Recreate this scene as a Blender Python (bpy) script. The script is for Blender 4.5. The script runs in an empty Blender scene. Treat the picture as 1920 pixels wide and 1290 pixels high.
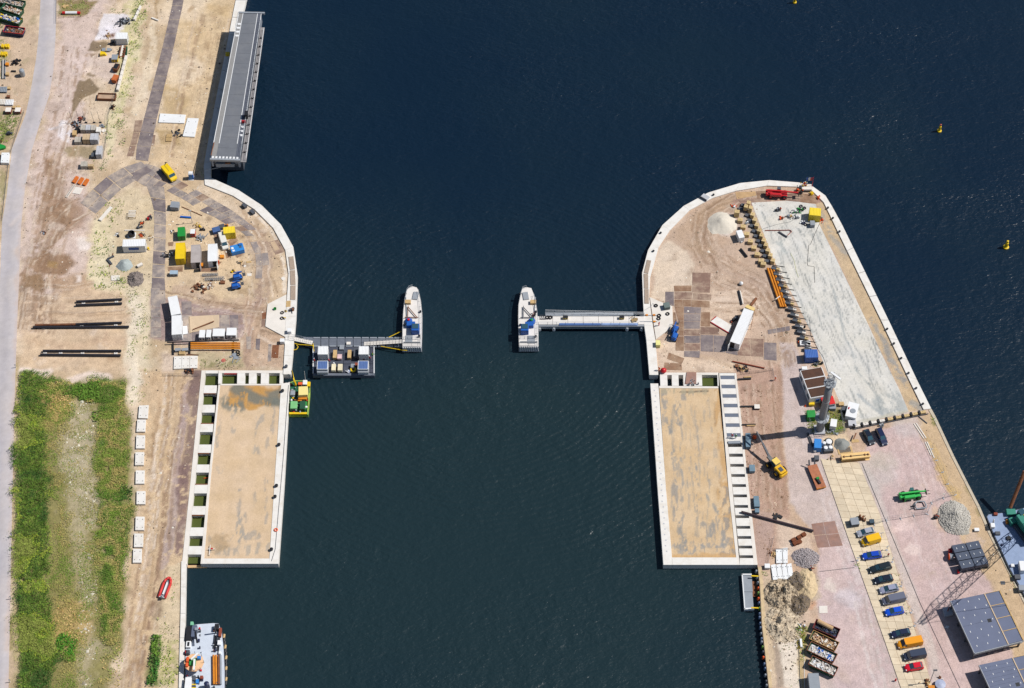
import bpy, bmesh, math, random
import numpy as np
from mathutils import Vector, Matrix
random.seed(7); RNG = np.random.default_rng(11)
scene = bpy.context.scene
C = scene.collection
# ------------------------------------------------------------------ camera
F, TH, DIST = 3733.0, math.radians(35.9), 504.0
CAM = Vector((0, -DIST*math.sin(TH), DIST*math.cos(TH)))
FW = Vector((0, math.sin(TH), -math.cos(TH))); UP = Vector((0, math.cos(TH), math.sin(TH)))
cd = bpy.data.cameras.new('camera'); cam = bpy.data.objects.new('camera', cd); C.objects.link(cam)
cam.location = CAM; cam.rotation_euler = (TH, 0, 0)
cd.sensor_width = 36.0; cd.lens = F*36.0/1920.0; cd.clip_start = 1.0; cd.clip_end = 6000.0
scene.camera = cam
# ------------------------------------------------------------------ sky and sun
SUN_EL, SUN_AZ = math.radians(52), math.radians(81.5)       # azimuth clockwise from +Y (north, up in the picture)
w = bpy.data.worlds.new('World'); scene.world = w; w.use_nodes = True
wn = w.node_tree.nodes; wn.clear()
sky = wn.new('ShaderNodeTexSky'); sky.sky_type = 'NISHITA'; sky.sun_disc = False
sky.sun_elevation = SUN_EL; sky.sun_rotation = SUN_AZ; sky.air_density = 1.0; sky.dust_density = 0.6
bg = wn.new('ShaderNodeBackground'); bg.inputs[1].default_value = 0.058
wo = wn.new('ShaderNodeOutputWorld')
w.node_tree.links.new(sky.outputs[0], bg.inputs[0]); w.node_tree.links.new(bg.outputs[0], wo.inputs[0])
sd = bpy.data.lights.new('sun', 'SUN'); sd.energy = 4.2; sd.angle = math.radians(0.53); sd.color = (1.0, 0.975, 0.93)
so = bpy.data.objects.new('sun', sd); C.objects.link(so)
sv = Vector((math.sin(SUN_AZ)*math.cos(SUN_EL), math.cos(SUN_AZ)*math.cos(SUN_EL), math.sin(SUN_EL)))
so.rotation_euler = sv.to_track_quat('Z', 'Y').to_euler(); so.location = (200, 0, 300)
vs = scene.view_settings; vs.view_transform = 'Standard'; vs.look = 'None'; vs.gamma = 1.0; vs.use_curve_mapping = False
vs.exposure = 0.36
KG = 1.45      # how bright a sunlit white comes out: photo colours are divided by it to get albedos
# ------------------------------------------------------------------ pixel <-> place
def P(px, py, z=0.0):
    d = FW + Vector(((px-960)/F, 0, 0)) - UP*((py-645)/F)
    t = (z-CAM.z)/d.z
    return CAM + d*t
def Z(ox, oy, s):
    return lambda *a: (ox+a[0]/s, oy+a[1]/s) if len(a) == 2 else [(ox+a[i]/s, oy+a[i+1]/s) for i in range(0, len(a), 2)]
A_=Z(0,0,6); B_=Z(240,0,6); C_=Z(0,200,6); D_=Z(240,200,6); E_=Z(180,370,6.45); F_=Z(360,370,6.45); G_=Z(0,400,6); H_=Z(240,540,6)
I_=Z(540,520,4.607); J_=Z(940,520,5.333); K_=Z(1200,320,5.375); L_=Z(1360,320,6.45); M_=Z(1200,500,5.375); N_=Z(1440,600,5.375)
O_=Z(1200,680,5.375); Q_=Z(1360,780,5.8625); R_=Z(1600,780,5.8625); S_=Z(1360,960,5.864); T_=Z(1580,960,5.376); U_=Z(1380,1080,6.143)
V_=Z(1640,1080,6.143); W_=Z(1200,880,6.142); X_=Z(220,1040,5.159); Y_=Z(320,680,5.864); AA_=Z(0,640,4.3); AB_=Z(0,940,3.685)
AC_=Z(320,880,5.8625); AG_=Z(330,1150,9.214); AH_=Z(1830,880,5.375)
def lin(c):
    c = c/255.0
    return c/12.92 if c <= 0.04045 else ((c+0.055)/1.055)**2.4
def col(r, g, b, k=None):
    k = k or KG
    return (min(lin(r)/k, .85), min(lin(g)/k, .85), min(lin(b)/k, .85))
# ------------------------------------------------------------------ materials
MATS = {}
def nodes_of(m):
    return m.node_tree.nodes, m.node_tree.links
def mat(name, rgb, rough=0.7, metal=0.0, var=0.12, scale=0.8, bump=0.0, rnd=0.0, grime=None, grime_amt=0.0, spec=0.4, gth=(.48, .68), gs=.45):
    if name in MATS: return MATS[name]
    m = bpy.data.materials.new(name); m.use_nodes = True; n, L = nodes_of(m)
    bs = n['Principled BSDF']; bs.inputs['Roughness'].default_value = rough; bs.inputs['Metallic'].default_value = metal
    bs.inputs['Specular IOR Level'].default_value = spec
    c = col(*rgb); geo = n.new('ShaderNodeNewGeometry')
    no = n.new('ShaderNodeTexNoise'); no.inputs['Scale'].default_value = scale; no.inputs['Detail'].default_value = 6; no.inputs['Roughness'].default_value = .62
    L.new(geo.outputs['Position'], no.inputs['Vector'])
    mr = n.new('ShaderNodeMapRange'); mr.inputs[1].default_value = .3; mr.inputs[2].default_value = .7
    mr.inputs[3].default_value = 1-var; mr.inputs[4].default_value = 1+var
    L.new(no.outputs['Fac'], mr.inputs[0])
    val = mr.outputs[0]
    if rnd:
        oi = n.new('ShaderNodeObjectInfo'); r2 = n.new('ShaderNodeMapRange'); r2.inputs[3].default_value = 1-rnd; r2.inputs[4].default_value = 1+rnd
        L.new(oi.outputs['Random'], r2.inputs[0]); mu = n.new('ShaderNodeMath'); mu.operation = 'MULTIPLY'
        L.new(val, mu.inputs[0]); L.new(r2.outputs[0], mu.inputs[1]); val = mu.outputs[0]
    vm = n.new('ShaderNodeVectorMath'); vm.operation = 'SCALE'; vm.inputs[0].default_value = c; L.new(val, vm.inputs['Scale'])
    out = vm.outputs[0]
    if grime:
        g2 = n.new('ShaderNodeTexNoise'); g2.inputs['Scale'].default_value = scale*gs; g2.inputs['Detail'].default_value = 8; g2.inputs['Roughness'].default_value = .7
        L.new(geo.outputs['Position'], g2.inputs['Vector'])
        gm = n.new('ShaderNodeMapRange'); gm.inputs[1].default_value = gth[0]; gm.inputs[2].default_value = gth[1]; gm.inputs[4].default_value = grime_amt
        L.new(g2.outputs['Fac'], gm.inputs[0])
        mx = n.new('ShaderNodeMix'); mx.data_type = 'RGBA'; L.new(gm.outputs[0], mx.inputs['Factor']); L.new(out, mx.inputs['A'])
        mx.inputs['B'].default_value = (*col(*grime), 1); out = mx.outputs['Result']
    L.new(out, bs.inputs['Base Color'])
    if bump:
        b = n.new('ShaderNodeBump'); b.inputs['Strength'].default_value = bump; b.inputs['Distance'].default_value = .1
        L.new(no.outputs['Fac'], b.inputs['Height']); L.new(b.outputs[0], bs.inputs['Normal'])
    MATS[name] = m
    return m
def sheet_mat(name, grain=.16, gscale=3.0, bump=.35, rough=.95, fine=14.0):
    """colour from the attribute 'Col' (what the ground itself is made of), grain and relief procedural"""
    m = bpy.data.materials.new(name); m.use_nodes = True; n, L = nodes_of(m); bs = n['Principled BSDF']
    bs.inputs['Roughness'].default_value = rough; bs.inputs['Specular IOR Level'].default_value = .15
    at = n.new('ShaderNodeAttribute'); at.attribute_name = 'Col'; geo = n.new('ShaderNodeNewGeometry')
    vals = []
    for sc, am in ((gscale, grain), (fine, grain*.8), (.8, grain*.6)):
        no = n.new('ShaderNodeTexNoise'); no.inputs['Scale'].default_value = sc; no.inputs['Detail'].default_value = 5; no.inputs['Roughness'].default_value = .65
        L.new(geo.outputs['Position'], no.inputs['Vector'])
        mr = n.new('ShaderNodeMapRange'); mr.inputs[1].default_value = .28; mr.inputs[2].default_value = .72; mr.inputs[3].default_value = 1-am; mr.inputs[4].default_value = 1+am
        L.new(no.outputs['Fac'], mr.inputs[0]); vals.append((no, mr))
    mu = n.new('ShaderNodeMath'); mu.operation = 'MULTIPLY'; L.new(vals[0][1].outputs[0], mu.inputs[0]); L.new(vals[1][1].outputs[0], mu.inputs[1])
    m2 = n.new('ShaderNodeMath'); m2.operation = 'MULTIPLY'; L.new(mu.outputs[0], m2.inputs[0]); L.new(vals[2][1].outputs[0], m2.inputs[1])
    vm = n.new('ShaderNodeVectorMath'); vm.operation = 'SCALE'; L.new(at.outputs['Color'], vm.inputs[0]); L.new(m2.outputs[0], vm.inputs['Scale'])
    L.new(vm.outputs[0], bs.inputs['Base Color'])
    b = n.new('ShaderNodeBump'); b.inputs['Strength'].default_value = bump; b.inputs['Distance'].default_value = .15
    L.new(vals[0][0].outputs['Fac'], b.inputs['Height']); L.new(b.outputs[0], bs.inputs['Normal'])
    return m
def glass_mat(name, rgb, rough=.06):
    m = bpy.data.materials.new(name); m.use_nodes = True; bs = m.node_tree.nodes['Principled BSDF']
    bs.inputs['Base Color'].default_value = (*col(*rgb), 1); bs.inputs['Roughness'].default_value = rough; bs.inputs['Specular IOR Level'].default_value = .8
    MATS[name] = m; return m
# ------------------------------------------------------------------ mesh builder
class MB:
    def __init__(s): s.v = []; s.f = []
    def add(s, vs_, fs):
        o = len(s.v); s.v += [tuple(v) for v in vs_]; s.f += [tuple(i+o for i in f) for f in fs]; return s
    def prism(s, poly, z0, z1, top=None):
        n = len(poly); a = 0
        for i in range(n): a += poly[i][0]*poly[(i+1) % n][1]-poly[(i+1) % n][0]*poly[i][1]
        if a < 0: poly = poly[::-1]; top = top[::-1] if top else None
        t = top or poly
        return s.add([(p[0], p[1], z0) for p in poly]+[(p[0], p[1], z1) for p in t],
              [tuple(range(n-1, -1, -1)), tuple(range(n, 2*n))]+[(i, (i+1) % n, n+(i+1) % n, n+i) for i in range(n)])
    def box(s, cx, cy, z0, sx, sy, sz, rz=0, tx=1, ty=1):
        c, sn = math.cos(rz), math.sin(rz)
        q = [(-1, -1), (1, -1), (1, 1), (-1, 1)]
        lo = [(cx+c*a*sx/2-sn*b*sy/2, cy+sn*a*sx/2+c*b*sy/2) for a, b in q]
        hi = [(cx+c*a*sx/2*tx-sn*b*sy/2*ty, cy+sn*a*sx/2*tx+c*b*sy/2*ty) for a, b in q]
        return s.prism(lo, z0, z0+sz, hi)
    def bbox(s, cx, cy, z0, sx, sy, sz, bv=.05, rz=0):
        """box with chamfered upright corners and top edge"""
        def ring(x, y, b): return [(-x+b, -y), (x-b, -y), (x, -y+b), (x, y-b), (x-b, y), (-x+b, y), (-x, y-b), (-x, -y+b)]
        c, sn = math.cos(rz), math.sin(rz)
        R = lambda r: [(cx+c*a-sn*b, cy+sn*a+c*b) for a, b in r]
        X, Y = sx/2, sy/2
        r0 = R(ring(X, Y, bv)); r2 = R(ring(X-bv*.7, Y-bv*.7, bv))
        vs_ = [(*p, z0) for p in r0]+[(*p, z0+sz-bv*.7) for p in r0]+[(*p, z0+sz) for p in r2]
        fs = [tuple(range(7, -1, -1)), tuple(range(16, 24))]
        for k in (0, 8): fs += [(k+i, k+(i+1) % 8, k+8+(i+1) % 8, k+8+i) for i in range(8)]
        return s.add(vs_, fs)
    def cyl(s, p0, p1, r, n=8, r1=None, cap=True):
        p0, p1 = Vector(p0), Vector(p1); r1 = r if r1 is None else r1
        d = (p1-p0).normalized(); u = d.orthogonal().normalized(); w_ = d.cross(u)
        vs_ = []
        for p, rr in ((p0, r), (p1, r1)):
            for i in range(n):
                a = 2*math.pi*i/n; vs_.append(p+(u*math.cos(a)+w_*math.sin(a))*rr)
        fs = [(i, (i+1) % n, n+(i+1) % n, n+i) for i in range(n)]
        if cap: fs += [tuple(range(n-1, -1, -1)), tuple(range(n, 2*n))]
        return s.add(vs_, fs)
    def tube(s, pts, r, n=6):
        for a, b in zip(pts[:-1], pts[1:]): s.cyl(a, b, r, n)
        return s
    def bar(s, p0, p1, w_, h):
        """rectangular bar, w_ sideways and h upright"""
        p0, p1 = Vector(p0), Vector(p1); d = (p1-p0).normalized()
        sd_ = d.cross(Vector((0, 0, 1))); sd_ = sd_.normalized() if sd_.length > 1e-4 else Vector((1, 0, 0)); u = sd_.cross(d)
        vs_ = [p+sd_*a*w_/2+u*b*h/2 for p in (p0, p1) for a, b in ((-1, -1), (1, -1), (1, 1), (-1, 1))]
        return s.add(vs_, [(0, 1, 5, 4), (1, 2, 6, 5), (2, 3, 7, 6), (3, 0, 4, 7), (3, 2, 1, 0), (4, 5, 6, 7)])
    def lathe(s, prof, n=12, c=(0, 0)):
        vs_ = [(c[0]+r*math.cos(2*math.pi*i/n), c[1]+r*math.sin(2*math.pi*i/n), z) for r, z in prof for i in range(n)]
        fs = []
        for k in range(len(prof)-1): fs += [(k*n+i, k*n+(i+1) % n, (k+1)*n+(i+1) % n, (k+1)*n+i) for i in range(n)]
        m = (len(prof)-1)*n
        fs += [tuple(range(n-1, -1, -1)), tuple(range(m, m+n))]
        return s.add(vs_, fs)
    def loft(s, secs, close=True):
        n = len(secs[0]); fs = []
        for k in range(len(secs)-1): fs += [(k*n+i, k*n+(i+1) % n, (k+1)*n+(i+1) % n, (k+1)*n+i) for i in range(n)]
        if close: m = (len(secs)-1)*n; fs += [tuple(range(n-1, -1, -1)), tuple(range(m, m+n))]
        return s.add([v for q in secs for v in q], fs)
    def wheel(s, x, y, r, w_, n=12):
        return s.cyl((x, y-w_/2, r), (x, y+w_/2, r), r, n)
    def mesh(s, name):
        me = bpy.data.meshes.new(name); me.from_pydata(s.v, [], s.f); me.update(); return me
    def build(s, name, m, parent=None, smooth=False, loc=None):
        me = s.mesh(name); me.materials.append(m)
        if smooth: me.polygons.foreach_set('use_smooth', [True]*len(me.polygons))
        o = bpy.data.objects.new(name, me); C.objects.link(o)
        if parent: o.parent = parent
        if loc: o.location = loc
        return o
def tag(o, label, cat, group=None, kind=None):
    if label: o['label'] = label
    if cat: o['category'] = cat
    if group: o['group'] = group
    if kind: o['kind'] = kind
    return o
def thing(name, label, cat, loc=(0, 0, 0), rz=0, group=None):
    o = bpy.data.objects.new(name, None); C.objects.link(o); o.empty_display_size = .5
    o.location = loc; o.rotation_euler = (0, 0, rz)
    return tag(o, label, cat, group)
def dup(root, label, loc, rz, group=None):
    def cp(o, par):
        c = o.copy(); C.objects.link(c); c.parent = par
        for ch in o.children: cp(ch, c)
        return c
    r = cp(root, None); r.location = loc; r.rotation_euler = (0, 0, rz); r['label'] = label
    if group: r['group'] = group
    return r
def spine(c1, c2, z=0.0):
    """two picture points at height z -> base point, yaw, length"""
    a, b = P(*c1, z), P(*c2, z); m_ = (a+b)/2
    return (m_.x, m_.y, 0.0), math.atan2(b.y-a.y, b.x-a.x), (b-a).length
def at(p, z=0.0, base=0.0):
    q = P(*p, z); return (q.x, q.y, base)
def pw(pts, z=0.0): return [P(x, y, z).xy[:] for x, y in pts]
ORD = ['first', 'second', 'third', 'fourth', 'fifth', 'sixth', 'seventh', 'eighth', 'ninth', 'tenth', 'eleventh', 'twelfth', 'thirteenth', 'fourteenth', 'fifteenth', 'sixteenth', 'seventeenth', 'eighteenth', 'nineteenth', 'twentieth']
# ------------------------------------------------------------------ noise and painted sheets
def vnoise(x, y, seed):
    xi = np.floor(x).astype(np.int64); yi = np.floor(y).astype(np.int64); xf = x-xi; yf = y-yi
    def h(a, b):
        k = (a*374761393+b*668265263+seed*974634777) & 0x7fffffff
        k = ((k ^ (k >> 13))*1274126177) & 0x7fffffff
        return ((k ^ (k >> 16)) & 0xffff)/65535.0
    u = xf*xf*(3-2*xf); v = yf*yf*(3-2*yf)
    return (h(xi, yi)*(1-u)+h(xi+1, yi)*u)*(1-v)+(h(xi, yi+1)*(1-u)+h(xi+1, yi+1)*u)*v
def fbm(x, y, size, seed=0, octv=4):
    t = 0; a = .5; n_ = 0
    for k in range(octv):
        t = t+a*vnoise(x/size*2**k, y/size*2**k, seed+k*17); n_ += a; a *= .55
    return t/n_
def inside(x, y, poly):
    r = np.zeros(x.shape, bool); n = len(poly)
    for i in range(n):
        x1, y1 = poly[i]; x2, y2 = poly[(i+1) % n]
        if y1 == y2: continue
        c = ((y1 > y) != (y2 > y)) & (x < (x2-x1)*(y-y1)/(y2-y1)+x1); r ^= c
    return r
def segdist(x, y, pts, closed):
    d = np.full(x.shape, 1e9); bx = np.zeros(x.shape); by = np.zeros(x.shape); n = len(pts)
    for i in range(n if closed else n-1):
        x1, y1 = pts[i]; x2, y2 = pts[(i+1) % n]; dx, dy = x2-x1, y2-y1; l2 = dx*dx+dy*dy+1e-9
        t = np.clip(((x-x1)*dx+(y-y1)*dy)/l2, 0, 1); qx = x1+t*dx; qy = y1+t*dy
        e = np.hypot(x-qx, y-qy); k = e < d; d = np.where(k, e, d); bx = np.where(k, qx, bx); by = np.where(k, qy, by)
    return d, bx, by
def sstep(a, b, t):
    t = np.clip((t-a)/(b-a), 0, 1); return t*t*(3-2*t)
def pl(pts, rgb, a=1., s=1., w_=1., b=0.): return ('p', pts, rgb, a, s, w_, b, 0)
def ln(pts, wd, rgb, a=.6, s=.5, w_=.6, b=.3): return ('l', pts, rgb, a, s, w_, b, wd)
def sp(c, r, rgb, a=.7, s=None, w_=1.5, b=0.): return ('l', [c, (c[0]+.5, c[1])], rgb, a, s or r*.6, w_, b, r*2)
def tracks(pts, n, spread, rgbs, wd=.35, a=.4, seed=1, b=.4):
    rs = random.Random(seed); out = []
    for k in range(n):
        o = rs.uniform(-spread, spread); o2 = o+rs.uniform(-spread, spread)*.35; i0 = rs.randrange(0, max(1, len(pts)-1)); sub = pts[i0:i0+rs.randint(2, 4)] if len(pts) > 3 else pts
        if len(sub) < 2: sub = pts
        q = []
        for i, p in enumerate(sub):
            e = sub[min(i+1, len(sub)-1)]; f = sub[max(i-1, 0)]; dx, dy = e[0]-f[0], e[1]-f[1]; l = math.hypot(dx, dy)+1e-6; w_ = o+(o2-o)*i/len(sub)
            q.append((p[0]-dy/l*w_, p[1]+dx/l*w_))
        out.append(('l', q, rs.choice(rgbs), min(.9, a*rs.uniform(.7, 1.6)), .35, .5, b, wd*rs.uniform(.5, 1.6)))
    return out
def pip(p, poly):
    r = False
    for (x1, y1), (x2, y2) in zip(poly, poly[1:]+poly[:1]):
        if (y1 > p[1]) != (y2 > p[1]) and p[0] < (x2-x1)*(p[1]-y1)/(y2-y1)+x1: r = not r
    return r
def stains(poly, n, rgbs, seed, r=(.4, 2.4), a=(.12, .42)):
    rs = random.Random(seed); xs = [p[0] for p in poly]; ys = [p[1] for p in poly]; out = []
    while len(out) < n:
        p = (rs.uniform(min(xs), max(xs)), rs.uniform(min(ys), max(ys)))
        if pip(p, poly):
            q = rs.uniform(*r)*rs.random(); l = rs.uniform(0, 6); e = rs.uniform(0, 3.14)
            out.append(('l', [p, (p[0]+l*math.cos(e), p[1]+l*math.sin(e))], rs.choice(rgbs), rs.uniform(*a), .5+q*.4, .8+q*.6, rs.choice([0, .42, .5]), q*2))
    return out
def painted(name, outline, z, step, base, ops, m, base2=None, bsize=9., bamt=.5, hgt=None, world=False, brk=(1.2, 0, 1), fine=.1):
    poly = outline if world else pw(outline, z)
    xs = [p[0] for p in poly]; ys = [p[1] for p in poly]
    x0, y0 = min(xs)-step, min(ys)-step; nx = int((max(xs)-x0)/step)+3; ny = int((max(ys)-y0)/step)+3
    gx, gy = np.meshgrid(x0+np.arange(nx)*step, y0+np.arange(ny)*step)
    ins = inside(gx, gy, poly)
    cell = ins[:-1, :-1] | ins[1:, :-1] | ins[:-1, 1:] | ins[1:, 1:]
    used = np.zeros_like(ins); used[:-1, :-1] |= cell; used[1:, :-1] |= cell; used[:-1, 1:] |= cell; used[1:, 1:] |= cell
    out = used & ~ins
    if out.any():
        _, bx, by = segdist(gx[out], gy[out], poly, True); gx[out] = bx; gy[out] = by
    n1 = fbm(gx, gy, 5, 3); n2 = fbm(gx, gy, 5, 41); n3 = fbm(gx, gy, 1.3, 77, 3); nb = fbm(gx, gy, bsize, 5, 5); ca, sa = math.cos(brk[1]), math.sin(brk[1])
    nk = fbm((gx*ca+gy*sa)/brk[2], -gx*sa+gy*ca, brk[0], 99, 5)
    c1 = np.array(col(*base)); c2 = np.array(col(*(base2 or base)))
    t = sstep(.5-.28/max(bamt, .01)*.5, .5+.28/max(bamt, .01)*.5, nb)[..., None]
    cl = c1*(1-t)+c2*t
    wx = (n1-.5)*2; wy = (n2-.5)*2; wf = (n3-.5)*.8
    for k, pts, rgb, a, s, w_, b, wd in ops:
        q = pw(pts, z) if not world else pts
        mg = s+w_+wd/2+1
        ix0 = max(int((min(p[0] for p in q)-mg-x0)/step), 0); ix1 = min(int((max(p[0] for p in q)+mg-x0)/step)+2, nx)
        iy0 = max(int((min(p[1] for p in q)-mg-y0)/step), 0); iy1 = min(int((max(p[1] for p in q)+mg-y0)/step)+2, ny)
        if ix1 <= ix0 or iy1 <= iy0: continue
        sl = (slice(iy0, iy1), slice(ix0, ix1))
        x = gx[sl]+(wx[sl]*1.4+wf[sl])*w_; y = gy[sl]+(wy[sl]*1.4+wf[sl])*w_
        if k == 'p':
            d, _, _ = segdist(x, y, q, True); d = np.where(inside(x, y, q), -d, d)
        else:
            d, _, _ = segdist(x, y, q, False); d = d-wd/2
        f = a*sstep(s/2+1e-3, -s/2-1e-3, d) if True else 0
        f = a*(1-sstep(-s/2-1e-3, s/2+1e-3, d))
        if b: f = f*sstep(b-.05, b+.09, nk[sl])
        f = f[..., None]; cl[sl] = cl[sl]*(1-f)+np.array(col(*rgb))*f
    ff = (fbm((gx*ca+gy*sa)/brk[2], -gx*sa+gy*ca, 1.1, 123, 4)-.5)*2+(fbm(gx, gy, 3.5, 140, 3)-.5)*1.2
    if m.name != 'paving': cl = cl*np.array([.955, .925, .985])
    cl = cl*(1+fine*ff)[..., None]*np.stack([1+.02*wx, np.ones_like(wx), 1-.05*wx], 2)
    idx = np.full(used.shape, -1, np.int64); idx[used] = np.arange(used.sum())
    zz = np.full(used.shape, z) if hgt is None else z+hgt(gx, gy)
    V = np.stack([gx[used], gy[used], zz[used]], 1)
    Q = np.stack([idx[:-1, :-1][cell], idx[:-1, 1:][cell], idx[1:, 1:][cell], idx[1:, :-1][cell]], 1)
    return fast(name, V, Q, m, cl[used])
def fast(name, V, Q, m, colr=None, smooth=False):
    me = bpy.data.meshes.new(name); k = Q.shape[1]
    me.vertices.add(len(V)); me.vertices.foreach_set('co', np.asarray(V, np.float32).ravel())
    me.loops.add(Q.size); me.loops.foreach_set('vertex_index', Q.astype(np.int32).ravel())
    me.polygons.add(len(Q)); me.polygons.foreach_set('loop_start', np.arange(0, Q.size, k, dtype=np.int32))
    me.polygons.foreach_set('loop_total', np.full(len(Q), k, np.int32))
    if smooth: me.polygons.foreach_set('use_smooth', np.ones(len(Q), bool))
    me.update(calc_edges=True)
    if colr is not None:
        ca = me.color_attributes.new('Col', 'FLOAT_COLOR', 'POINT')
        ca.data.foreach_set('color', np.concatenate([colr, np.ones((len(V), 1))], 1).astype(np.float32).ravel())
    me.materials.append(m); o = bpy.data.objects.new(name, me); C.objects.link(o); return o
# ================================================================== SETTING
M_CONC = mat('pale_concrete', (240, 232, 222), .85, var=.05, scale=.5, grime=(214, 200, 180), grime_amt=.35)
M_CONC2 = mat('white_concrete', (242, 237, 230), .85, var=.05, scale=1.0, grime=(212, 198, 178), grime_amt=.45)
M_CONCW = mat('grey_concrete', (200, 200, 205), .9, var=.08, scale=.8, grime=(140, 135, 125), grime_amt=.4)
M_DARK = mat('dark_rubber', (28, 28, 32), .8)
M_STEEL = mat('galvanised_steel', (175, 180, 186), .5, .3, var=.1)
M_RUST = mat('rusty_steel', (138, 88, 58), .85, var=.3, scale=1.5, grime=(84, 52, 40), grime_amt=.6)
M_WHITE = mat('white_paint', (246, 246, 246), .5, var=.03, grime=(214, 208, 200), grime_amt=.2)
M_BLACK = mat('black_paint', (34, 35, 40), .5, var=.2)
M_YELLOW = mat('yellow_paint', (248, 208, 20), .5, var=.06, grime=(190, 150, 30), grime_amt=.25)
M_ORANGE = mat('orange_paint', (226, 140, 26), .6, var=.12, grime=(160, 90, 30), grime_amt=.35)
M_RED = mat('red_paint', (205, 30, 38), .45, var=.08)
M_BLUE = mat('blue_paint', (28, 100, 190), .5, var=.08)
M_GREEN = mat('green_paint', (30, 150, 60), .5, var=.08)
M_GREY = mat('grey_paint', (150, 156, 164), .6, var=.08)
M_DGREY = mat('dark_grey_paint', (82, 86, 94), .6, var=.12)
M_WOOD = mat('timber', (206, 172, 120), .8, var=.18, scale=2)
M_GLASS = glass_mat('dark_glass', (58, 92, 106))  # teal holds the sky's reflection, mixed into the base colour
M_TYRE = mat('tyre_rubber', (30, 30, 32), .9)
# ---- water
def water_mat(name, c1, c2, wave=1.0, spec=.5):
    m = bpy.data.materials.new(name); m.use_nodes = True; n, L = nodes_of(m); bs = n['Principled BSDF']
    bs.inputs['Roughness'].default_value = .29; bs.inputs['IOR'].default_value = 1.333; bs.inputs['Specular IOR Level'].default_value = spec
    geo = n.new('ShaderNodeNewGeometry')
    big = n.new('ShaderNodeTexNoise'); big.inputs['Scale'].default_value = .011; big.inputs['Detail'].default_value = 4
    L.new(geo.outputs['Position'], big.inputs['Vector'])
    # channel silt and the gradient of reflected sky, both put into the base colour
    vd = n.new('ShaderNodeVectorMath'); vd.operation = 'DISTANCE'; q = P(880, 1100, -1.7); vd.inputs[1].default_value = (q.x, q.y, -1.7); L.new(geo.outputs['Position'], vd.inputs[0])
    sd_ = n.new('ShaderNodeMapRange'); sd_.interpolation_type = 'SMOOTHSTEP'; sd_.inputs[1].default_value = 20; sd_.inputs[2].default_value = 150; sd_.inputs[3].default_value = .55; sd_.inputs[4].default_value = -.25; L.new(vd.outputs['Value'], sd_.inputs[0])
    sm = n.new('ShaderNodeMath'); L.new(big.outputs['Fac'], sm.inputs[0]); L.new(sd_.outputs[0], sm.inputs[1])
    cr = n.new('ShaderNodeMapRange'); cr.inputs[1].default_value = .2; cr.inputs[2].default_value = 1.0; L.new(sm.outputs[0], cr.inputs[0])
    mx = n.new('ShaderNodeMix'); mx.data_type = 'RGBA'; mx.inputs['A'].default_value = (*c1, 1); mx.inputs['B'].default_value = (*c2, 1)
    L.new(cr.outputs[0], mx.inputs['Factor']); L.new(mx.outputs['Result'], bs.inputs['Base Color'])
    mp = n.new('ShaderNodeMapping'); mp.inputs['Rotation'].default_value = (0, 0, .5); mp.inputs['Scale'].default_value = (.55, 1, 1); L.new(geo.outputs['Position'], mp.inputs['Vector'])
    hs = None
    for vec, sc, am in ((mp.outputs[0], .75, .5), (mp.outputs[0], 1.7, .32), (geo.outputs['Position'], .22, .7)):
        no = n.new('ShaderNodeTexNoise'); no.inputs['Scale'].default_value = sc; no.inputs['Detail'].default_value = 3; no.inputs['Distortion'].default_value = .4
        L.new(vec, no.inputs['Vector'])
        mu = n.new('ShaderNodeMath'); mu.operation = 'MULTIPLY'; mu.inputs[1].default_value = am*wave; L.new(no.outputs['Fac'], mu.inputs[0])
        if hs is None: hs = mu.outputs[0]
        else:
            ad = n.new('ShaderNodeMath'); L.new(hs, ad.inputs[0]); L.new(mu.outputs[0], ad.inputs[1]); hs = ad.outputs[0]
    if wave > .5:
        # rings of swell spreading from the gap between the two piers
        rp = n.new('ShaderNodeMapping'); q = P(900, 640, -1.7); rp.inputs['Location'].default_value = (-q.x, -q.y, 0); L.new(geo.outputs['Position'], rp.inputs['Vector'])
        wv = n.new('ShaderNodeTexWave'); wv.wave_type = 'RINGS'; wv.rings_direction = 'Z'; wv.inputs['Scale'].default_value = .2
        wv.inputs['Distortion'].default_value = 7.; wv.inputs['Detail'].default_value = 2.5; wv.inputs['Detail Scale'].default_value = .35
        L.new(rp.outputs[0], wv.inputs['Vector'])
        ln_ = n.new('ShaderNodeVectorMath'); ln_.operation = 'LENGTH'; L.new(rp.outputs[0], ln_.inputs[0])
        fa = n.new('ShaderNodeMapRange'); fa.interpolation_type = 'SMOOTHSTEP'; fa.inputs[1].default_value = 18; fa.inputs[2].default_value = 42; fa.inputs[3].default_value = .0; fa.inputs[4].default_value = .1
        L.new(ln_.outputs['Value'], fa.inputs[0]); f2 = n.new('ShaderNodeMapRange'); f2.interpolation_type = 'SMOOTHSTEP'; f2.inputs[1].default_value = 50; f2.inputs[2].default_value = 95; f2.inputs[3].default_value = 1; f2.inputs[4].default_value = .0
        L.new(ln_.outputs['Value'], f2.inputs[0]); f3 = n.new('ShaderNodeMath'); f3.operation = 'MULTIPLY'; L.new(fa.outputs[0], f3.inputs[0]); L.new(f2.outputs[0], f3.inputs[1]); fa = f3
        mu = n.new('ShaderNodeMath'); mu.operation = 'MULTIPLY'; L.new(wv.outputs['Fac'], mu.inputs[0]); L.new(fa.outputs[0], mu.inputs[1])
        ad = n.new('ShaderNodeMath'); L.new(hs, ad.inputs[0]); L.new(mu.outputs[0], ad.inputs[1]); hs = ad.outputs[0]
    gu = n.new('ShaderNodeTexNoise'); gu.inputs['Scale'].default_value = .03; gu.inputs['Detail'].default_value = 3; L.new(mp.outputs[0], gu.inputs['Vector'])
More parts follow.
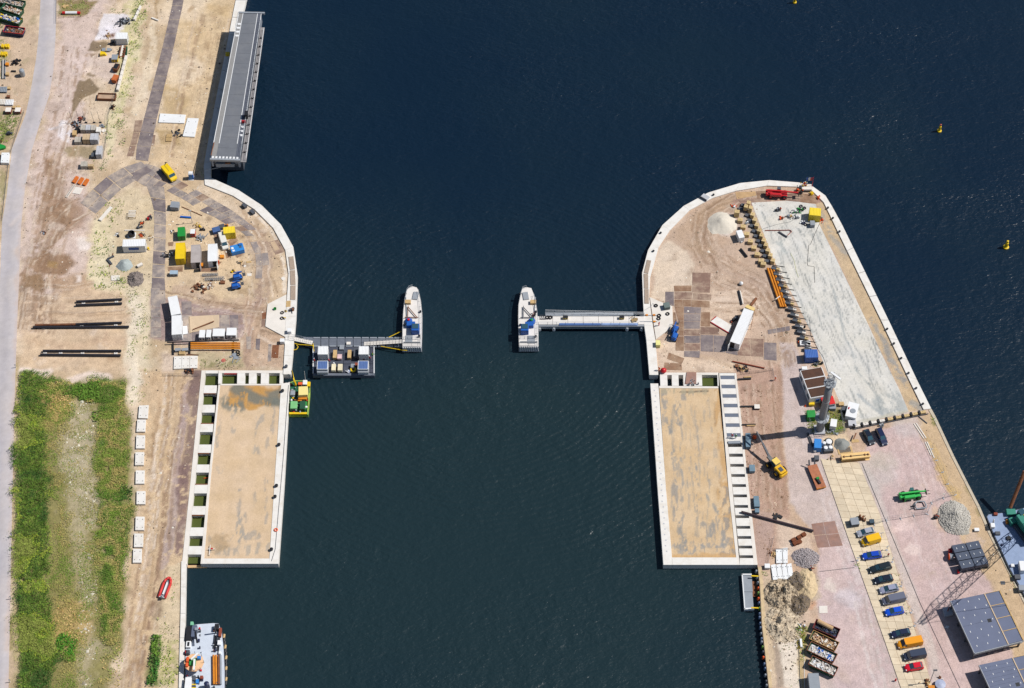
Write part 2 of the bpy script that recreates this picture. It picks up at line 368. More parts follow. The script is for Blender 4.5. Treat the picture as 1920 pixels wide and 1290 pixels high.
    gr = n.new('ShaderNodeMapRange'); gr.inputs[1].default_value = .35; gr.inputs[2].default_value = .65; gr.inputs[3].default_value = .55; gr.inputs[4].default_value = 1.15; L.new(gu.outputs['Fac'], gr.inputs[0])
    gm = n.new('ShaderNodeMath'); gm.operation = 'MULTIPLY'; L.new(hs, gm.inputs[0]); L.new(gr.outputs[0], gm.inputs[1]); hs = gm.outputs[0]
    b = n.new('ShaderNodeBump'); b.inputs['Strength'].default_value = 1.0; b.inputs['Distance'].default_value = .47
    L.new(hs, b.inputs['Height']); L.new(b.outputs[0], bs.inputs['Normal'])
    return m
M_WATER = water_mat('harbour_water', (.0022, .0108, .0245), (.0090, .0215, .0262))
M_BASIN = water_mat('green_basin_water', (.058, .072, .016), (.07, .085, .022), .05)
ZW = -1.7
wtr = MB().add([(-900, -800, ZW), (900, -800, ZW), (900, 1100, ZW), (-900, 1100, ZW)], [(0, 1, 2, 3)]).build('water', M_WATER); tag(wtr, None, None, kind='structure')
M_SAND = sheet_mat('sandy_ground', .17, 2.4, .8)
M_PAVE = sheet_mat('paving', .1, 2.2, .3, .9)
M_FILL = sheet_mat('caisson_sand', .09, 2.4, .4)
M_ROAD = sheet_mat('asphalt', .05, 1.2, .1, .9)
# ---- ground, left bank
LEFT = [(-260, -160), (482, -160), (452, 0), (409, 205), (388, 328), (391, 340), (442, 361), (482, 388), (520, 424), (543, 466), (549, 513), (548, 560), (543, 632), (538, 697),
        (379, 697), (359, 900), (343, 1052), (339, 1290), (336, 1470), (-260, 1470)]
SAND=(228,208,176); DSAND=(205,182,146); MUD=(172,143,112); PINK=(222,202,185); LILAC=(176,158,152); WHITE_S=(243,232,212); SOIL=(150,132,84)
ops = [
 # pinkish gravel yard beside the road
 pl([(106,-160),(215,-160),(212,0),(190,60),(168,100),(150,220),(150,330),(168,380),(178,470),(165,560),(120,560),(40,640),(36,420),(62,280),(92,180),(104,100)], PINK, .95, 5, 3),
 pl(A_(640,0, 1090,0, 960,180, 650,190), (150,132,90), .95, 1.2, 1), pl(A_(640,60,940,60,930,180,650,180), (150,158,88), .6, 1, 1.5, .45),
 pl([(0,0),(72,0),(66,110),(50,205),(20,285),(0,330),(-200,400),(-200,0)], (214,190,158), .95, 3, 2),
 pl(A_(0,0,40,0,60,90,0,330,-100,330), (110,132,62), .85, 1.5, 1.5,.38), pl(A_(0,420,90,420,60,560,0,900,-60,900), (140,150,84), .6, 2, 2,.45),
 pl(C_(0,60,240,60,230,140,150,330,0,420,-200,420), (128,134,72), .8, 2, 2, .42), pl(C_(0,380,130,330,100,600,0,640), (186,166,128), .8, 2, 1.5),
 pl(C_(0,700,80,780,20,1290,-100,1290), (168,160,110), .8, 2, 1.5, .4),
 # pale concrete pads in the yard
 pl(A_(1170,160,1520,165,1450,420,1060,450,1120,300), (238,234,230), .95, .5, .5), pl(C_(690,150,780,150,800,200,780,400,700,380,630,330), (244,240,236), .9, .8, .6),
 pl(A_(800,600,1330,640,1300,1000,1150,900,760,700), (232,214,200), .6, 3, 2),
 ln(C_(560,250,780,215), .9, (236,228,220), .9, .4, .2, 0),
 # wet patches and puddles
 pl(C_(700,480,800,440,1040,440,1060,560,900,590,780,560), (166,150,114), .85, 1.5, 1.5), pl(C_(540,600,640,560,720,800,700,1000,820,1180,700,1290,480,1290,420,1180,520,1000), MUD, .7, 4, 2.5),
 ln(C_(560,620,580,900,640,1100,760,1290), 2.2, (158,126,98), .7, 2, 1.5, .3), ln(C_(820,680,700,700,650,860), 2, (178,150,120), .7, 2, 1.5),
 pl(G_(600,0,780,0,760,140,650,260,540,460,420,640,300,660,380,500,520,330), MUD, .85, 3, 2), pl(G_(460,440,740,470,860,560,740,670,560,710,420,690,390,640), (158,128,98), .9, 1.5, 1.6),
 pl(G_(250,700,480,700,530,800,480,880,360,870,260,860), (162,134,104), .85, 1.5, 1.6), sp(G_(640,770), 2.2, (182,150,118), .8), sp(G_(880,820), 5, (188,158,124), .8), sp(G_(700,60), 6, (164,132,102), .7),
 pl(G_(880,300,1040,300,1020,460,900,440), (246,236,222), .85, 2, 1.5), pl(G_(870,680,930,680,920,770,870,760), (244,232,216), .85, 1, .8),
 ln(G_(250,1280,500,1000,700,860,960,800), 3.5, (206,178,144), .5, 3, 2, .35), ln(G_(260,930,420,1100,900,1000), 2, (212,186,154), .6, 2, 2, .3),
 ln(G_(240,700,650,280), .8, (150,120,92), .6, .5, .6, .3), ln(G_(380,560,760,160), .8, (156,126,98), .6, .5, .6, .3),
 # dune strip with tufts
 pl([(262,-60),(285,-60),(262,100),(228,210),(205,300),(190,260),(222,120)], (232,220,178), .9, 2, 2), pl(B_(0,0,220,0,60,700,0,1000,-120,1290,-200,1290), (206,200,140), .55, 2, 2, .44),
 pl(G_(1100,80,1260,60,1290,460,1180,640,1420,820,1650,900,1650,1290,1480,1290,1420,1000,1080,900,1020,700), (236,224,184), .9, 2, 2),
 pl(H_(0,0,250,0,240,600,240,1290,0,1290,-20,600), (243,230,200), .95, 2, 1.2),
 # storage field
 pl([(40,560),(140,545),(235,545),(235,700),(40,690)], (226,200,164), .8, 3, 2), ln([(60,600),(140,585),(235,590)], 2, (210,182,146), .6, 1.5, 1.2, .3), ln([(60,640),(140,645),(230,640)], 2.5, (212,184,150), .6, 1.5, 1.2, .3),
 ln(AA_(160,240,290,250,400,260), 2, (240,224,206), .8, 1, 1, 0), ln(AA_(600,300,850,300), 3, (242,224,204), .85, 1.2, 1, 0),
 # overgrown field base
 pl([(36,700),(60,705),(110,715),(236,712),(246,800),(248,920),(240,1000),(236,1120),(228,1200),(200,1290),(190,1470),(20,1470),(28,1000)], (146,140,84), .95, 2, 1.5),
 pl(AA_(600,480,780,480,800,720,780,1290,560,1290,480,900,560,640), (196,184,150), .85, 4, 3), pl(AB_(460,0,670,0,650,300,680,900,650,1290,560,1290,570,800,520,300), (190,178,142), .8, 4, 3),
 sp(AA_(400,520), 6, (196,170,104), .7), sp(AB_(470,850), 6, (196,166,104), .7), ln(AA_(130,180,150,1290), 1, (196,176,128), .8, .6, .4), ln(AB_(85,0,110,900,125,1290), 1.2, (206,186,142), .8, .6, .4),
 # dirt track along the field, between slabs and left wall
 pl([(262,690),(376,700),(357,900),(342,1050),(330,1060),(300,1290),(290,1470),(215,1470),(240,1290),(245,1060),(262,900)], (218,192,152), .95, 2, 1.2),
 ln([(318,700),(300,900),(285,1060),(262,1290),(250,1470)], 1.0, (176,146,110), .55, .6, .7, .3), ln([(300,700),(284,900),(270,1060),(248,1290),(236,1470)], 1.0, (182,152,116), .55, .6, .7, .3), ln([(309,740),(290,930),(262,1180)], .6, (240,220,184), .5, .5, .6, .35),
 ln(Y_(165,140,130,600,70,1290), 2.2, (184,164,154), .9, .6, .7), ln([(334,900),(318,1000),(305,1060)], 2.2, (188,170,160), .85, .6, .7), ln(Y_(285,140,270,300), 3, (128,106,100), .9, .8, .8), ln(Y_(255,300,240,560,225,800,215,1040,170,1290), 2.3, (138,116,108), .85, .8, .9, .32), ln(AC_(170,0,140,200,130,500,90,760,80,900), 2.4, (140,116,110), .85, .8, .9, .34),
 ln(X_(300,500,200,900,120,1290), .8, (150,122,92), .5, .6, .6, .3), sp(X_(210,1100), 2.5, (176,146,112), .7),
 pl([(310,1060),(340,1060),(337,1290),(330,1470),(285,1470),(300,1290),(290,1200)], (226,208,170), .8, 1.5, 1), pl(X_(360,450,450,450,440,600,350,640), (168,148,120), .85, 1, 1),
 pl(X_(340,780,420,780,420,1290,290,1290), (110,130,62), .85, 1.2, 1), pl(X_(420,820,600,820,590,1290,420,1290), (176,176,110), .7, 1.5, 1, .42),
 # sand by the parked bridge
 pl([(345,-160),(470,-160),(440,0),(402,205),(380,326),(300,310),(296,215),(330,100)], (226,202,160), .85, 2, 1), pl(B_(400,960,560,960,700,1180,600,1290,380,1290), (202,176,130), .8, 2, 2), pl(B_(700,200,860,240,880,420,720,380), (208,182,138), .6, 3, 2), pl(B_(930,40,1200,60,1150,200,960,140), (206,180,134), .6, 2, 2),
 sp(B_(640,800), 5, (240,222,190), .7), sp(B_(640,60), 6, (238,220,188), .7), ln(B_(330,0,310,450,230,820,150,1080), .8, (176,150,110), .7, .5, .5), ln(B_(300,250,290,600,100,1290), 2.2, (240,224,192), .8, 1, 1),
 pl(D_(330,250,610,260,590,430,340,430), (186,160,112), .75, 1, 1), pl(D_(250,440,760,440,740,1290,600,900,250,620), (224,198,156), .6, 3, 2),
 # round head with the building site
 pl([(196,400),(240,345),(270,350),(292,380),(292,690),(262,690),(262,560),(196,520)], (222,206,166), .6, 3, 2),
 pl([(312,352),(430,400),(470,470),(475,560),(440,590),(312,570),(312,420)], (224,200,160), .9, 2.5, 1.5), pl([(440,380),(480,395),(512,430),(535,470),(540,515),(536,550),(500,570),(470,590),(476,480)], (214,190,154), .9, 2, 1.5),
 pl(F_(540,1080,700,1100,640,1230,540,1200), (196,170,132), .8, 1.5, 1), ln(F_(960,940,1040,1160), .5, (160,134,104), .7, .4, .5), ln(F_(900,680,1050,760,1100,860), .5, (166,138,108), .6, .4, .6), ln(F_(760,380,840,450), 2.2, (158,128,104), .6, .8, .8),
 ln(F_(850,540,920,700,900,1000,860,1290), 2.6, (192,168,144), .7, .8, .7, .3), ln(F_(780,560,830,720,820,1000,760,1290), 1.6, (176,152,134), .7, .8, .7, .3),
 ln(F_(560,20,760,200,960,400,1080,640,1130,900,1120,1150), .9, (244,232,208), .8, .5, .5, .38),
 pl(H_(250,80,600,120,1290,230,1290,560,720,620,400,610,250,560), (170,148,142), .9, 1.5, 1), ln(H_(560,20,900,170,1290,250,1550,300), 3.0, (198,174,148), .75, 1, 1, .25), ln(H_(640,0,1000,120,1400,180), 1.4, (214,188,156), .8, .8, .8), ln(H_(600,270,860,220), 1, (200,180,160), .6, .6, .6),
 pl(H_(1290,120,1560,200,1540,430,1750,560,1740,900,1290,880), (204,176,146), .85, 1.5, 1.2), ln(H_(1480,120,1380,300,1360,700), 2.2, (182,156,140), .7, .8, .9, .3), ln(H_(1320,560,1340,900), 2, (184,158,134), .7, .8, .9, .3),
 ln(H_(1470,540,1650,640), .8, (238,220,194), .6, .5, .5), ln(H_(1500,480,1700,530), .5, (150,126,102), .7, .4, .5),
 pl(H_(700,720,1290,710,1290,900,830,900), (200,186,146), .8, 1.2, 1), pl(H_(840,820,1260,820,1250,900,820,900), (150,148,96), .7, 1.2, 1.2, .42), pl(H_(380,740,520,750,510,980,390,990), (226,206,180), .85, .8, .6), pl(H_(250,930,700,1000,600,1290,240,1290), (218,190,150), .8, 1.5, 1),
]
DK = [(150,122,96), (168,140,112), (182,154,124), (240,224,198)]
ops += tracks([(150,90),(140,200),(120,290),(95,400),(75,520),(60,620)], 60, 36, DK, .5, .4, 3)+tracks([(170,380),(130,400),(100,430),(70,500),(60,600)], 40, 22, DK, .4, .5, 4)
ops += tracks([(330,705),(318,800),(300,920),(288,1040),(268,1180),(250,1300)], 70, 26, DK, .4, .4, 5)+tracks([(420,700),(470,640),(490,560),(478,470),(440,400)], 36, 26, DK, .35, .4, 6)+tracks([(300,560),(360,575),(430,590),(500,600)], 26, 18, DK, .35, .45, 7)+tracks([(50,570),(130,575),(230,570)], 20, 40, DK, .4, .3, 8)+tracks([(400,30),(372,150),(345,300)], 22, 40, DK, .4, .3, 9)
ops += stains([(110,0),(215,0),(160,120),(150,330),(180,470),(165,560),(236,700),(40,690),(36,420),(62,280),(100,130)], 170, [(158,128,98), (140,114,90), (186,156,128), (240,226,208), (120,100,82)], 71)+stains([(300,300),(386,345),(470,392),(536,470),(540,600),(530,695),(300,695),(296,420)], 150, [(160,132,102), (140,116,92), (190,162,130), (242,226,200), (124,104,88)], 72, (.3, 1.6))+stains([(262,690),(376,700),(343,1050),(300,1290),(215,1290),(250,1000)], 110, [(160,130,98), (186,156,122), (240,222,192), (132,108,84)], 73, (.3, 1.6))+stains([(345,0),(440,0),(385,320),(296,300)], 70, [(182,152,112), (240,222,188), (160,134,100)], 74, (.3, 2.2))+stains([(0,30),(70,30),(20,285),(0,320)], 40, [(140,118,84), (110,120,64), (232,214,184)], 75)
PUD = (140,121,92)
ops += [pl(A_(885,900,960,910,1010,870,1060,950,1115,1000,1090,1050,960,1090,890,1140,840,1250,805,1250,830,1060), PUD, .92, .5, .5), pl(A_(1020,455,1150,470,1230,480,1200,540,1060,580,985,560), PUD, .9, .5, .6), pl(A_(1005,600,1075,605,1020,645), (150,124,98), .8, .4, .4), sp(A_(1035,820), .8, PUD, .8), pl(A_(1190,370,1300,360,1290,420,1200,420), (150,118,92), .7, .6, .6),
 pl(G_(460,470,740,490,800,560,720,660,560,700,420,680), (154,124,96), .75, 1.2, 1.4), pl(G_(540,540,660,550,650,620,530,610), (176,144,96), .8, .8, .8), pl(G_(270,720,460,710,520,800,470,870,360,860,270,840), (152,124,92), .8, 1.2, 1.2), pl(G_(620,10,780,20,740,130,640,110), (150,120,92), .7, 1.5, 1.5), pl(C_(480,950,600,960,640,1010,540,1060,480,1010), (158,128,98), .75, 1.2, 1.2), pl(C_(520,600,600,600,600,700,540,690), (160,130,100), .7, 1, 1)]
g = painted('ground', LEFT, 0.0, .36, SAND, ops, M_SAND, base2=DSAND, bsize=5, bamt=.9, fine=.18); tag(g, None, None, kind='structure')
# ---- asphalt road on the left edge
rl = [(76,-160),(76,0),(72,72),(68,108),(58,167),(48,215),(22,280),(12.5,367),(4,415),(-3,600),(-25,900),(-45,1290),(-55,1470)]
rr = [(106,-160),(106,0),(104,72),(100,133),(92,180),(80,215),(60,280),(47.5,350),(40,420),(32,615),(27,760),(23,940),(16,1290),(12,1470)]
road = painted('road', rl+rr[::-1], .006, .5, (206,200,194), [
  ln([(100,0),(98,120),(76,220),(54,300),(34,430),(24,640),(18,900),(8,1290)], 1.6, (212,206,200), .6, 1, .6, .2), ln([(84,0),(78,120),(60,210),(32,310),(16,420),(8,640),(-4,900),(-10,1290)], 1.6, (190,186,184), .7, 1.5, .5, .2),
  ln(G_(130,130,230,20), 1.2, (218,208,198), .7, .6, .5), pl([(45,350),(60,280),(85,215),(104,140),(104,90),(96,140),(74,220),(52,280),(40,350)], (214,202,194), .6, 1.5, 1.2), ln(rr[7:], 1.2, (216,200,186), .8, 1., .8, .15)], M_ROAD, base2=(198,194,190), bsize=12, bamt=.6); tag(road, None, None, kind='structure')
# ---- ground, right bank
RIGHT = [(1227,699),(1221,638),(1214,610),(1211,556),(1212,515),(1226,465),(1249,427),(1287,390),(1332,366),(1383,350),(1440,343),(1497,346),(1523,353),(1546,373),(1557,393),(1572,424),(1659,600),(1736,764),
         (1747,770),(1785,850),(1833,949),(1855,1000),(1916,1118),(2060,1400),(2060,1470),(1449,1470),(1441,1290),(1434,1226),(1428,1171),(1424,1096),(1420,1058),(1404.6,920),(1380.5,699)]
BRN=(206,178,148); GRV=(196,164,140)
ops = [
 pl([(1225,480),(1262,430),(1330,372),(1440,350),(1410,378),(1425,440),(1460,520),(1490,590),(1490,690),(1385,698),(1240,698),(1232,640),(1262,610),(1262,575),(1220,555)], (204,180,154), .95, 1.5, 1),
 pl(K_(200,760,300,700,460,820,560,960,530,1040,530,1290,150,1290,150,860), (232,214,186), .95, 1, 1), pl(K_(730,1180,1090,1180,1250,1290,1290,1500,720,1500), (230,208,180), .85, 2, 1.4),
 pl(K_(330,600,700,300,960,220,1000,330,760,420,560,640,700,860,500,860), (196,170,140), .7, 2, 1.5), 
 ln(K_(980,240,760,320,600,450,540,600,600,760,700,860), .9, (168,142,112), .6, .5, .6, .25), ln(K_(980,280,800,350,660,450,610,580,650,700,760,840), .9, (164,138,108), .6, .5, .6, .25), ln(K_(1000,330,840,380,700,470,670,600,720,720), .6, (176,148,118), .5, .5, .6, .25),
 ln(K_(720,860,1000,1000,1280,1200,1390,1480), 1.2, (182,154,128), .5, .8, .8, .3), ln(K_(560,860,800,1000,1080,1080,1200,1290), 1.4, (186,158,134), .5, 1, 1, .3), ln(K_(820,840,1100,960), .7, (178,150,124), .5, .6, .7, .3),
 pl(K_(700,480,820,410,900,420,960,560,900,660,820,640,720,580), (244,236,222), .8, 1.5, .8),
 pl(K_(890,340,1120,320,1340,930,1280,960,1120,640), (188,178,158), .7, 1.2, .8), ln(M_(1090,170,1190,300,1260,460,1280,560), .8, (168,142,116), .6, .6, .7, .25), ln(M_(730,330,1000,330), 1.5, (236,216,190), .6, 1, 1, .3),
 pl(M_(340,700,450,860,620,940,960,940,1390,960,1400,1030,980,1060,200,1060,170,800), (232,210,180), .85, 1.5, 1.2), pl(M_(960,930,1400,960,1410,1290,990,1290), GRV, .8, 1, .8), ln(M_(600,900,960,1000), 1, (206,180,148), .6, .8, .8, .3),
 # gravel strip behind the chamber
 pl([(1383,700),(1465,690),(1470,860),(1482,960),(1470,1020),(1440,1060),(1420,1062),(1402,920)], GRV, .95, 1, .8), ln([(1462,690),(1467,850),(1476,940)], 1.6, (176,146,120), .6, 1, 1, .3), pl(S_(330,0,520,0,520,300,470,590,340,590), (196,170,152), .8, 1.2, .8), pl([(1450,960),(1500,985),(1520,1000),(1515,1050),(1460,1035)], (226,204,176), .85, 1.5, 1),
 ln(Q_(300,480,420,700,640,900), 1, (168,138,112), .45, .7, .8, .3),
 # paved track
 pl([(1462,640),(1490,640),(1510,720),(1540,800),(1570,900),(1600,1000),(1660,1200),(1690,1290),(1700,1470),(1540,1470),(1530,1290),(1540,1200),(1530,1120),(1535,1050),(1580,1010),(1520,990),(1482,940),(1472,830)], (212,196,184), .95, 1, .5),
 pl([(1540,1010),(1590,1010),(1670,1240),(1690,1470),(1548,1470),(1560,1290),(1545,1200),(1530,1130)], (218,196,187), .9, 1.5, 1),
 pl([(1640,805),(1712,790),(1740,830),(1782,915),(1800,1000),(1880,1060),(1930,1160),(2060,1400),(2060,1470),(1750,1470),(1740,1230),(1650,960),(1610,870)], (214,190,180), .95, 1, .5),
 pl([(1610,862),(1628,868),(1700,1060),(1760,1230),(1790,1470),(1755,1470),(1745,1240)], (216,204,190), .8, 1, .5),
 pl([(1712,790),(1748,770),(1785,850),(1833,949),(1916,1118),(2060,1400),(2000,1400),(1890,1200),(1850,1080),(1800,1010),(1780,915)], (212,186,146), .95, 1.2, 1), ln(R_(760,180,900,420,1040,720,1160,860), 2, (220,186,120), .7, 1.2, 1.2, .35), ln(R_(880,0,900,70), 1.5, (150,146,90), .8, .8, .6), ln(R_(1240,780,1340,960,1400,1100), 1, (150,140,92), .6, .8, .8, .4),
 pl(R_(880,960,1000,1080,1000,1290,880,1200), (214,186,156), .7, 1.5, 1.5), sp(R_(200,640), 5, (206,198,184), .6), sp(R_(340,500), 3, (206,196,180), .7), sp(R_(560,80), 4, (208,200,190), .6), sp(R_(560,1190), 2.2, (238,214,200), .8), sp(T_(715,375), 1.5, (240,220,206), .8), sp(S_(1180,800), 1.5, (234,222,206), .8), sp(S_(1340,960), 3, (220,214,212), .6), sp(S_(720,1080), 2, (236,226,206), .8), sp(S_(910,1030), 1.6, (206,150,110), .7),
 pl(U_(700,600,830,560,830,900,760,1290,690,1290,690,900), (196,176,124), .8, 1.2, 1), pl(U_(690,580,800,600,800,760,720,800), (150,140,70), .8, 1, 1, .35), pl(U_(490,640,700,600,720,900,730,1290,530,1290,500,900), (240,228,204), .95, .8, .6), pl(U_(430,640,500,640,540,1290,450,1290,430,900), (178,162,140), .85, .7, .7), pl(U_(310,400,440,400,440,1290,380,1290), (224,202,166), .95, .8, .6),
 pl(U_(330,40,700,60,960,40,960,220,800,420,640,600,400,500,320,200), (206,188,156), .85, 2, 1.5), pl(N_(370,900,560,900,740,880,760,1120,600,1160,400,1100), (120,124,62), .8, 1.2, 1.2, .3), pl(N_(540,1150,790,1140,850,1290,560,1290), (232,210,172), .9, .8, .4), pl(N_(760,960,900,1040,860,1130,800,1120), (206,188,160), .8, .8, .6), pl(N_(560,840,700,820,740,960,640,940), (146,140,100), .7, 1, 1, .36),
 ln(L_(160,380,1110,390), 3.4, (170,138,120), .85, .8, .4), pl([(1532,383),(1545,380),(1560,402),(1656,604),(1731,766),(1704,772),(1686,730),(1624,600),(1580,510),(1536,420)], (212,188,148), .95, .6, .5),
 ln(N_(1060,0,1180,240,1220,420,1320,560,1390,640), 1.6, (150,156,154), .7, .8, 1, .38), ln(N_(1480,840,1540,880), 2.5, (160,164,158), .7, 1, 1), ln(L_(1150,520,1300,780,1419,1000), 2, (160,164,158), .6, 1, 1, .4),
]
DK = [(150,122,96), (168,140,112), (180,152,124), (232,212,186)]
ops += tracks([(1395,360),(1330,400),(1318,450),(1345,500),(1420,540),(1470,610)], 60, 26, DK, .35, .45, 13)+tracks([(1340,560),(1420,560),(1455,610),(1470,690)], 40, 24, DK, .35, .45, 14)+tracks([(1500,680),(1520,800),(1560,930),(1620,1120),(1660,1290)], 36, 22, [(190,172,160), (226,214,204), (200,180,172)], .7, .35, 15, .45)+tracks([(1680,800),(1720,920),(1760,1050),(1820,1200)], 36, 45, [(204,182,172), (232,216,206), (196,176,166)], .7, .35, 16, .45)+tracks([(1425,720),(1435,820),(1445,960)], 30, 30, DK, .3, .35, 17)
ops += stains([(1225,480),(1330,372),(1410,378),(1460,520),(1495,690),(1240,698)], 150, [(150,122,94), (176,146,118), (234,214,188), (124,100,80)], 81, (.3, 1.7))+stains([(1383,700),(1465,690),(1482,960),(1420,1060)], 80, [(160,126,100), (176,146,122), (220,196,170), (128,100,80)], 82, (.2, 1.3))+stains([(1470,700),(1560,900),(1690,1290),(1540,1290),(1530,1060)], 90, [(190,166,152), (230,214,204), (176,156,146), (206,186,160)], 83, (.3, 2.2), (.1, .35))+stains([(1640,805),(1740,800),(1900,1150),(1900,1290),(1780,1290)], 90, [(190,164,150), (228,210,200), (176,154,142), (208,186,156)], 84, (.3, 2.2), (.1, .35))
g = painted('ground', RIGHT, 0.0, .36, BRN, ops, M_SAND, base2=(218,194,166), bsize=5, bamt=.8, fine=.14); tag(g, None, None, kind='structure')
# ---- grey capped slab field on the right head
SLAB = [(1409,380),(1480,376),(1530,383),(1536,420),(1580,510),(1624,600),(1654,665),(1686,730),(1704,772),(1660,783),(1602,798),(1580,768),(1548,690),(1522,625),(1490,560),(1452,490)]
ops = []
rs = random.Random(5)
dx_, dy_ = (1704-1532)/math.hypot(172, 389), 389/math.hypot(172, 389)
for k in range(420):
    a = rs.uniform(0, 1); b = rs.uniform(.02, .98); l_ = rs.choice([2, 3, 8, 16, 26, 40, 60, 80])*rs.uniform(.6, 1.4)
    p0 = (1412+a*175+b*(115+a*5), 384+a*400-b*8*a); e = rs.gauss(0, .06)
    q0 = (p0[0]+l_*(dx_+e), p0[1]+l_*dy_)
    ops.append(ln([p0, ((p0[0]+q0[0])/2+rs.gauss(0, l_*.03), (p0[1]+q0[1])/2), q0], rs.uniform(.04, .26) if l_ > 8 else rs.uniform(.1, .5), rs.choice([(128,132,132), (148,152,152), (116,122,122), (166,170,168)]), rs.uniform(.35, .8), .28, .2, rs.choice([.3, .45, .5])))
ops += [pl(L_(560,850,700,830,730,1020,640,1060), (176,182,180), .6, 1.5, 1.2, .36), pl(L_(1020,480,1110,400,1170,560,1100,640), (178,184,182), .5, 1.5, 1, .36), ln(N_(1100,830,1300,780,1390,930,1150,900), 2.5, (164,170,170), .6, 1.5, 1.2, .4), ln(N_(1150,960,1100,760,900,500,760,100,660,-300), .5, (150,158,160), .55, .4, .5, .3), ln(N_(900,760,1150,950), .8, (170,176,178), .7, .5, .5), ln(N_(880,1040,1420,930), 1.6, (196,190,172), .8, .8, .5)]
g = painted('concrete_floor', SLAB, .02, .3, (226, 221, 212), ops, M_PAVE, base2=(219, 215, 207), bsize=3., bamt=.7, brk=(.8, 2.02, 3.5), fine=.09); tag(g, None, None, kind='structure')
# ---- concrete slab parking strip: every slab its own piece
apron = thing('parking_apron', None, None); apron['kind'] = 'structure'
Lp = [Q_(1045,470), (1587,1000), (1658,1200), (1689,1290), (1703,1330)]; Rp = [(1611,868), (1650,965), (1718,1190), (1743,1270), (1761,1330)]
def along(pts, t):
    ws = [P(*p) for p in pts]; ls = [(b-a).length for a, b in zip(ws[:-1], ws[1:])]; d = t*sum(ls)
    for a, b, l in zip(ws[:-1], ws[1:], ls):
        if d <= l or l is ls[-1]: return a.lerp(b, d/l)
        d -= l
M_SLAB = mat('paving_slab_concrete', (228, 210, 182), .9, var=.09, scale=1.1, rnd=.1, grime=(206,180,146), grime_amt=.4)
NR = 36
MB().prism([p.xy[:] for p in [along(Lp, k/12) for k in range(13)]+[along(Rp, k/12) for k in range(12, -1, -1)]], -.1, .012).build('joint_bed', mat('joint_sand', (150, 126, 98), .95), apron)
for i in range(NR):
    for j in range(4):
        q = []
        for di, dj in ((0, 0), (1, 0), (1, 1), (0, 1)):
            a = along(Lp, (i+di)/NR); b = along(Rp, (i+di)/NR); q.append(a.lerp(b, (j+dj)/4))
        c = sum(q, Vector())/4; q = [c+(v-c)*(1-.03) for v in q]
        MB().prism([v.xy[:] for v in q], -.1, .035).build('concrete_slab', M_SLAB, apron)
# ================================================================== QUAY WALLS
def quay(name, label, outer, inner, ztop, m, z0=-6, gap=.03, lower=None, cat='quay wall', sub=1):
    t = thing(name, label, cat)
    o = [P(*p, ztop) for p in outer]; i_ = [P(*p, ztop) for p in inner]; lo = MB()
    for k in range(len(o)-1):
        n = max(1, round((o[k+1]-o[k]).length/7.5)) if sub else 1
        for j in range(n):
            a = o[k].lerp(o[k+1], j/n+.002); b = o[k].lerp(o[k+1], (j+1)/n-.002); c_ = i_[k].lerp(i_[k+1], (j+1)/n-.002); d = i_[k].lerp(i_[k+1], j/n+.002)
            MB().prism([v.xy[:] for v in (a, b, c_, d)], -1.3, ztop).build('coping_slab', m, t)
        q = [o[k]*.94+i_[k]*.06, o[k+1]*.94+i_[k+1]*.06, o[k+1]*.1+i_[k+1]*.9, o[k]*.1+i_[k]*.9]
        lo.prism([v.xy[:] for v in q], z0, -1.304)
    lo.build('wall_face', M_CONCW, t); return t
oL = [(493,-160),(461,0),(412,205),(395.5,300),(395,333),(446.7,356),(491,385),(526.7,421),(550,463),(557.7,514),(556,564),(555,593),(551.7,633),(545,702)]
iL = [(474,-160),(442,0),(402,200),(382,310),(384,346),(436.7,366.7),(477,392),(512,427),(535,469),(541,513),(538,560),(536,593),(535,632),(531,702)]
quay('quay_wall', 'white concrete quay wall curving round the left bank past the parked bridge', oL, iL, .3, M_CONC2)
tg = thing('bridge_abutment', 'pale concrete landing where the floating jetty meets the left quay', 'abutment')
MB().prism(pw([(537,552),(501.7,570),(497.5,611.7),(535,631.7)], .26), -1, .26).build('landing_slab', M_CONC, tg)
oR = [(1217.7,703),(1212,637.7),(1208,609.8),(1205.6,556),(1204,511.6),(1215,469),(1242,422),(1282,386),(1328,361),(1388,343),(1442,337.7),(1497.7,342),(1524,349.5),(1547.6,366.5),(1560,386.7),(1578.6,420.8),(1666,600),(1719,711.6),(1746,766)]
iR = [(1234.4,703),(1229,637.7),(1224,609.8),(1217,556),(1219,520),(1235,463),(1256,431.6),(1293,394),(1336,371),(1378.6,358),(1438,348),(1496,350),(1523,357.5),(1544.5,379),(1555,400.6),(1568,428),(1652,600),(1702,706),(1732,768)]
quay('quay_wall', 'white concrete quay wall curving round the right bank head', oR, iR, .3, M_CONC2)
tg = thing('bridge_abutment', 'pale concrete landing where the railed jetty meets the right quay', 'abutment')
MB().prism(pw([(1218.5,557),(1246.5,569),(1260.5,574),(1262,611.6),(1230,636)], .26), -1, .26).build('landing_slab', M_CONC, tg)
M_OLDQ = mat('old_quay_concrete', (206, 192, 170), .9, var=.1)
quay('quay_wall', 'old quay edge with thin pale coping along the lower right bank', [(1746.5,766.5),(1754,780),(1789,855),(1837,949),(1859,1000),(1920,1118),(2064,1400)], [(1741,768),(1749,782),(1784,856),(1832,950),(1854,1001),(1914,1119),(2058,1402)], .12, M_OLDQ)
quay('quay_wall', 'narrow white quay wall beside the moored barge at lower left', [(349,1052),(347.5,1150),(344,1290),(340,1470)], [(340,1052),(338.5,1150),(335,1290),(331,1470)], .3, M_CONC2)
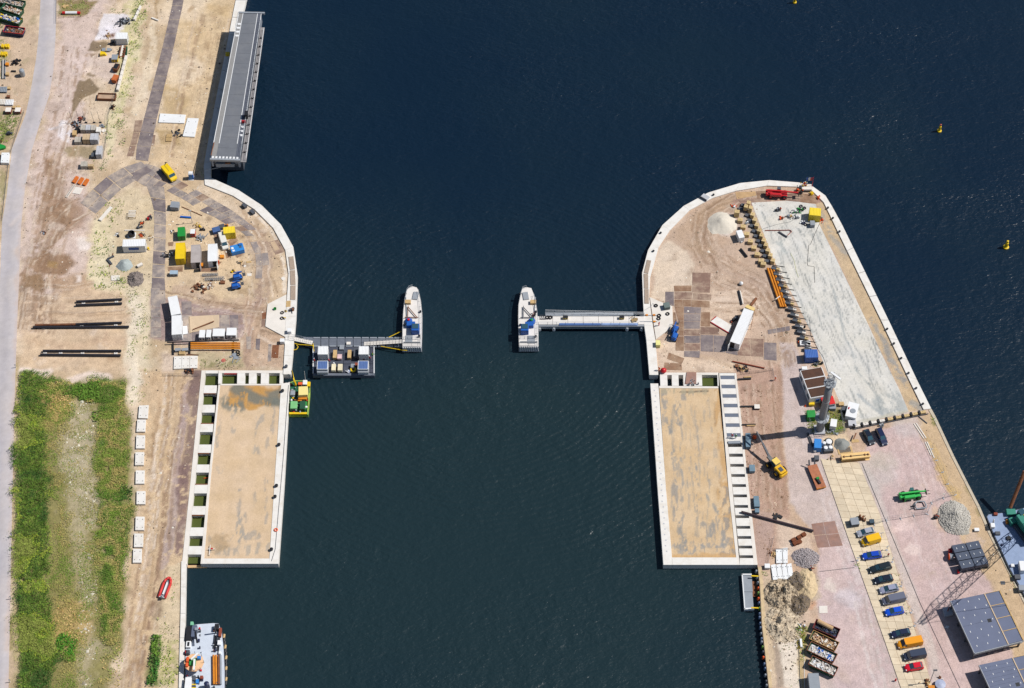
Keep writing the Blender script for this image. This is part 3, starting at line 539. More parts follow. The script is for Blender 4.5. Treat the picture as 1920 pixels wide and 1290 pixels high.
quay('quay_wall', 'sheet piled quay edge hung with coloured floats at lower right', [(1421,1063),(1425,1096),(1429,1171),(1435,1226.5),(1442,1290),(1452,1470)], [(1428,1063),(1431,1096),(1435,1171),(1441,1226.5),(1448,1290),(1458,1470)], .1, mat('sandy_coping', (216,190,150), .9, var=.15))
# ================================================================== LOCK CHAMBER HEADS (caissons)
def caisson(label, pieces, fill, fill_ops, holes_poly, fbase, fbase2):
    t = thing('lock_caisson', label, 'caisson')
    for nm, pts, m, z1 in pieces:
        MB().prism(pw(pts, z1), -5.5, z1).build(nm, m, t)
    f = painted('sand_fill', fill, .02, .27, fbase, fill_ops, M_FILL, base2=fbase2, bsize=3, bamt=.6, brk=(.75, 1.5, 3.0), fine=.07); f.parent = t
    wb = MB(); wb.add([(*p, -1.12) for p in holes_poly], [tuple(range(len(holes_poly)))]).build('basin_water', M_BASIN, None)['kind'] = 'structure'
    return t
def lerp2(a, b, t): return (a[0]+(b[0]-a[0])*t, a[1]+(b[1]-a[1])*t)
def xat(line, y):
    for a, b in zip(line[:-1], line[1:]):
        if a[1] <= y <= b[1]: return a[0]+(b[0]-a[0])*(y-a[1])/(b[1]-a[1])
    return line[-1][0] if y > line[-1][1] else line[0][0]
# left caisson
wo_ = [(378,694.5),(357.5,900),(341,1058)]; wi_ = [(385.5,694.5),(366,900),(350,1058)]     # outer strip, west
eo_ = [(409.5,694.5),(390.5,900),(376,1058)]; ei_ = [(413.5,721),(395,900),(383,1048)]
pcs = [('edge_beam', wo_+wi_[::-1], M_CONC, .1), ('edge_beam', [(409.5,721),(390.5,900),(376,1057)]+[(380,1057),(383,1047),(395,900),(413,721)], M_CONC, .1)]
hole_y = [(700,722.5),(737,759),(773.5,795),(810,833.5),(849,871),(886,909),(925,949),(965,989),(1005,1024),(1039.5,1058)]
ys = [694.5]+[y for h in hole_y for y in h]
for a, b in zip(ys[0::2], ys[1::2]):
    pcs.append(('cross_slab', [(xat(wi_, a)+.2, a), (xat(eo_, a)-.2, a), (xat(eo_, b)-.2, b), (xat(wi_, b)+.2, b)], M_CONC2, .085))
for x0, x1 in ((409.7,416),(445,459.5),(467,481),(489.5,504),(524.6,531)):
    pcs.append(('cross_slab', [(x0,699.6),(x1,699.6),(x1-.6,719.6),(x0-.6,719.6)], M_CONC2, .085))
pcs += [('edge_beam', [(409.7,694.5),(531,694.5),(531,699.4),(409.7,699.4)], M_CONC, .1), ('edge_beam', [(413.2,719.8),(531,719.8),(530,722.5),(413.2,722.5)], M_CONC, .1),
        ('edge_beam', [(527,722.6),(530.5,719),(543.5,716),(533,900),(522,1057),(505,1057),(505.3,1047),(515,900)], M_CONC2, .12), ('edge_beam', [(380.5,1047.2),(505,1047.2),(505,1057),(379,1057)], M_CONC2, .12)]
OCH=(206,158,88); GS=(126,130,118)
fo = [pl(Y_(700,260,1215,250,1205,480,900,520,620,490), OCH, .95, 1, 1.2), ln(Y_(740,290,900,370,1060,440,1180,440), 3.4, GS, .9, 1.5, .8), pl(Y_(1070,290,1215,260,1200,470,1080,470), GS, .9, 1.5, 1), ln(Y_(620,420,700,430,780,450), 3, GS, .7, 2, 1., .44), ln(Y_(640,490,760,500), 3, GS, .8, 1, 1, .4),
      ln(Y_(520,560,500,900), 1.75, (176,170,154), .6, .5, .5, .52), ln(Y_(700,520,690,760), 1.54, (170,166,152), .6, .5, .5, .52), ln(Y_(980,540,940,1000), 1.82, (166,164,152), .6, .5, .5, .52), ln(Y_(1120,500,1080,940), 1.26, (172,166,152), .6, .5, .5, .52), ln(Y_(500,1000,540,1200), 1.40, (172,168,154), .6, .5, .5, .52),
      ln(AC_(1060,100,1050,750), 0.98, (168,164,152), .6, .5, .5, .52), ln(AC_(940,200,930,440), 0.84, (170,166,154), .6, .5, .5, .52), ln(AC_(740,250,740,800), 1.12, (168,164,152), .6, .5, .5, .52), ln(AC_(780,500,780,800), 2.10, (164,162,150), .6, .5, .5, .52), ln(AC_(600,740,940,720), 2.80, (170,166,152), .6, .5, .5, .52), ln(AC_(480,880,640,910,880,890,1040,840), 2.80, (166,164,150), .6, .5, .5, .52), ln(AC_(430,680,430,800), 0.70, (168,160,140), .6, .5, .5, .52), sp(AC_(540,830), 2.5, (186,160,120), .7)]
caisson('left lock caisson with green water shafts and smooth sand fill', pcs, [(413,722),(527,722),(515,900),(505.3,1047.5),(383,1047.5),(395,900)], fo, pw([(384,700),(530,700),(530,722),(400,724),(384,1059),(350,1059),(364,890)], ZW), (222,196,156), (230,204,166))
# right caisson
ww = [(1219.5,719),(1233.5,920),(1244,1059)]; wv_ = [(1235,727),(1249,920),(1260,1045)]
el = [(1347,727),(1365.6,920),(1382,1059)]; er = [(1380.5,699.5),(1404.6,920),(1420.6,1059)]
pcs = [('edge_beam', [(1219.5,719),(1234,719),(1235,727),(1249,920),(1260,1045),(1261,1059),(1244,1059),(1233.5,920)], M_CONC2, .12), ('edge_beam', [(1260.2,1045.2),(1381,1045.2),(1382.5,1059),(1261.2,1059)], M_CONC2, .12),
       ('edge_beam', [(1237.5,698.5),(1347,698.5),(1347,703),(1237.5,703)], M_CONC, .1), ('edge_beam', [(1236,723.5),(1347,724.5),(1347,728),(1236,727.5)], M_CONC, .1)]
for x0, x1 in ((1237.5,1251),(1259.5,1272),(1281,1316),(1345,1347)):
    pcs.append(('cross_slab', [(x0,703.2),(x1,703.2),(x1+.8,723.4),(x0+.8,723.4)], M_CONC2, .085))
rows = [O_(0,130)[1], O_(0,222)[1], O_(0,317)[1], O_(0,414)[1], O_(0,511)[1], O_(0,611)[1], O_(0,710)[1], 829, 850.5, 869.8, 888.8, 907.7, 927, 946.8, 966, 986, 1005, 1023, 1041]
hts = [6.8]*7+[9, 6]+[5.4]*10
sl_ = lambda y: xat([(1348,700),(1366,920),(1381.5,1059)], y)+1.2
hl = lambda y: xat([(1350,700),(1371,889),(1387,1043)], y); hr = lambda y: xat([(1376.5,700),(1396.5,889),(1413.5,1043)], y)
sr = lambda y: xat(er, y)
pcs.append(('edge_beam', [(sl_(699.5)-.9,699.5),(hl(699.5)-.2,699.5),(hl(889)-.2,889),(hl(1059)-.2,1059),(sl_(1059)-.9,1059),(sl_(920)-.9,920)], M_CONC, .1))
pcs.append(('edge_beam', [(hr(699.5)+.2,699.5),(sr(699.5),699.5),(sr(920),920),(sr(1059),1059),(hr(1059)+.2,1059),(hr(889)+.2,889)], M_CONC, .1))
ys = [699.5]
for y, h in zip(rows, hts): ys += [y, y+h]
ys.append(1059)
for a, b in zip(ys[0::2], ys[1::2]): pcs.append(('cross_slab', [(hl(a),a),(hr(a),a),(hr(b),b),(hl(b),b)], M_CONC2, .085))
M_SHAFT_SHADE = mat('painted_shaft_shade', (46, 42, 54), .8, var=.2)  # dark lining on shaft north walls, blackened to stand for the unlit depth
for y, h in list(zip(rows, hts))[7:]: pcs.append(('shaft_shade_lining', [(hl(y)+.05,y+.02),(hr(y)-.05,y+.02),(hr(y)-.05,y+.75),(hl(y)+.05,y+.75)], M_SHAFT_SHADE, -.12))
M_GRATE = mat('grey_cover_plate', (112, 120, 136), .6, .2, var=.1)
for y, h in list(zip(rows, hts))[:7]: pcs.append(('cover_plate', [(hl(y)+.1,y+.15),(hr(y)-.1,y+.15),(hr(y+h)-.1,y+h-.15),(hl(y+h)+.1,y+h-.15)], M_GRATE, .06))
rs = random.Random(9); fo = []
GSL=(150,152,146)
for x in (255, 280, 300, 330, 365, 395, 430, 470, 510, 560, 600, 650, 680, 710, 770):
    for k in range(9):
        y0 = rs.uniform(300, 1900); l_ = rs.uniform(120, 420); xx = x+rs.uniform(-14, 14)+y0*.088
        fo.append(ln([O_(xx, y0), O_(xx+l_*.088+rs.uniform(-8, 8), y0+l_)], rs.uniform(.1, .5), rs.choice([GSL, (164,162,150), (178,170,150)]), rs.uniform(.35, .75), .3, .35, rs.uniform(.42, .54)))
fo += [ln(O_(390,290,490,300,700,290), .5, (90,90,84), .8, .4, .3), ln(O_(245,290,260,600,290,700), 1.98, GSL, .7, .4, .45, .47), ln(O_(440,340,520,350), 2.20, GSL, .7, .4, .45, .47), ln(O_(380,430,400,600), 1.76, GSL, .7, .4, .45, .47), ln(O_(200,265,780,300), 2.20, (186,176,144), .7, .4, .45, .47), ln(O_(780,300,830,700,890,1290), 2.4, (206,160,96), .6, 1, 1, .42), ln(W_(960,150,1060,700,1090,980), 3, (206,164,104), .6, 1.2, 1, .42), ln(W_(980,240,1000,480), 2.20, GSL, .7, .4, .45, .47), ln(W_(990,600,1000,860), 2.75, GSL, .7, .4, .45, .47),
       ln(W_(470,540,460,700,500,820,640,840), 1.10, GSL, .7, .4, .45, .47), ln(W_(440,860,540,910,700,870), 1.65, GSL, .7, .4, .45, .47), ln(W_(380,860,430,940,600,950,720,900), 1.10, (168,166,156), .7, .4, .45, .47), ln(W_(740,640,740,820), 1.65, GSL, .7, .4, .45, .47), ln(W_(850,640,800,780), 1.10, GSL, .7, .4, .45, .47), ln(W_(740,880,960,880), 1.32, (160,160,152), .7, .4, .45, .47), ln(W_(940,990,1070,950), 1.65, GSL, .7, .4, .45, .47), ln(W_(780,300,920,500), 0.83, (160,160,150), .7, .4, .45, .47), ln(W_(390,150,400,560), 1.65, GSL, .7, .4, .45, .47), ln(W_(370,1000,1100,1010), 1.5, (214,172,112), .7, .8, .8, .3)]
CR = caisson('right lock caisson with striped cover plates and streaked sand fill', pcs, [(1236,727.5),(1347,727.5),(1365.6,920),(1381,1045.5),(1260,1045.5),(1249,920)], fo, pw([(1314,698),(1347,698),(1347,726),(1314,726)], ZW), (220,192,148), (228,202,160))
for k in range(30):
    y = 732+k*10.4; x = xat(ww, y)+6.5+(k % 2)*1.5; q = P(x, y, .12); MB().cyl((q.x, q.y, .1), (q.x, q.y, .135), .2, 8).build('anchor_socket', M_CONCW, CR)
# ================================================================== BUILDERS
def rail(t, pts, h=1.1, m=None, r=.03, step=1.6, name='railing'):
    """handrail with posts along world points (relative to t)"""
    b = MB(); pts = [Vector(p) for p in pts]; up = Vector((0, 0, 1))
    for a, c in zip(pts[:-1], pts[1:]):
        n = max(1, round((c-a).length/step))
        for k in range(n+1):
            q = a.lerp(c, k/n); b.cyl(q, q+up*h, r, 5)
        b.cyl(a+up*h, c+up*h, r, 5); b.cyl(a+up*h*.55, c+up*h*.55, r*.8, 5)
    return b.build(name, m or M_STEEL, t)
def container(c1, c2, m, label, w=2.44, h=2.6, L=None, open_end=None, group=None, name='shipping_container', cat='container', roof=None, ribs=True, z=0, base=0.0):
    """c1, c2: picture points of the roof's centre line ends"""
    loc, rz, l = spine(c1, c2, h+base); l = L or l; loc = (loc[0], loc[1], base)
    t = thing(name, label, cat, loc, rz, group)
    X, Y = l/2, w/2; b = MB(); d = .045
    n = max(6, int(l/.3))
    if ribs:
        for sy in (-1, 1):
            pts = [(-X+.08+(l-.16)*i/n, sy*(Y-(d if i % 2 else 0)-.02)) for i in range(n+1)]
            vs_ = [(x, y, .12) for x, y in pts]+[(x, y, h-.1) for x, y in pts]
            b.add(vs_, [(i, i+1, n+2+i, n+1+i) for i in range(n)])
        m2 = max(5, int(w/.3))
        pts = [(-X+.02+(d if i % 2 else 0), -Y+.08+(w-.16)*i/m2) for i in range(m2+1)]
        b.add([(x, y, .12) for x, y in pts]+[(x, y, h-.1) for x, y in pts], [(i, i+1, m2+2+i, m2+1+i) for i in range(m2)])
    b.box(0, 0, .1, l-.3, w-.3, h-.25)
    b.build('body', m, t)
    fr = MB()
    for sx in (-1, 1):
        for sy in (-1, 1): fr.box(sx*(X-.07), sy*(Y-.07), 0, .14, .14, h)
        fr.box(sx*(X-.06), 0, h-.13, .12, w-.28, .12); fr.box(sx*(X-.06), 0, .0, .12, w-.28, .16)
    for sy in (-1, 1): fr.box(0, sy*(Y-.05), h-.12, l-.28, .1, .11); fr.box(0, sy*(Y-.05), .0, l-.28, .1, .16)
    fr.build('frame', m, t)
    rf = MB(); k = max(6, int(l/.42))
    for i in range(k):
        x0 = -X+.13+(l-.26)*i/k; x1 = -X+.13+(l-.26)*(i+1)/k
        rf.add([(x0, -Y+.1, h-.03), (x0, Y-.1, h-.03), ((x0+x1)/2, Y-.1, h), ((x0+x1)/2, -Y+.1, h), (x1, Y-.1, h-.03), (x1, -Y+.1, h-.03)], [(1, 0, 3, 2), (2, 3, 5, 4)])
    rf.box(0, 0, h-.2, l-.28, w-.24, .16)
    rf.build('roof', roof or m, t)
    for s in (-1, 1):
        db = MB().box(0, 0, .14, .06, w/2-.12, h-.3)
        for q in (-.28, .28): db.cyl((.05, q*w/2, .2), (.05, q*w/2, h-.25), .025, 5)
        o = db.build('door', m, t); o.location = (X-.02, s*w/4, 0)
        if open_end and s == open_end: o.location = (X-.02+w/4, s*(Y-.05), 0); o.rotation_euler = (0, 0, math.pi/2*.9)
    if open_end:
        MB().box(X-.12, open_end*w/4, .16, .2, w/2-.16, h-.36).build('dark_interior', M_BLACK, t)
    return t
def slab(quad, label, m=None, th=.35, group=None, cat='concrete slab', name='concrete_slab', dots=True, base=0.0):
    q = [P(*p, th+base) for p in quad]; c = sum(q, Vector())/len(q)
    t = thing(name, label, cat, (c.x, c.y, base), 0, group); pts = [(v-c).xy[:] for v in q]
    inn = [(x*.985, y*.985) for x, y in pts]
    MB().prism(pts, 0, th-.04).add([(*p, th-.04) for p in pts]+[(*p, th) for p in inn], [(0, 1, 2, 3)]).prism(pts, th-.04, th, inn).build('slab', m or M_WHITE, t)
    if dots:
        for u, v in ((.2, .2), (.8, .2), (.2, .8), (.8, .8)):
            a = Vector(pts[0]).lerp(Vector(pts[1]), u); b = Vector(pts[3]).lerp(Vector(pts[2]), u); e = a.lerp(b, v)
            MB().cyl((e.x, e.y, th-.01), (e.x, e.y, th+.012), .12, 8).build('lifting_socket', M_DGREY, t)
    return t
def block(c, label, s=(1.2, 1.2, 1.2), m=None, rz=0, group=None, cat='concrete block', name='concrete_block', base=0):
    t = thing(name, label, cat, at(c, s[2]+base, base), rz, group)
    MB().bbox(0, 0, 0, *s, .06).build('body', m or M_WOODBLK, t)
    MB().cyl((-.12, 0, s[2]), (-.08, 0, s[2]+.1), .025, 5).cyl((-.08, 0, s[2]+.1), (.08, 0, s[2]+.1), .025, 5).cyl((.08, 0, s[2]+.1), (.12, 0, s[2]), .025, 5).build('lifting_eye', M_DGREY, t)
    return t
M_WOODBLK = mat('tan_concrete', (214, 186, 134), .9, var=.1, scale=1.5, rnd=.08)
def heap(c, r, h, label, m, name='gravel_pile', cat='pile', sx=1., sy=1., rough=.12, seed=1, stones=0, smat=None, ssize=.25, rz=0, peak=1.0, cmod=None):
    """displaced mound; with stones it is covered in separate lumps"""
    t = thing(name, label, cat, at(c), rz); rs = random.Random(seed); nr, na = 22, 56; vs_ = []; H = {}
    off = seed*31.7
    def hf(x, y):
        n_ = fbm(x+off, y+off, r*.7, seed)-.5; n2 = fbm(x+off, y-off, .9, seed+5)-.5; n4 = fbm(x-off, y+off, r*.32, seed+9)-.5
        q = np.clip(1-np.hypot(x/(r*sx), y/(r*sy))*(1+n_*.5), 0, 1)
        return q**peak*h*(1+n_*rough*4+n4*rough*3.2)+n2*rough*1.6*q**.3*min(1, h)-.02
    X = np.linspace(-1.25, 1.25, 46); gx, gy = np.meshgrid(X*r*sx, X*r*sy); gz = hf(gx, gy)
    V = [tuple(v) for v in np.stack([gx, gy, gz], 2).reshape(-1, 3).tolist()]; Q = []
    for j in range(45):
        for i in range(45):
            k = j*46+i
            if max(V[k][2], V[k+1][2], V[k+46][2], V[k+47][2]) > -.015: Q.append((k, k+1, k+47, k+46))
    o = MB().add(V, Q).build('mound', m, t, smooth=rough < .2)
    if stones:
        S = MB()
        sa_ = np.array([rs.uniform(0, 6.283) for _ in range(stones)]); sq = np.sqrt(np.array([rs.random() for _ in range(stones)]))*1.02
        SX, SY = sq*r*sx*np.cos(sa_), sq*r*sy*np.sin(sa_); SZ = np.maximum(0, hf(SX, SY)).tolist()
        for k in range(stones):
            x, y, z = float(SX[k]), float(SY[k]), SZ[k]; s = ssize*rs.uniform(.5, 1.4)
            base_ = [Vector(v)*s*rs.uniform(.4, .62) for v in ((1, 0, 0), (0, 1, 0), (-1, 0, 0), (0, -1, 0), (0, 0, .8), (0, 0, -.8))]
            rot = Matrix.Rotation(rs.uniform(0, 6), 3, 'Z') @ Matrix.Rotation(rs.uniform(-.6, .6), 3, 'X')
            S.add([(rot @ v)+Vector((x, y, z+s*.2)) for v in base_], [(0, 1, 4), (1, 2, 4), (2, 3, 4), (3, 0, 4), (1, 0, 5), (2, 1, 5), (3, 2, 5), (0, 3, 5)])
        so_ = S.build('stones', smat or m, t); so_['kind'] = 'stuff'
    return t
CARPARTS = {}
def car(rear, front, paint, label, kind='hatch', L=None, group='vehicles parked on the concrete slabs', W=1.8, rz=None, name=None):
    loc, r, l = spine(rear, front, .6); L = L or l; rz = r if rz is None else rz
    van = kind == 'van'; nm = name or ('parked_van' if van else 'parked_car')
    t = thing(nm, label, 'van' if van else 'car', loc, rz, group)
    hw = W/2; H = {'hatch': 1.47, 'suv': 1.68, 'van': 1.95, 'sedan': 1.43}[kind]; zb = {'hatch': .95, 'suv': 1.05, 'van': 1.12, 'sedan': .93}[kind]
    hood = zb-.1; X = L/2
    def sec(x, w_, zt):
        return [(x, -w_, .24), (x, -w_*1.0, .5), (x, -w_*.985, zt-.18), (x, -w_*.86, zt), (x, w_*.86, zt), (x, w_*.985, zt-.18), (x, w_, .5), (x, w_, .24)]
    if van: prof = [(-X, .93, zb), (-X+.12, 1, zb), (X*.3, 1, zb), (X*.62, .99, zb), (X*.72, .97, hood+.02), (X*.88, .93, hood-.12), (X*.97, .82, hood-.3), (X, .7, .6)]
    else: prof = [(-X, .74, zb-.22), (-X*.97, .88, zb-.03), (-X*.82, .97, zb), (-X*.3, 1, zb), (X*.3, 1, zb), (X*.42, .99, zb-.02), (X*.52, .97, hood+.03), (X*.8, .93, hood-.07), (X*.93, .85, hood-.18), (X, .66, .55)]
    MB().loft([sec(x, f*hw, z) for x, f, z in prof]).build('body', paint, t, smooth=False)
    if van: g0, g1, r0, r1 = X*.70, -X*.985, X*.50, -X*.96
    elif kind == 'suv': g0, g1, r0, r1 = X*.44, -X*.95, X*.14, -X*.82
    elif kind == 'sedan': g0, g1, r0, r1 = X*.42, -X*.66, X*.1, -X*.36
    else: g0, g1, r0, r1 = X*.50, -X*.93, X*.10, -X*.66
    lo = [(g0, -hw*.84), (g0, hw*.84), (g1, hw*.84), (g1, -hw*.84)]; hi = [(r0, -hw*.68), (r0, hw*.68), (r1, hw*.68), (r1, -hw*.68)]
    if van: hi = [(r0, -hw*.78), (r0, hw*.78), (r1, hw*.8), (r1, -hw*.8)]
    MB().prism(lo, zb-.05, H-.05, hi).build('windows', M_GLASS, t)
    rf = [(r0+.02, -hw*.66), (r0-.1, -hw*.71), (r1+.05, -hw*.71), (r1-.03, -hw*.62), (r1-.03, hw*.62), (r1+.05, hw*.71), (r0-.1, hw*.71), (r0+.02, hw*.66)]
    if van: rf = [(r0+.02, -hw*.76), (r0-.1, -hw*.82), (r1, -hw*.84), (r1, hw*.84), (r0-.1, hw*.82), (r0+.02, hw*.76)]
    MB().prism(rf, H-.07, H, [(x*.97, y*.93) for x, y in rf]).build('roof', paint, t)
    if van:
        xa = X*.36
        MB().prism([(xa, -hw*.99), (xa, hw*.99), (-X*.995, hw*.97), (-X*.995, -hw*.97)], zb-.03, H-.06, [(xa, -hw*.86), (xa, hw*.86), (-X*.98, hw*.86), (-X*.98, -hw*.86)]).build('cargo_panel', paint, t)
    pb = MB()
    for s in (-1, 1):
        pb.bar((g0, s*hw*.83, zb-.03), (r0, s*hw*.67, H-.04), .07, .07)
        if not van:
            pb.bar((g1, s*hw*.83, zb-.03), (r1, s*hw*.67, H-.04), .1, .08); pb.bar((g1*.25, s*hw*.845, zb-.03), (r1*.25, s*hw*.69, H-.04), .08, .05)
    pb.build('pillars', paint, t)
    wm = CARPARTS.setdefault('wheel', MB().cyl((0, -.11, 0), (0, .11, 0), .33, 14).mesh('wheel')); 
    if not wm.materials: wm.materials.append(M_TYRE)
    rm = CARPARTS.setdefault('rim', MB().cyl((0, -.125, 0), (0, .125, 0), .2, 10).mesh('rim'))
    if not rm.materials: rm.materials.append(M_STEEL)
    for sx in (.62, -.6):
        for s in (-1, 1):
            o = bpy.data.objects.new('wheel', wm); C.objects.link(o); o.parent = t; o.location = (X*sx, s*(hw-.09), .33)
            o2 = bpy.data.objects.new('rim', rm); C.objects.link(o2); o2.parent = o
    for s in (-1, 1):
        MB().box(X*.95, s*hw*.66, .62, .22, .3, .13).build('headlight', M_HL, t)
        MB().box(-X*.975, s*hw*.74, .72, .1, .24, .2).build('tail_light', M_RED, t)
        MB().box(g0*.86, s*(hw+.07), zb-.02, .14, .2, .13).build('door_mirror', paint, t)
    return t
M_HL = mat('headlight_lens', (226, 230, 234), .2, var=.02)
def skip(c1, c2, m, label, fill, w=2.45, h=1.55, group=None, seed=1, rim=None, lump=.5, palette=None, n=90):
    loc, rz, l = spine(c1, c2, h); t = thing('waste_skip', label, 'skip', loc, rz, group); X, Y = l/2, w/2; th = .08
    b = MB(); out = [(-X, -Y), (X, -Y), (X, Y), (-X, Y)]; lo = [(-X+.35, -Y+.1), (X-.15, -Y+.1), (X-.15, Y-.1), (-X+.35, Y-.1)]
    inn = [(x*(1-th*2/l*1.0), y*(1-th*2/w)) for x, y in out]; il = [(x*.96, y*.92) for x, y in lo]
    vs_ = [(*p, .1) for p in lo]+[(*p, h) for p in out]+[(*p, h) for p in inn]+[(*p, .25) for p in il]
    fs = [(3, 2, 1, 0)]+[(i, (i+1) % 4, 4+(i+1) % 4, 4+i) for i in range(4)]+[(4+i, 4+(i+1) % 4, 8+(i+1) % 4, 8+i) for i in range(4)]+[(8+i, 8+(i+1) % 4, 12+(i+1) % 4, 12+i) for i in range(4)]+[(12, 13, 14, 15)]
    b.add(vs_, fs).build('shell', m, t)
    k = max(5, int(l/.65))
    for s in (-1, 1):
        for i in range(k):
            x = -X+.5+(l-.8)*i/(k-1); MB().bar((x, s*(Y-.06), .15), (x*1.0, s*(Y+.03), h-.05), .09, .07).build('rib', m, t)
    r = MB()
    for s in (-1, 1): r.box(0, s*Y, h-.08, l+.1, .1, .12); r.box(s*X, 0, h-.08, .1, w-.11, .119)
    r.build('rim', rim or m, t)
    rs = random.Random(seed); f = MB().prism([(x*.97, y*.97) for x, y in inn], .24, h*.62)
    f.build('load', fill, t)
    pal = palette or [fill]; bs = [MB() for _ in pal]
    for i in range(n):
        q = rs.randrange(len(pal)); s = lump*rs.uniform(.35, 1.3)
        bs[q].box(rs.uniform(-X+.35, X-.35), rs.uniform(-Y+.3, Y-.3), h*.5+rs.uniform(0, .35), s*rs.uniform(.5, 2), s*rs.uniform(.3, .9), s*.45, rs.uniform(0, 3.14), .8, .7)
    for q, bb in enumerate(bs):
        if bb.v: o = bb.build('debris', pal[q], t); o['kind'] = 'stuff'
    return t
def pipes(ends, r, m, label, sleepers=(), name='steel_pipe', cat='pipe', z=.45, n=10, group=None, smat=None):
    """one pipe = one thing"""
    a, b = P(*ends[0], z), P(*ends[1], z); c = (a+b)/2
    t = thing(name, label, cat, (c.x, c.y, 0), math.atan2(b.y-a.y, b.x-a.x), group); l = (b-a).length/2
    MB().cyl((-l, 0, z), (l, 0, z), r, n).build('tube', m, t, smooth=False)
    MB().cyl((l-.02, 0, z), (l+.02, 0, z), r*.8, n).build('end_opening', M_BLACK, t)
    return t
def beam(p0, p1, m, label, w=.4, h=.4, name='steel_beam', cat='beam', base=0., z=None, group=None, ish=True):
    z = base+h if z is None else z
    a, b = P(*p0, z), P(*p1, z); c = (a+b)/2; l = (b-a).length
    t = thing(name, label, cat, (c.x, c.y, base), math.atan2(b.y-a.y, b.x-a.x), group)
    if ish:
        MB().box(0, 0, 0, l, w, h*.16).build('flange', m, t); MB().box(0, 0, h*.84, l, w, h*.16).build('flange', m, t); MB().box(0, 0, h*.16, l-.01, w*.25, h*.68).build('web', m, t)
    else:
        MB().bbox(0, 0, 0, l, w, h, min(w, h)*.1).build('body', m, t); MB().box(l/2-.1, 0, h*.1, .22, w*.9, h*.8).build('end_cap', m, t)
    return t
def cabinet(c, label, s, m, roof=None, rz=0, name='equipment_cabinet', cat='cabinet', base=0, group=None, legs=True, vents=True):
    t = thing(name, label, cat, at(c, s[2]+base, base), rz, group); X, Y, H = s
    MB().bbox(0, 0, .12, X, Y, H-.2, .04).build('body', m, t); MB().bbox(0, 0, H-.08, X+.06, Y+.06, .08, .03).build('lid', roof or m, t)
    MB().box(0, 0, 0, X*.96, Y*.9, .12).build('skid', M_DGREY, t)
    if vents:
        for k in (-.25, .25): MB().box(k*X, -Y/2-.005, H*.3, X*.3, .03, H*.4).build('door_panel', M_DGREY if roof else m, t)
    return t
def scrap(c, label, mats, ext=1.5, n=14, seed=1, name='scrap_heap', cat='scrap', size=.9, z=.3, group=None, kind='mix'):
    t = thing(name, label, cat, at(c), 0, group); rs = random.Random(seed)
    for q, m in enumerate(mats):
        b = MB()
        for i in range(n//len(mats)+1):
            x, y = rs.gauss(0, ext*.45), rs.gauss(0, ext*.4); a = rs.uniform(0, 3.14); l = size*rs.uniform(.4, 1.2)
            k = rs.random()
            if k < .45: b.bar((x-l*math.cos(a)/2, y-l*math.sin(a)/2, z*rs.uniform(.2, 1.2)), (x+l*math.cos(a)/2, y+l*math.sin(a)/2, z*rs.uniform(.2, 1.2)), .14, .14)
            elif k < .8: b.box(x, y, 0, l*.6, l*.45, z*rs.uniform(.6, 2), a, .9, .9)
            else: b.cyl((x, y, 0), (x, y, z*rs.uniform(.8, 1.8)), l*.25, 9)
        b.build(['metal_pieces', 'loose_pieces', 'small_pieces'][q % 3], m, t)
    return t
def tyre(c, label, r=.5, z=0., m=None, group=None, name='tyre'):
    t = tag(MB().build('x', M_TYRE), label, 'tyre', group) if False else None
    b = MB(); n = 14; k = 6; R = r*.72; q = r*.28; V = []; Fc = []
    for i in range(n):
        a = 6.2832*i/n
        for j in range(k):
            e = 6.2832*j/k; V.append(((R+q*math.cos(e))*math.cos(a), (R+q*math.cos(e))*math.sin(a), q+q*math.sin(e)))
    for i in range(n):
        for j in range(k): Fc.append((i*k+j, ((i+1) % n)*k+j, ((i+1) % n)*k+(j+1) % k, i*k+(j+1) % k))
    o = b.add(V, Fc).build(name, m or M_TYRE, None, smooth=True); o.location = at(c, z, z); return tag(o, label, 'tyre', group)
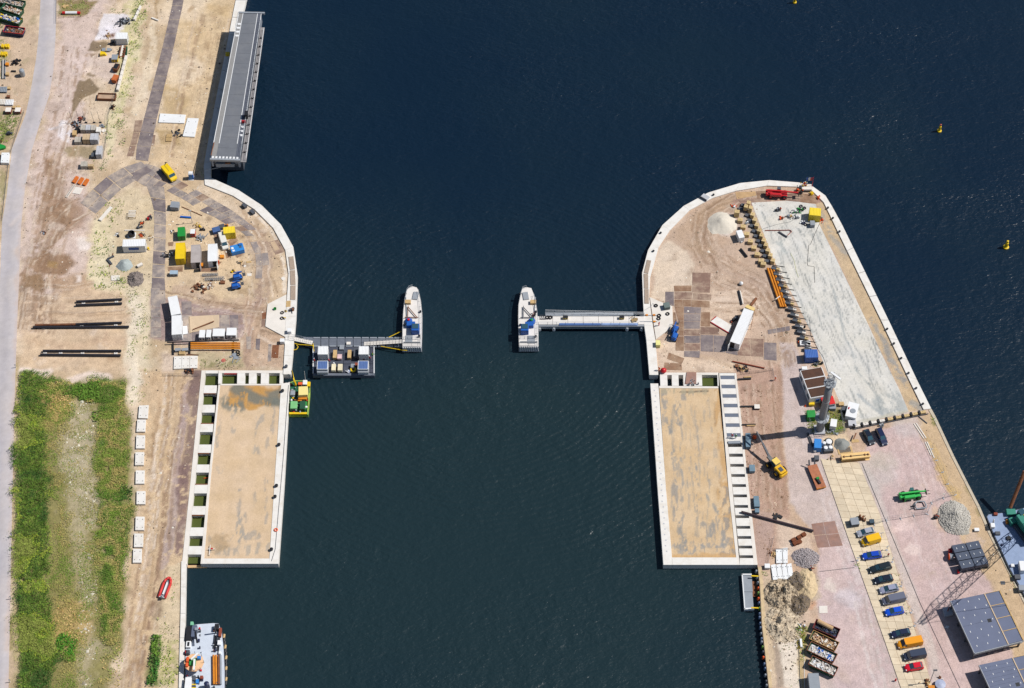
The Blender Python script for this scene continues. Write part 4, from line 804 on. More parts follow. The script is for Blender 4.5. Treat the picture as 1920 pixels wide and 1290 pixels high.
# ---- people
def make_person(name, label, c, rz, shirt, trousers, helmet, base=0., pose=0):
    t = thing(name, label, 'person', at(c, base, base), rz)
    J = {'p': (0, 0, .95), 'c': (0, 0, 1.28), 'n': (0, 0, 1.5), 'h': (.02, 0, 1.62), 'h2': (.02, 0, 1.74)}
    V = [J['p'], J['c'], J['n'], J['h'], J['h2']]; R_ = [.16, .18, .07, .1, .085]; E = [(0, 1), (1, 2), (2, 3), (3, 4)]
    st = .16 if pose else .03
    for s in (-1, 1):
        k = len(V); V += [(0, s*.1, .86), (.03+s*st*.5, s*.11, .48), (s*st, s*.12, .07), (s*st+.14, s*.13, .04)]; R_ += [.1, .075, .055, .045]; E += [(0, k), (k, k+1), (k+1, k+2), (k+2, k+3)]
        k = len(V); V += [(0, s*.2, 1.42), (.02, s*.27, 1.15), (.18-s*st, s*.25, .95), (.26-s*st, s*.24, .92)]; R_ += [.065, .055, .042, .04]; E += [(1, k), (k, k+1), (k+1, k+2), (k+2, k+3)]
    me = bpy.data.meshes.new('body'); me.from_pydata(V, E, []); o = bpy.data.objects.new('body', me); C.objects.link(o)
    md = o.modifiers.new('s', 'SKIN')
    for i, r in enumerate(R_): me.skin_vertices[0].data[i].radius = (r, r)
    me.skin_vertices[0].data[0].use_root = True
    sb = o.modifiers.new('d', 'SUBSURF'); sb.levels = 1; sb.render_levels = 1
    dg = bpy.context.evaluated_depsgraph_get(); m2 = bpy.data.meshes.new_from_object(o.evaluated_get(dg)); bpy.data.objects.remove(o)
    m2.materials.clear()
    for mm in (trousers, shirt, M_SKIN): m2.materials.append(mm)
    for p in m2.polygons:
        z = p.center.z; p.material_index = 0 if z < .97 and abs(p.center.y) < .2 else (2 if z > 1.5 or z < .97 else 1); p.use_smooth = True
    o = bpy.data.objects.new('body', m2); C.objects.link(o); o.parent = t
    MB().lathe([(.125, 1.72), (.13, 1.76), (.11, 1.83), (.05, 1.87)], 10, (.02, 0)).build('helmet', helmet, t)
    return t
M_SKIN = mat('skin', (206, 160, 132), .6); M_HIVIS = mat('orange_workwear', (240, 96, 40), .8); M_NAVY = mat('navy_workwear', (40, 48, 74), .9); M_LIME = mat('lime_workwear', (190, 220, 50), .8)
def truss(p0, p1, label, w=.5, h=.5, m=None, z=.5, name='truss_section', cat='truss', n=10, group=None, base=0.):
    a, b = P(*p0, z), P(*p1, z); c = (a+b)/2; l = (b-a).length
    t = thing(name, label, cat, (c.x, c.y, base), math.atan2(b.y-a.y, b.x-a.x), group); bb = MB(); X = l/2
    cs = [(-w/2, 0.04), (w/2, 0.04), (w/2, h), (-w/2, h)]; ch = MB()
    for y, q in cs: ch.cyl((-X, y, q), (X, y, q), .045, 6)
    ch.build('chords', m or M_GREY, t)
    for i in range(n):
        x0 = -X+l*i/n; x1 = -X+l*(i+1)/n
        for (y0, z0), (y1, z1) in zip(cs, cs[1:]+cs[:1]):
            bb.cyl((x0, y0, z0), (x0, y1, z1), .03, 4); bb.cyl((x0, y0, z0), (x1, y1, z1), .03, 4)
    bb.build('lacing', m or M_GREY, t); return t
def boom_lift(c, label, m, rz=0, reach=1.6):
    t = thing('boom_lift', label, 'boom lift', at(c), rz)
    MB().bbox(0, 0, .35, 2.3, 1.3, .55, .12).build('chassis', m, t); MB().bbox(-.2, 0, .9, 1.7, 1.2, .75, .15).build('turret', m, t)
    for sx in (-.75, .75):
        for s in (-.62, .62): MB().wheel(sx, s, .4, .3).build('wheel', M_TYRE, t)
    MB().bar((-.8, .25, 1.75), (1.3, .25, 2.15), .22, .24).bar((1.3, .25, 2.3), (-.6, .25, 2.55), .18, .2).build('boom', m, t)
    bk = MB(); 
    for x, y in ((1.4, -.35), (2.1, -.35), (2.1, .65), (1.4, .65)): bk.cyl((x, y, 1.0), (x, y, 2.1), .03, 5)
    for z in (1.5, 2.1):
        for a, b in (((1.4, -.35), (2.1, -.35)), ((2.1, -.35), (2.1, .65)), ((2.1, .65), (1.4, .65)), ((1.4, .65), (1.4, -.35))): bk.cyl((*a, z), (*b, z), .03, 5)
    bk.box(1.75, .15, .96, .7, 1., .06).build('basket', M_DGREY, t); return t
def telehandler(rear, front, m, label, cabmat, L=None, side=-1, ext=.5):
    loc, rz, l = spine(rear, front, 1.0); L = L or l; X = L/2; t = thing('telehandler', label, 'telehandler', loc, rz)
    MB().bbox(-.1, 0, .55, L*.86, 1.5, .55, .12).build('chassis', m, t)
    MB().bbox(-X*.2, side*.82, 1.08, L*.5, .8, .85, .14).build('engine_cover', m, t)
    cb = MB().prism([(-X*.1, -side*.3), (X*.32, -side*.3), (X*.32, -side*1.15), (-X*.1, -side*1.15)], 1.08, 2.45, [(-X*.06, -side*.34), (X*.2, -side*.34), (X*.2, -side*1.08), (-X*.06, -side*1.08)]); cb.build('cab', M_GLASS, t)
    MB().prism([(-X*.09, -side*.3), (X*.23, -side*.3), (X*.23, -side*1.12), (-X*.09, -side*1.12)], 2.44, 2.56).build('cab_roof', cabmat, t)
    for sx in (.6, -.6):
        for s in (-1, 1):
            o = MB().wheel(X*sx, s*1.0, .6, .42, 16).build('wheel', M_TYRE, t); MB().cyl((X*sx, s*1.0-.23, .6), (X*sx, s*1.0+.23, .6), .3, 10).build('rim', m, o)
    MB().bar((-X*.92, .05, 2.1), (X*.75, .05, 1.95), .42, .46).build('boom', m, t); MB().bar((X*.75, .05, 1.95), (X*(1+ext), .05, 1.75), .32, .36).build('boom_extension', m, t)
    fk = MB().box(X*(1+ext)+.1, .05, 1.0, .12, 1.3, 1.0)
    for s in (-.4, .5): fk.box(X*(1+ext)+.65, s, 1.0, 1.1, .14, .08)
    fk.build('fork_carriage', M_BLACK, t)
    MB().bbox(-X*.95, 0, .75, .5, 1.6, .9, .12).build('counterweight', m, t)
    return t
def plate_quad(parent, quad, m, z=.03, name='steel_plate', sh=.985, lift=0.):
    q = [P(*p) for p in quad]; c = sum(q, Vector())/4; q = [c+(v-c)*sh for v in q]
    return MB().prism([v.xy[:] for v in q], -.02+lift, z+lift).build(name, m, parent)
def plate_ribbon(parent, left, right, n, m, rows=1, z=.03, sh=.945, skip_=(), rs=None):
    def al(pts, t):
        ls = [math.dist(a, b) for a, b in zip(pts[:-1], pts[1:])]; d = t*sum(ls)
        for k, (a, b) in enumerate(zip(pts[:-1], pts[1:])):
            if d <= ls[k]+1e-6: return lerp2(a, b, d/ls[k])
            d -= ls[k]
        return pts[-1]
    for i in range(n):
        for j in range(rows):
            if (i, j) in skip_: continue
            q = [lerp2(al(left, a), al(right, a), b) for a, b in ((i/n, j/rows), ((i+1)/n, j/rows), ((i+1)/n, (j+1)/rows), (i/n, (j+1)/rows))]
            plate_quad(parent, q, random.choice(m) if isinstance(m, list) else m, z+random.uniform(0, .02), sh=sh)
def plate_mat(name, c1, c2, dust, amt):
    m = mat(name, c1, .8, .1, var=.16, scale=.9, rnd=.09, grime=dust, grime_amt=amt, gth=(.44, .66), gs=.34); return m
M_PL1 = plate_mat('purple_grey_road_plate', (150, 139, 136), None, (212, 192, 172), .95); M_PL2 = plate_mat('rust_brown_road_plate', (150, 122, 106), None, (206, 180, 156), .8)
M_PL3 = plate_mat('dark_road_plate', (128, 116, 118), None, (180, 164, 154), .8); M_PL4 = plate_mat('brown_site_plate', (142, 112, 98), None, (204, 180, 156), .7); M_PL5 = plate_mat('rust_site_plate', (146, 112, 88), None, (200, 172, 144), .65)
def fence(pts, label, m=None, h=1.9, step=3.4, feet=True, name='site_fence'):
    w_ = [P(*p) for p in pts]; o = w_[0]; t = thing(name, label, 'fence', (o.x, o.y, 0)); b = MB()
    for a, c_ in zip(w_[:-1], w_[1:]):
        n = max(1, round((c_-a).length/step)); d = (c_-a)/n
        for k in range(n):
            p = a+d*k-o; q = p+d*.98; u = Vector((0, 0, 1))
            for z in (.15, h*.5, h): b.cyl(p+u*z, q+u*z, .022, 4)
            for i in range(1, 8): b.cyl(p.lerp(q, i/8)+u*.15, p.lerp(q, i/8)+u*h, .009, 3)
            MB().cyl(p, p+u*h, .035, 6).build('post', m or M_STEEL, t)
            if feet: MB().box(p.x, p.y, 0, .75, .24, .14, math.atan2(d.y, d.x)+1.57).build('foot_block', M_CONCW, t)
    b.build('mesh_panels', m or M_STEEL, t); return t
def cable(pts, r, m, label, cat='cable', name='cable', z=.04, base=0.):
    o = MB().tube([P(*p, z+base)+Vector((0, 0, 0)) for p in pts], r, 5).build(name, m); return tag(o, label, cat)
# ================================================================== LEFT BANK
random.seed(3)
# ---- road plates
t = thing('plate_road', 'purple-grey steel plate road running down from the top edge', 'plate road')
plate_ribbon(t, B_(560,-420, 510,0, 370,600, 190,1290)+[C_(1540,430), C_(1525,600)], B_(690,-420, 630,0, 500,600, 335,1290)+[C_(1690,500), C_(1668,615)], 14, [M_PL3], sh=.98)
for q in (C_(1520,155,1605,150,1590,290,1500,290), C_(1500,292,1570,292,1535,430,1465,432), C_(1460,436,1530,436,1500,560,1425,560), C_(1700,320,1750,318,1735,440,1695,445)): plate_quad(t, q, M_PL2)
t = thing('plate_road', 'dusty plate junction branching from the crossing down to the left road', 'plate road')
plate_ribbon(t, C_(1590,615, 1360,690, 1130,830, 900,1085), C_(1720,720, 1500,850, 1380,915, 1075,1210), 4, [M_PL1, M_PL1, M_PL3], rows=2)
t = thing('plate_road', 'brown plate road curving inside the white quay of the left head', 'plate road')
plate_ribbon(t, D_(200,640, 330,670, 560,815, 840,975, 1200,1180)+F_(520,180, 740,350, 850,460), D_(30,800, 190,900, 420,940, 650,1060, 830,1190)+F_(240,222, 420,332, 540,375, 655,470), 17, [M_PL1, M_PL2, M_PL3, M_PL1], rows=2, skip_={(16, 0), (9, 1), (14, 1), (6, 0), (4,1)})
plate_ribbon(t, F_(860,520, 930,690, 940,880, 925,1100, 880,1290), F_(700,540, 765,690, 780,880, 745,1100, 700,1290), 5, [M_PL1], rows=2, skip_={(0, 0), (2, 0), (3, 1), (4, 0), (4, 1), (3,0)})
t = thing('plate_road', 'narrow plate track running down beside the yellow and grey containers', 'plate road')
plate_ribbon(t, C_(1640,880,1700,1040,1735,1200)+E_(700,380, 695,570, 672,980, 662,1290), C_(1850,900, 1865,1040, 1870,1200)+E_(850,380, 845,570, 835,980, 850,1290), 9, [M_PL1, M_PL1, M_PL3])
plate_ribbon(t, H_(255,0, 255,560), H_(360,0, 380,560), 5, [M_PL1])
t = thing('plate_floor', 'dusty purple plate floor around the white tanks and tan sheets', 'plate floor')
for i, (x0, x1) in enumerate(((600,715),(720,865),(870,1030),(1034,1140),(1144,1240))):
    for j, (y0, y1) in enumerate(((150,300),(304,470),(474,600))):
        if (i, j) in ((1,0),(2,0),(4,0),(3,0),(1,1)): continue
        plate_quad(t, H_(x0,y0,x1,y0,x1+4,y1,x0+4,y1), random.choice([M_PL1, M_PL3, M_PL1]))
t = thing('plate_floor', 'rust and grey plates laid between the landing and the left caisson', 'plate floor')
for q, m in ((H_(1330,545,1385,545,1385,690,1335,690), M_PL1), (H_(1440,570,1490,570,1480,700,1435,690), M_PL3), (H_(1580,630,1615,630,1610,820,1570,835), M_PL1), (H_(1625,640,1700,640,1690,790,1612,790), M_RUST), (H_(1505,350,1545,350,1540,440,1500,440), M_PL2), (H_(1510,280,1560,270,1550,345,1508,350), M_RUST)): plate_quad(t, q, m)
t = thing('plate_floor', 'rusty plates lying by the inner edge of the curved left quay', 'plate floor')
for q, m in ((F_(880,540,915,530,960,640,920,665), M_PL2), (F_(925,540,1040,510,1125,660,1010,695), M_PL2)): plate_quad(t, q, m)
plate_quad(t, F_(945,545,1000,530,1060,630,1000,650), mat('pale_sand_patch', (206,178,146), .9, var=.1), .06)
t = thing('plate_floor', 'orange-brown boards in front of the yellow and white containers', 'plate floor')
for q in (E_(865,840,1050,835,1050,900,870,895), F_(80,845,310,860,305,905,80,900), F_(250,440,330,400,360,480,280,500), F_(380,620,430,610,470,720,420,740), F_(515,690,590,670,605,700,545,735), F_(430,540,520,460,560,520,470,600), E_(870,545,940,540,930,590,875,590)): plate_quad(t, q, M_PL5)
# ---- parked bridge deck
def Wz(p, z): v = P(*p, z); return (v.x, v.y, v.z)
ZD = 7.3
br = thing('bridge_deck', 'long grey steel bridge span parked on the quay at upper left', 'bridge')
def bp(u, v, z=ZD):      # u across 0..1 (left to right), v along 0..1 (top to bottom)
    a, b = P(447.5, 25, ZD), P(496, 26, ZD); c, d = P(395, 297, ZD), P(457, 299, ZD)
    q = a.lerp(b, u).lerp(c.lerp(d, u), v); return Vector((q.x, q.y, z))
def bquad(u0, u1, v0, v1, z0, z1, name, m, u2=None, u3=None):
    u2 = u0 if u2 is None else u2; u3 = u1 if u3 is None else u3
    return MB().prism([bp(u0, v0).xy[:], bp(u1, v0).xy[:], bp(u3, v1).xy[:], bp(u2, v1).xy[:]], z0, z1).build(name, m, br)
M_DECK = mat('deck_grip_surface', (116, 119, 126), .85, var=.08, scale=.6, grime=(132,133,136), grime_amt=.5); M_DECK2 = mat('deck_side_lane', (152, 150, 148), .85, var=.08); M_BRG = mat('bridge_grey_steel', (150, 156, 166), .5, var=.07, grime=(110,112,118), grime_amt=.3)
for k in range(14):
    bquad(.16, .74, k/14+.0003, (k+1)/14-.0003, ZD-.1, ZD, 'deck_panel', M_DECK)
bquad(.012, .157, 0, 1, ZD-.1, ZD-.004, 'side_lane', M_DECK2); bquad(.743, .87, 0, 1, ZD-.1, ZD-.004, 'cycle_lane', mat('cycle_lane_planks', (96, 100, 112), .8, var=.15, scale=3))
bquad(.005, .87, 0, 1, ZD-.45, ZD-.104, 'deck_structure', M_BRG)
for u in (.0, .17, .73, .87): bquad(u-.009, u+.011, .0, .9, ZD, ZD+.05, 'marking_line', M_WHITE)
for k in range(4): bquad(.02, .15, .07+.028*k, .083+.028*k, ZD, ZD+.012, 'chevron_stripe', M_WHITE, .05, .18)
for k in range(3): bquad(.76, .86, .78+.028*k, .793+.028*k, ZD, ZD+.012, 'chevron_stripe', M_WHITE, .79, .89)
for k in range(8): bquad(.03+.106*k, .09+.106*k, .985, .998, ZD, ZD+.02, 'end_marking', M_WHITE)
bquad(-.02, .9, .998, 1.008, ZD-.7, ZD+.06, 'end_beam', M_STEEL); bquad(-.01, 1.0, -.012, -.002, ZD-.6, ZD+.1, 'end_beam', M_STEEL)
bquad(.0, .06, 0, 1, ZD-3.2, ZD-.452, 'main_girder', M_BRG); bquad(.81, .87, 0, 1, ZD-3.2, ZD-.452, 'main_girder', M_BRG)
bquad(.04, .83, 0, .985, ZD-3.6, ZD-3.3, 'lower_deck', M_DGREY); bquad(.89, 1.05, .08, 1.0, ZD-1.2, ZD-1.0, 'lower_walkway', mat('walkway_grating', (150,146,146), .7, var=.14, scale=3), .9, 1.06)
for v in (.03, .25, .5, .75, .97): bquad(.05, .85, v, v+.012, ZD-3.25, ZD-.46, 'cross_frame', M_BRG)
for v in (.12, .5, .88): bquad(.1, .85, v-.05, v+.05, -2.5, ZD-3.65, 'support_pontoon', M_DGREY)
rail(br, [bp(.89, .06, ZD-.1), bp(.89, .985, ZD-.1)], 1.1, M_STEEL, .03, 2.2); rail(br, [bp(1.05, .1, ZD-1.0), bp(1.06, .99, ZD-1.0)], 1.1, M_WHITE, .04, 2.2); rail(br, [bp(0.0, .01, ZD), bp(0.0, .12, ZD)], 1.0)
for k in range(14):
    q = bp(.96, .16+.06*k, ZD-1.0); MB().cyl(q, q+Vector((0, 0, .5)), .16, 7).cyl(q+Vector((0, 0, .1)), q+Vector((.7, 0, .5)), .1, 6).build('bollard_fitting', M_BLACK, br)
q = bp(.9, .72, ZD); MB().box(q.x, q.y, ZD, .8, 1.6, 1.6).build('control_box', M_BLACK, br); MB().box(q.x-.6, q.y-2.2, ZD, 1.1, .3, .9).build('barrier_arm', M_RED, br)
MB().cyl(bp(.02, .9, ZD+.3), bp(.0, .985, ZD+.3), .12, 6).build('barrier_arm', M_RUST, br)
q = bp(.4, .99, ZD-3); MB().box(q.x, q.y, ZD-3.25, 5, 1.2, 1.2).build('machinery', M_GREY, br); MB().box(q.x+.8, q.y-.4, ZD-2.0, 1.4, .6, .5).build('machinery_cover', M_RUST, br)
cable([D_(865,720), D_(1000,690), D_(1160,650)], .07, M_CONC2, 'white mooring rope from quay to the parked bridge end', 'rope', 'mooring_rope', 1.2)
cabinet(B_(1118,600), 'small yellow and black hatched box on the quay beside the parked bridge', (1.1, 1.1, .9), M_YELLOW)
# ---- slabs, pallets, truck, toilet by the parked bridge
slab(D_(360,75, 650,90, 632,185, 342,175), 'wide white concrete slab lying on sand left of the parked bridge', group='white slabs near the bridge'); slab(D_(670,125, 795,130, 750,340, 615,330), 'upright lying white concrete slab beside the bridge shadow', group='white slabs near the bridge')
def pallet(c, label, s=(1.6, 1.2), rz=0, n=3, m=None, base=0):
    t = thing('pallet_stack', label, 'pallet', at(c, base, base), rz)
    for k in range(n):
        for j in range(5): MB().box(-s[0]/2+s[0]*(j+.5)/5, 0, k*.16+.1, s[0]/5*.78, s[1], .03).build('plank', m or M_WOOD, t)
        for j in (-1, 0, 1): MB().box(0, j*s[1]*.42, k*.16, s[0], .1, .1).build('bearer', m or M_WOOD, t)
    return t
pallet(D_(465,335), 'upper wooden pallet on sand below the wide white slab', n=2); pallet(D_(462,375), 'lower wooden pallet on sand below the wide white slab', n=2)
scrap(D_(555,310), 'dark tangle of reinforcement beside the pallets on the sand', [M_BLACK, M_DGREY], 1.6, 14, 4, size=1.2)
tk = thing('flatbed_truck', 'yellow truck with rear crane parked on the plate crossing', 'truck', *spine(D_(395,655), D_(525,815), 1.4)[:2])
MB().box(-.2, 0, .45, 5.4, 1.7, .35).build('chassis', M_DGREY, tk); MB().bbox(-.95, 0, .8, 3.3, 2.1, 1.2, .08).build('cargo_body', M_YELLOW, tk)
MB().loft([[(x, -w_, z0), (x, -w_, z1-.1), (x, -w_*.85, z1), (x, w_*.85, z1), (x, w_, z1-.1), (x, w_, z0)] for x, w_, z0, z1 in ((.75, 1.05, .6, 2.25), (1.5, 1.03, .6, 2.22), (2.05, 1.0, .55, 1.4), (2.75, .9, .5, 1.15), (2.9, .8, .5, .9))]).build('cab', M_YELLOW, tk)
MB().add([(1.53, -.88, 2.17), (1.53, .88, 2.17), (2.07, .88, 1.43), (2.07, -.88, 1.43)], [(0, 3, 2, 1)]).build('windscreen', M_GLASS, tk)
MB().box(-1.0, 0, 2.0, 2.4, .06, .04).build('roof_seam', M_DGREY, tk); MB().cyl((-2.3, .5, 1.2), (-2.6, .5, 2.6), .12, 7).cyl((-2.6, .5, 2.6), (-1.9, .8, 2.9), .09, 7).build('loading_crane', M_BLACK, tk)
for sx in (1.9, -1.7):
    for s in (-.95, .95): MB().wheel(sx, s, .42, .28).build('wheel', M_TYRE, tk)
for s in (-.6, .6): MB().box(2.86, s, .65, .1, .3, .15).build('headlight', M_HL, tk)
tl = thing('portable_toilet', 'blue portable toilet with white roof by the quay corner', 'toilet', at(D_(714,805)), 0)
MB().bbox(0, 0, .1, 1.15, 1.15, 2.0, .05).build('cabin', M_BLUE, tl); MB().prism([(-.6, -.6), (.6, -.6), (.6, .6), (-.6, .6)], 2.1, 2.4, [(-.5, -.4), (.5, -.4), (.5, .4), (-.5, .4)]).build('roof', M_WHITE, tl); MB().box(0, -.59, .2, .75, .04, 1.75).build('door', mat('pale_blue_door', (70, 140, 205), .5), tl); MB().box(0, 0, 0, 1.5, 1.6, .1).build('base', M_WHITE, tl)
# ---- timber decking strip on the quay
for seg, (a, b) in enumerate(((F_(1197,715), F_(1215,870)), (F_(1215,880), F_(1222,1055)), (F_(1222,1065), F_(1220,1235)))):
    beam(a, b, mat('weathered_board', (176,156,138), .9, var=.16, scale=2), ['upper', 'middle', 'lower'][seg]+' board of the weathered walkway strip along the left quay', w=1.3, h=.14, name='walkway_board', cat='board', base=.3, ish=False, group='walkway boards on the left quay')
# ---- building site containers
container(E_(458,505+45), E_(458.1,549), M_WHITE, 'x') if False else None
cn = container(E_(322,552), E_(594,545), M_WHITE, 'white site container with blue sign near the gravel cones', w=2.4)
MB().box(-.1, -1.24, 1.1, 2.6, .06, .85).build('sign', mat('blue_sign', (28, 78, 160), .5), cn); MB().box(-.1, -1.275, 1.45, 2.1, .02, .16).build('sign_line', mat('sign_lettering', (80,130,200), .5), cn)
container(E_(1020,548), E_(1012,742), M_YELLOW, 'yellow shipping container standing beside the grey one on the left head', w=2.44)
container(E_(1205,572), E_(1202,788), mat('grey_container_roof', (186,176,172), .8, var=.12, grime=(150,138,130), grime_amt=.5), 'weathered grey container with open door between yellow and white ones', w=2.44, open_end=1)
container(F_(248,562), F_(246,772), M_WHITE, 'white container with an open door right of the grey one', w=2.44, open_end=1)
container(F_(372,400), F_(522,385), mat('pale_yellow_paint', (250,218,50), .5, var=.05), 'short yellow container on brown boards near the blue skip', w=2.2, L=3.0)
container(E_(1030,358), E_(1030,470), M_GREEN, 'small green container beside the red and white box', w=1.9, h=1.9)
container(H_(500,92), H_(540,297), M_WHITE, 'upper white container of the bent pair on plates', w=2.44, name='site_cabin', ribs=False)
container(H_(546,306), H_(547,522), M_WHITE, 'lower white container of the bent pair on plates', w=2.5, name='site_cabin', ribs=False)
cabinet(E_(952,85), 'grey ribbed steel crate near the top of the left head', (2.2, 2.0, 1.5), M_GREY, rz=-.1); scrap(E_(925,418), 'small white and dark pallet load left of the green container', [M_WHITE, M_DGREY], .6, 6, 2, size=.6)
cb = cabinet(E_(1168,410), 'red equipment box with white top beside the green container', (1.2, 1.5, 1.6), M_RED, roof=M_WHITE)
t = thing('timber_rack', 'pale timber rack with slats left of the plate track', 'rack', at(E_(442,225)), 0)
for k in range(5): MB().box(0, -.95+.48*k, .9, 2.0, .2, .12).build('slat', M_CONC, t)
for sx in (-.9, .9):
    for sy in (-.9, .9): MB().box(sx, sy, 0, .14, .14, .9).build('leg', M_WOOD, t)
scrap(E_(640,262), 'red machine with grey pipes beside the plate track', [M_RED, M_DGREY], .9, 10, 8, name='compressor', cat='machine', size=.9, z=.5); scrap(E_(565,315), 'orange and black small machine left of the plate track', [M_HIVIS, M_BLACK], .7, 8, 9, name='compressor', cat='machine', size=.7)
beam(E_(345,395), E_(585,397), M_CONC, 'long thin pale beam lying above the blue-signed container', .3, .2, ish=False, cat='beam'); scrap(E_(530,360), 'thin steel trestle lying above the long pale beam', [M_DGREY], .7, 6, 5, size=1.0)
t = thing('water_tank', 'round dark open tank behind the blue-signed container', 'tank', at(E_(435,465)), 0); MB().lathe([(.85, 0), (.9, 1.3), (.8, 1.3), (.75, .5)], 16).build('shell', M_BLACK, t); MB().box(0, 0, 0, 2, 2, .15).build('base', M_WHITE, t)
scrap(E_(550,460), 'orange and dark pump set behind the blue-signed container', [M_HIVIS, M_DGREY, M_RUST], .9, 12, 12, name='pump_set', cat='pump', size=.8, z=.5)
scrap(E_(262,455), 'dark winch with white drum left of the round tank', [M_BLACK, M_WHITE], .8, 8, 13, name='winch', cat='winch', size=.8); scrap(E_(660,500), 'tan stone heap on a plate right of the blue-signed container', [M_CONC, M_WOOD], 1.2, 20, 14, name='stone_heap', cat='stones', size=.4); scrap(E_(632,632), 'yellow crate at the corner of the blue-signed container', [M_YELLOW], .4, 4, 15, name='crate', cat='crate', size=.6, z=.5)
t = thing('steel_bracket', 'bent dark steel bracket lying in dune grass', 'bracket', at(E_(170,765))); MB().bar((.9, 1.3, .25), (-.7, .3, .25), .4, .4).bar((-.7, .3, .25), (.6, -1.4, .25), .5, .4).build('arms', M_DGREY, t); MB().cyl((.5, 1.6, .2), (.55, 2.4, .2), .1, 6).cyl((.2, -1.2, .2), (.1, -2.2, .2), .1, 6).build('rods', M_RUST, t)
M_GRAV = mat('blue_grey_gravel', (176, 184, 182), .95, var=.12, scale=6, bump=.5); M_DGRAV = mat('dark_gravel', (140, 128, 122), .95, var=.25, scale=3, bump=.8)
heap(E_(345,822), 2.1, 1.5, 'smooth blue-grey gravel cone below the blue-signed container', M_GRAV, rough=.04, seed=4)
heap(E_(475,990), 2.2, 1.3, 'dark lumpy rubble heap beside the plate track', M_DGRAV, name='rubble_heap', rough=.35, seed=8, stones=200, smat=M_DGRAV, ssize=.28, sy=1.2)
cabinet(E_(528,812), 'small tan tool box between the two heaps', (1.5, .7, .7), M_CONC, rz=.6); beam(E_(185,112), E_(45,272), M_CONC, 'long pale concrete kerb blocks lying by the dune grass', .9, .5, name='kerb_beam', ish=False)
slab(E_(180,945,285,940,290,1000,185,1005), 'pale stone slab half sunk in the dune grass', M_CONC, .2, dots=False)
beam(E_(1018,230), E_(1150,240), M_BLUE, 'blue steel beam lying below the ribbed crate', .45, .35); pipes((E_(1035,112), E_(1282,220)), .1, M_RUST, 'thin rusty rod lying across the top of the head', z=.12, name='steel_rod', cat='rod')
t = thing('light_mast', 'thin grey lamp mast beside the blue steel beam', 'lamp mast', at(E_(1165,310))); MB().cyl((0, 0, 0), (0, 0, 5), .07, 7).build('pole', M_STEEL, t); MB().box(0, 0, 4.95, .7, .3, .16).build('lamp_head', M_STEEL, t)
scrap(E_(1240,350), 'yellow excavator attachment near the plate road', [M_YELLOW, M_WOOD], .9, 8, 20, name='excavator_bucket', cat='bucket', size=1.0, z=.5); scrap(F_(125,390), 'dark small machine right of the yellow attachment', [M_DGREY, M_BLACK], .8, 10, 21, name='compactor', cat='machine', size=.8, z=.4); scrap(F_(112,490), 'grey scaffold parts heaped behind the white container', [M_GREY, M_STEEL], 1.2, 22, 22, name='scaffold_heap', cat='scaffold', size=1.2)
cabinet(F_(292,385), 'blue wire crate stack left of the short yellow container', (2.0, 1.6, 1.1), mat('steel_blue_crate', (70,100,150), .6, var=.2), rz=.35, name='crate_stack', cat='crate'); cabinet(F_(360,345), 'black wire crate stack behind the short yellow container', (1.4, 1.2, 1.0), M_DGREY, rz=.35, name='crate_stack', cat='crate'); scrap(F_(410,350), 'yellow rods behind the short yellow container', [M_ORANGE, M_BLACK], .6, 8, 23, size=.9)
car(F_(365,485), F_(398,590), mat('cream_white_car_paint', (240, 236, 226), .3, var=.02), 'white van parked between short yellow container and white container', 'van', L=5.0, group='vehicles on the left head', name='parked_van')
gs = cabinet(F_(545,610), 'bright blue generator housing with pale corner panels', (3.4, 2.3, 1.5), mat('sky_blue_paint', (52,140,218), .5, var=.06), rz=.32, name='generator', cat='generator'); MB().box(-1.2, .2, 1.5, .6, .7, .1).box(-1.1, -.7, 1.5, .6, .5, .1).build('pale_panel', M_WHITE, gs); MB().box(1.0, .75, 1.5, .9, .7, .25).build('exhaust_box', mat('deep_sky_blue', (30,110,190), .5), gs); MB().box(.9, 0, 1.5, .6, .5, .06).build('vent', M_DGREY, gs)
cabinet(F_(362,710), 'small orange box right of the white container', (1.0, .9, .7), M_ORANGE); scrap(F_(322,800), 'row of orange gas bottles by the white container door', [M_RUST, M_HIVIS], .6, 12, 25, name='gas_bottles', cat='gas bottle', size=.6, z=.8); cabinet(F_(115,810), 'orange barrel trolley at the grey container door', (.8, 1.0, .8), M_ORANGE)
scrap(E_(905,700), 'dark bottles and boxes stacked left of the yellow container', [M_DGREY, M_STEEL, M_BLACK], 1.6, 26, 26, name='gas_bottle_rack', cat='rack', size=.8, z=.7); cabinet(E_(940,905), 'grey generator below the yellow container', (2.0, 1.2, 1.1), M_GREY, roof=mat('pale_blue_grey', (170,190,206), .5), name='generator', cat='generator')
truss(F_(122,935), F_(318,925), 'upper grey lattice truss lying below the containers', .6, .5); truss(F_(155,985), F_(390,975), 'lower grey lattice truss lying below the containers', .8, .6)
scrap(F_(75,1090), 'rusty formwork heap left of the grey plate heap', [M_RUST, M_RUST, M_BLACK], 1.5, 24, 30, size=1.1, z=.4); scrap(F_(205,1085), 'pinkish grey plate heap below the lattice trusses', [M_PL1, M_RUST, M_CONC], 1.5, 18, 31, size=1.1, z=.35); scrap(F_(125,1150), 'small rusty bit lying below the formwork heap', [M_RUST], .6, 6, 32, size=.7, z=.4); cabinet(F_(370,1022), 'rust brown box at the end of the lower truss', (1.2, .8, .5), M_RUST)
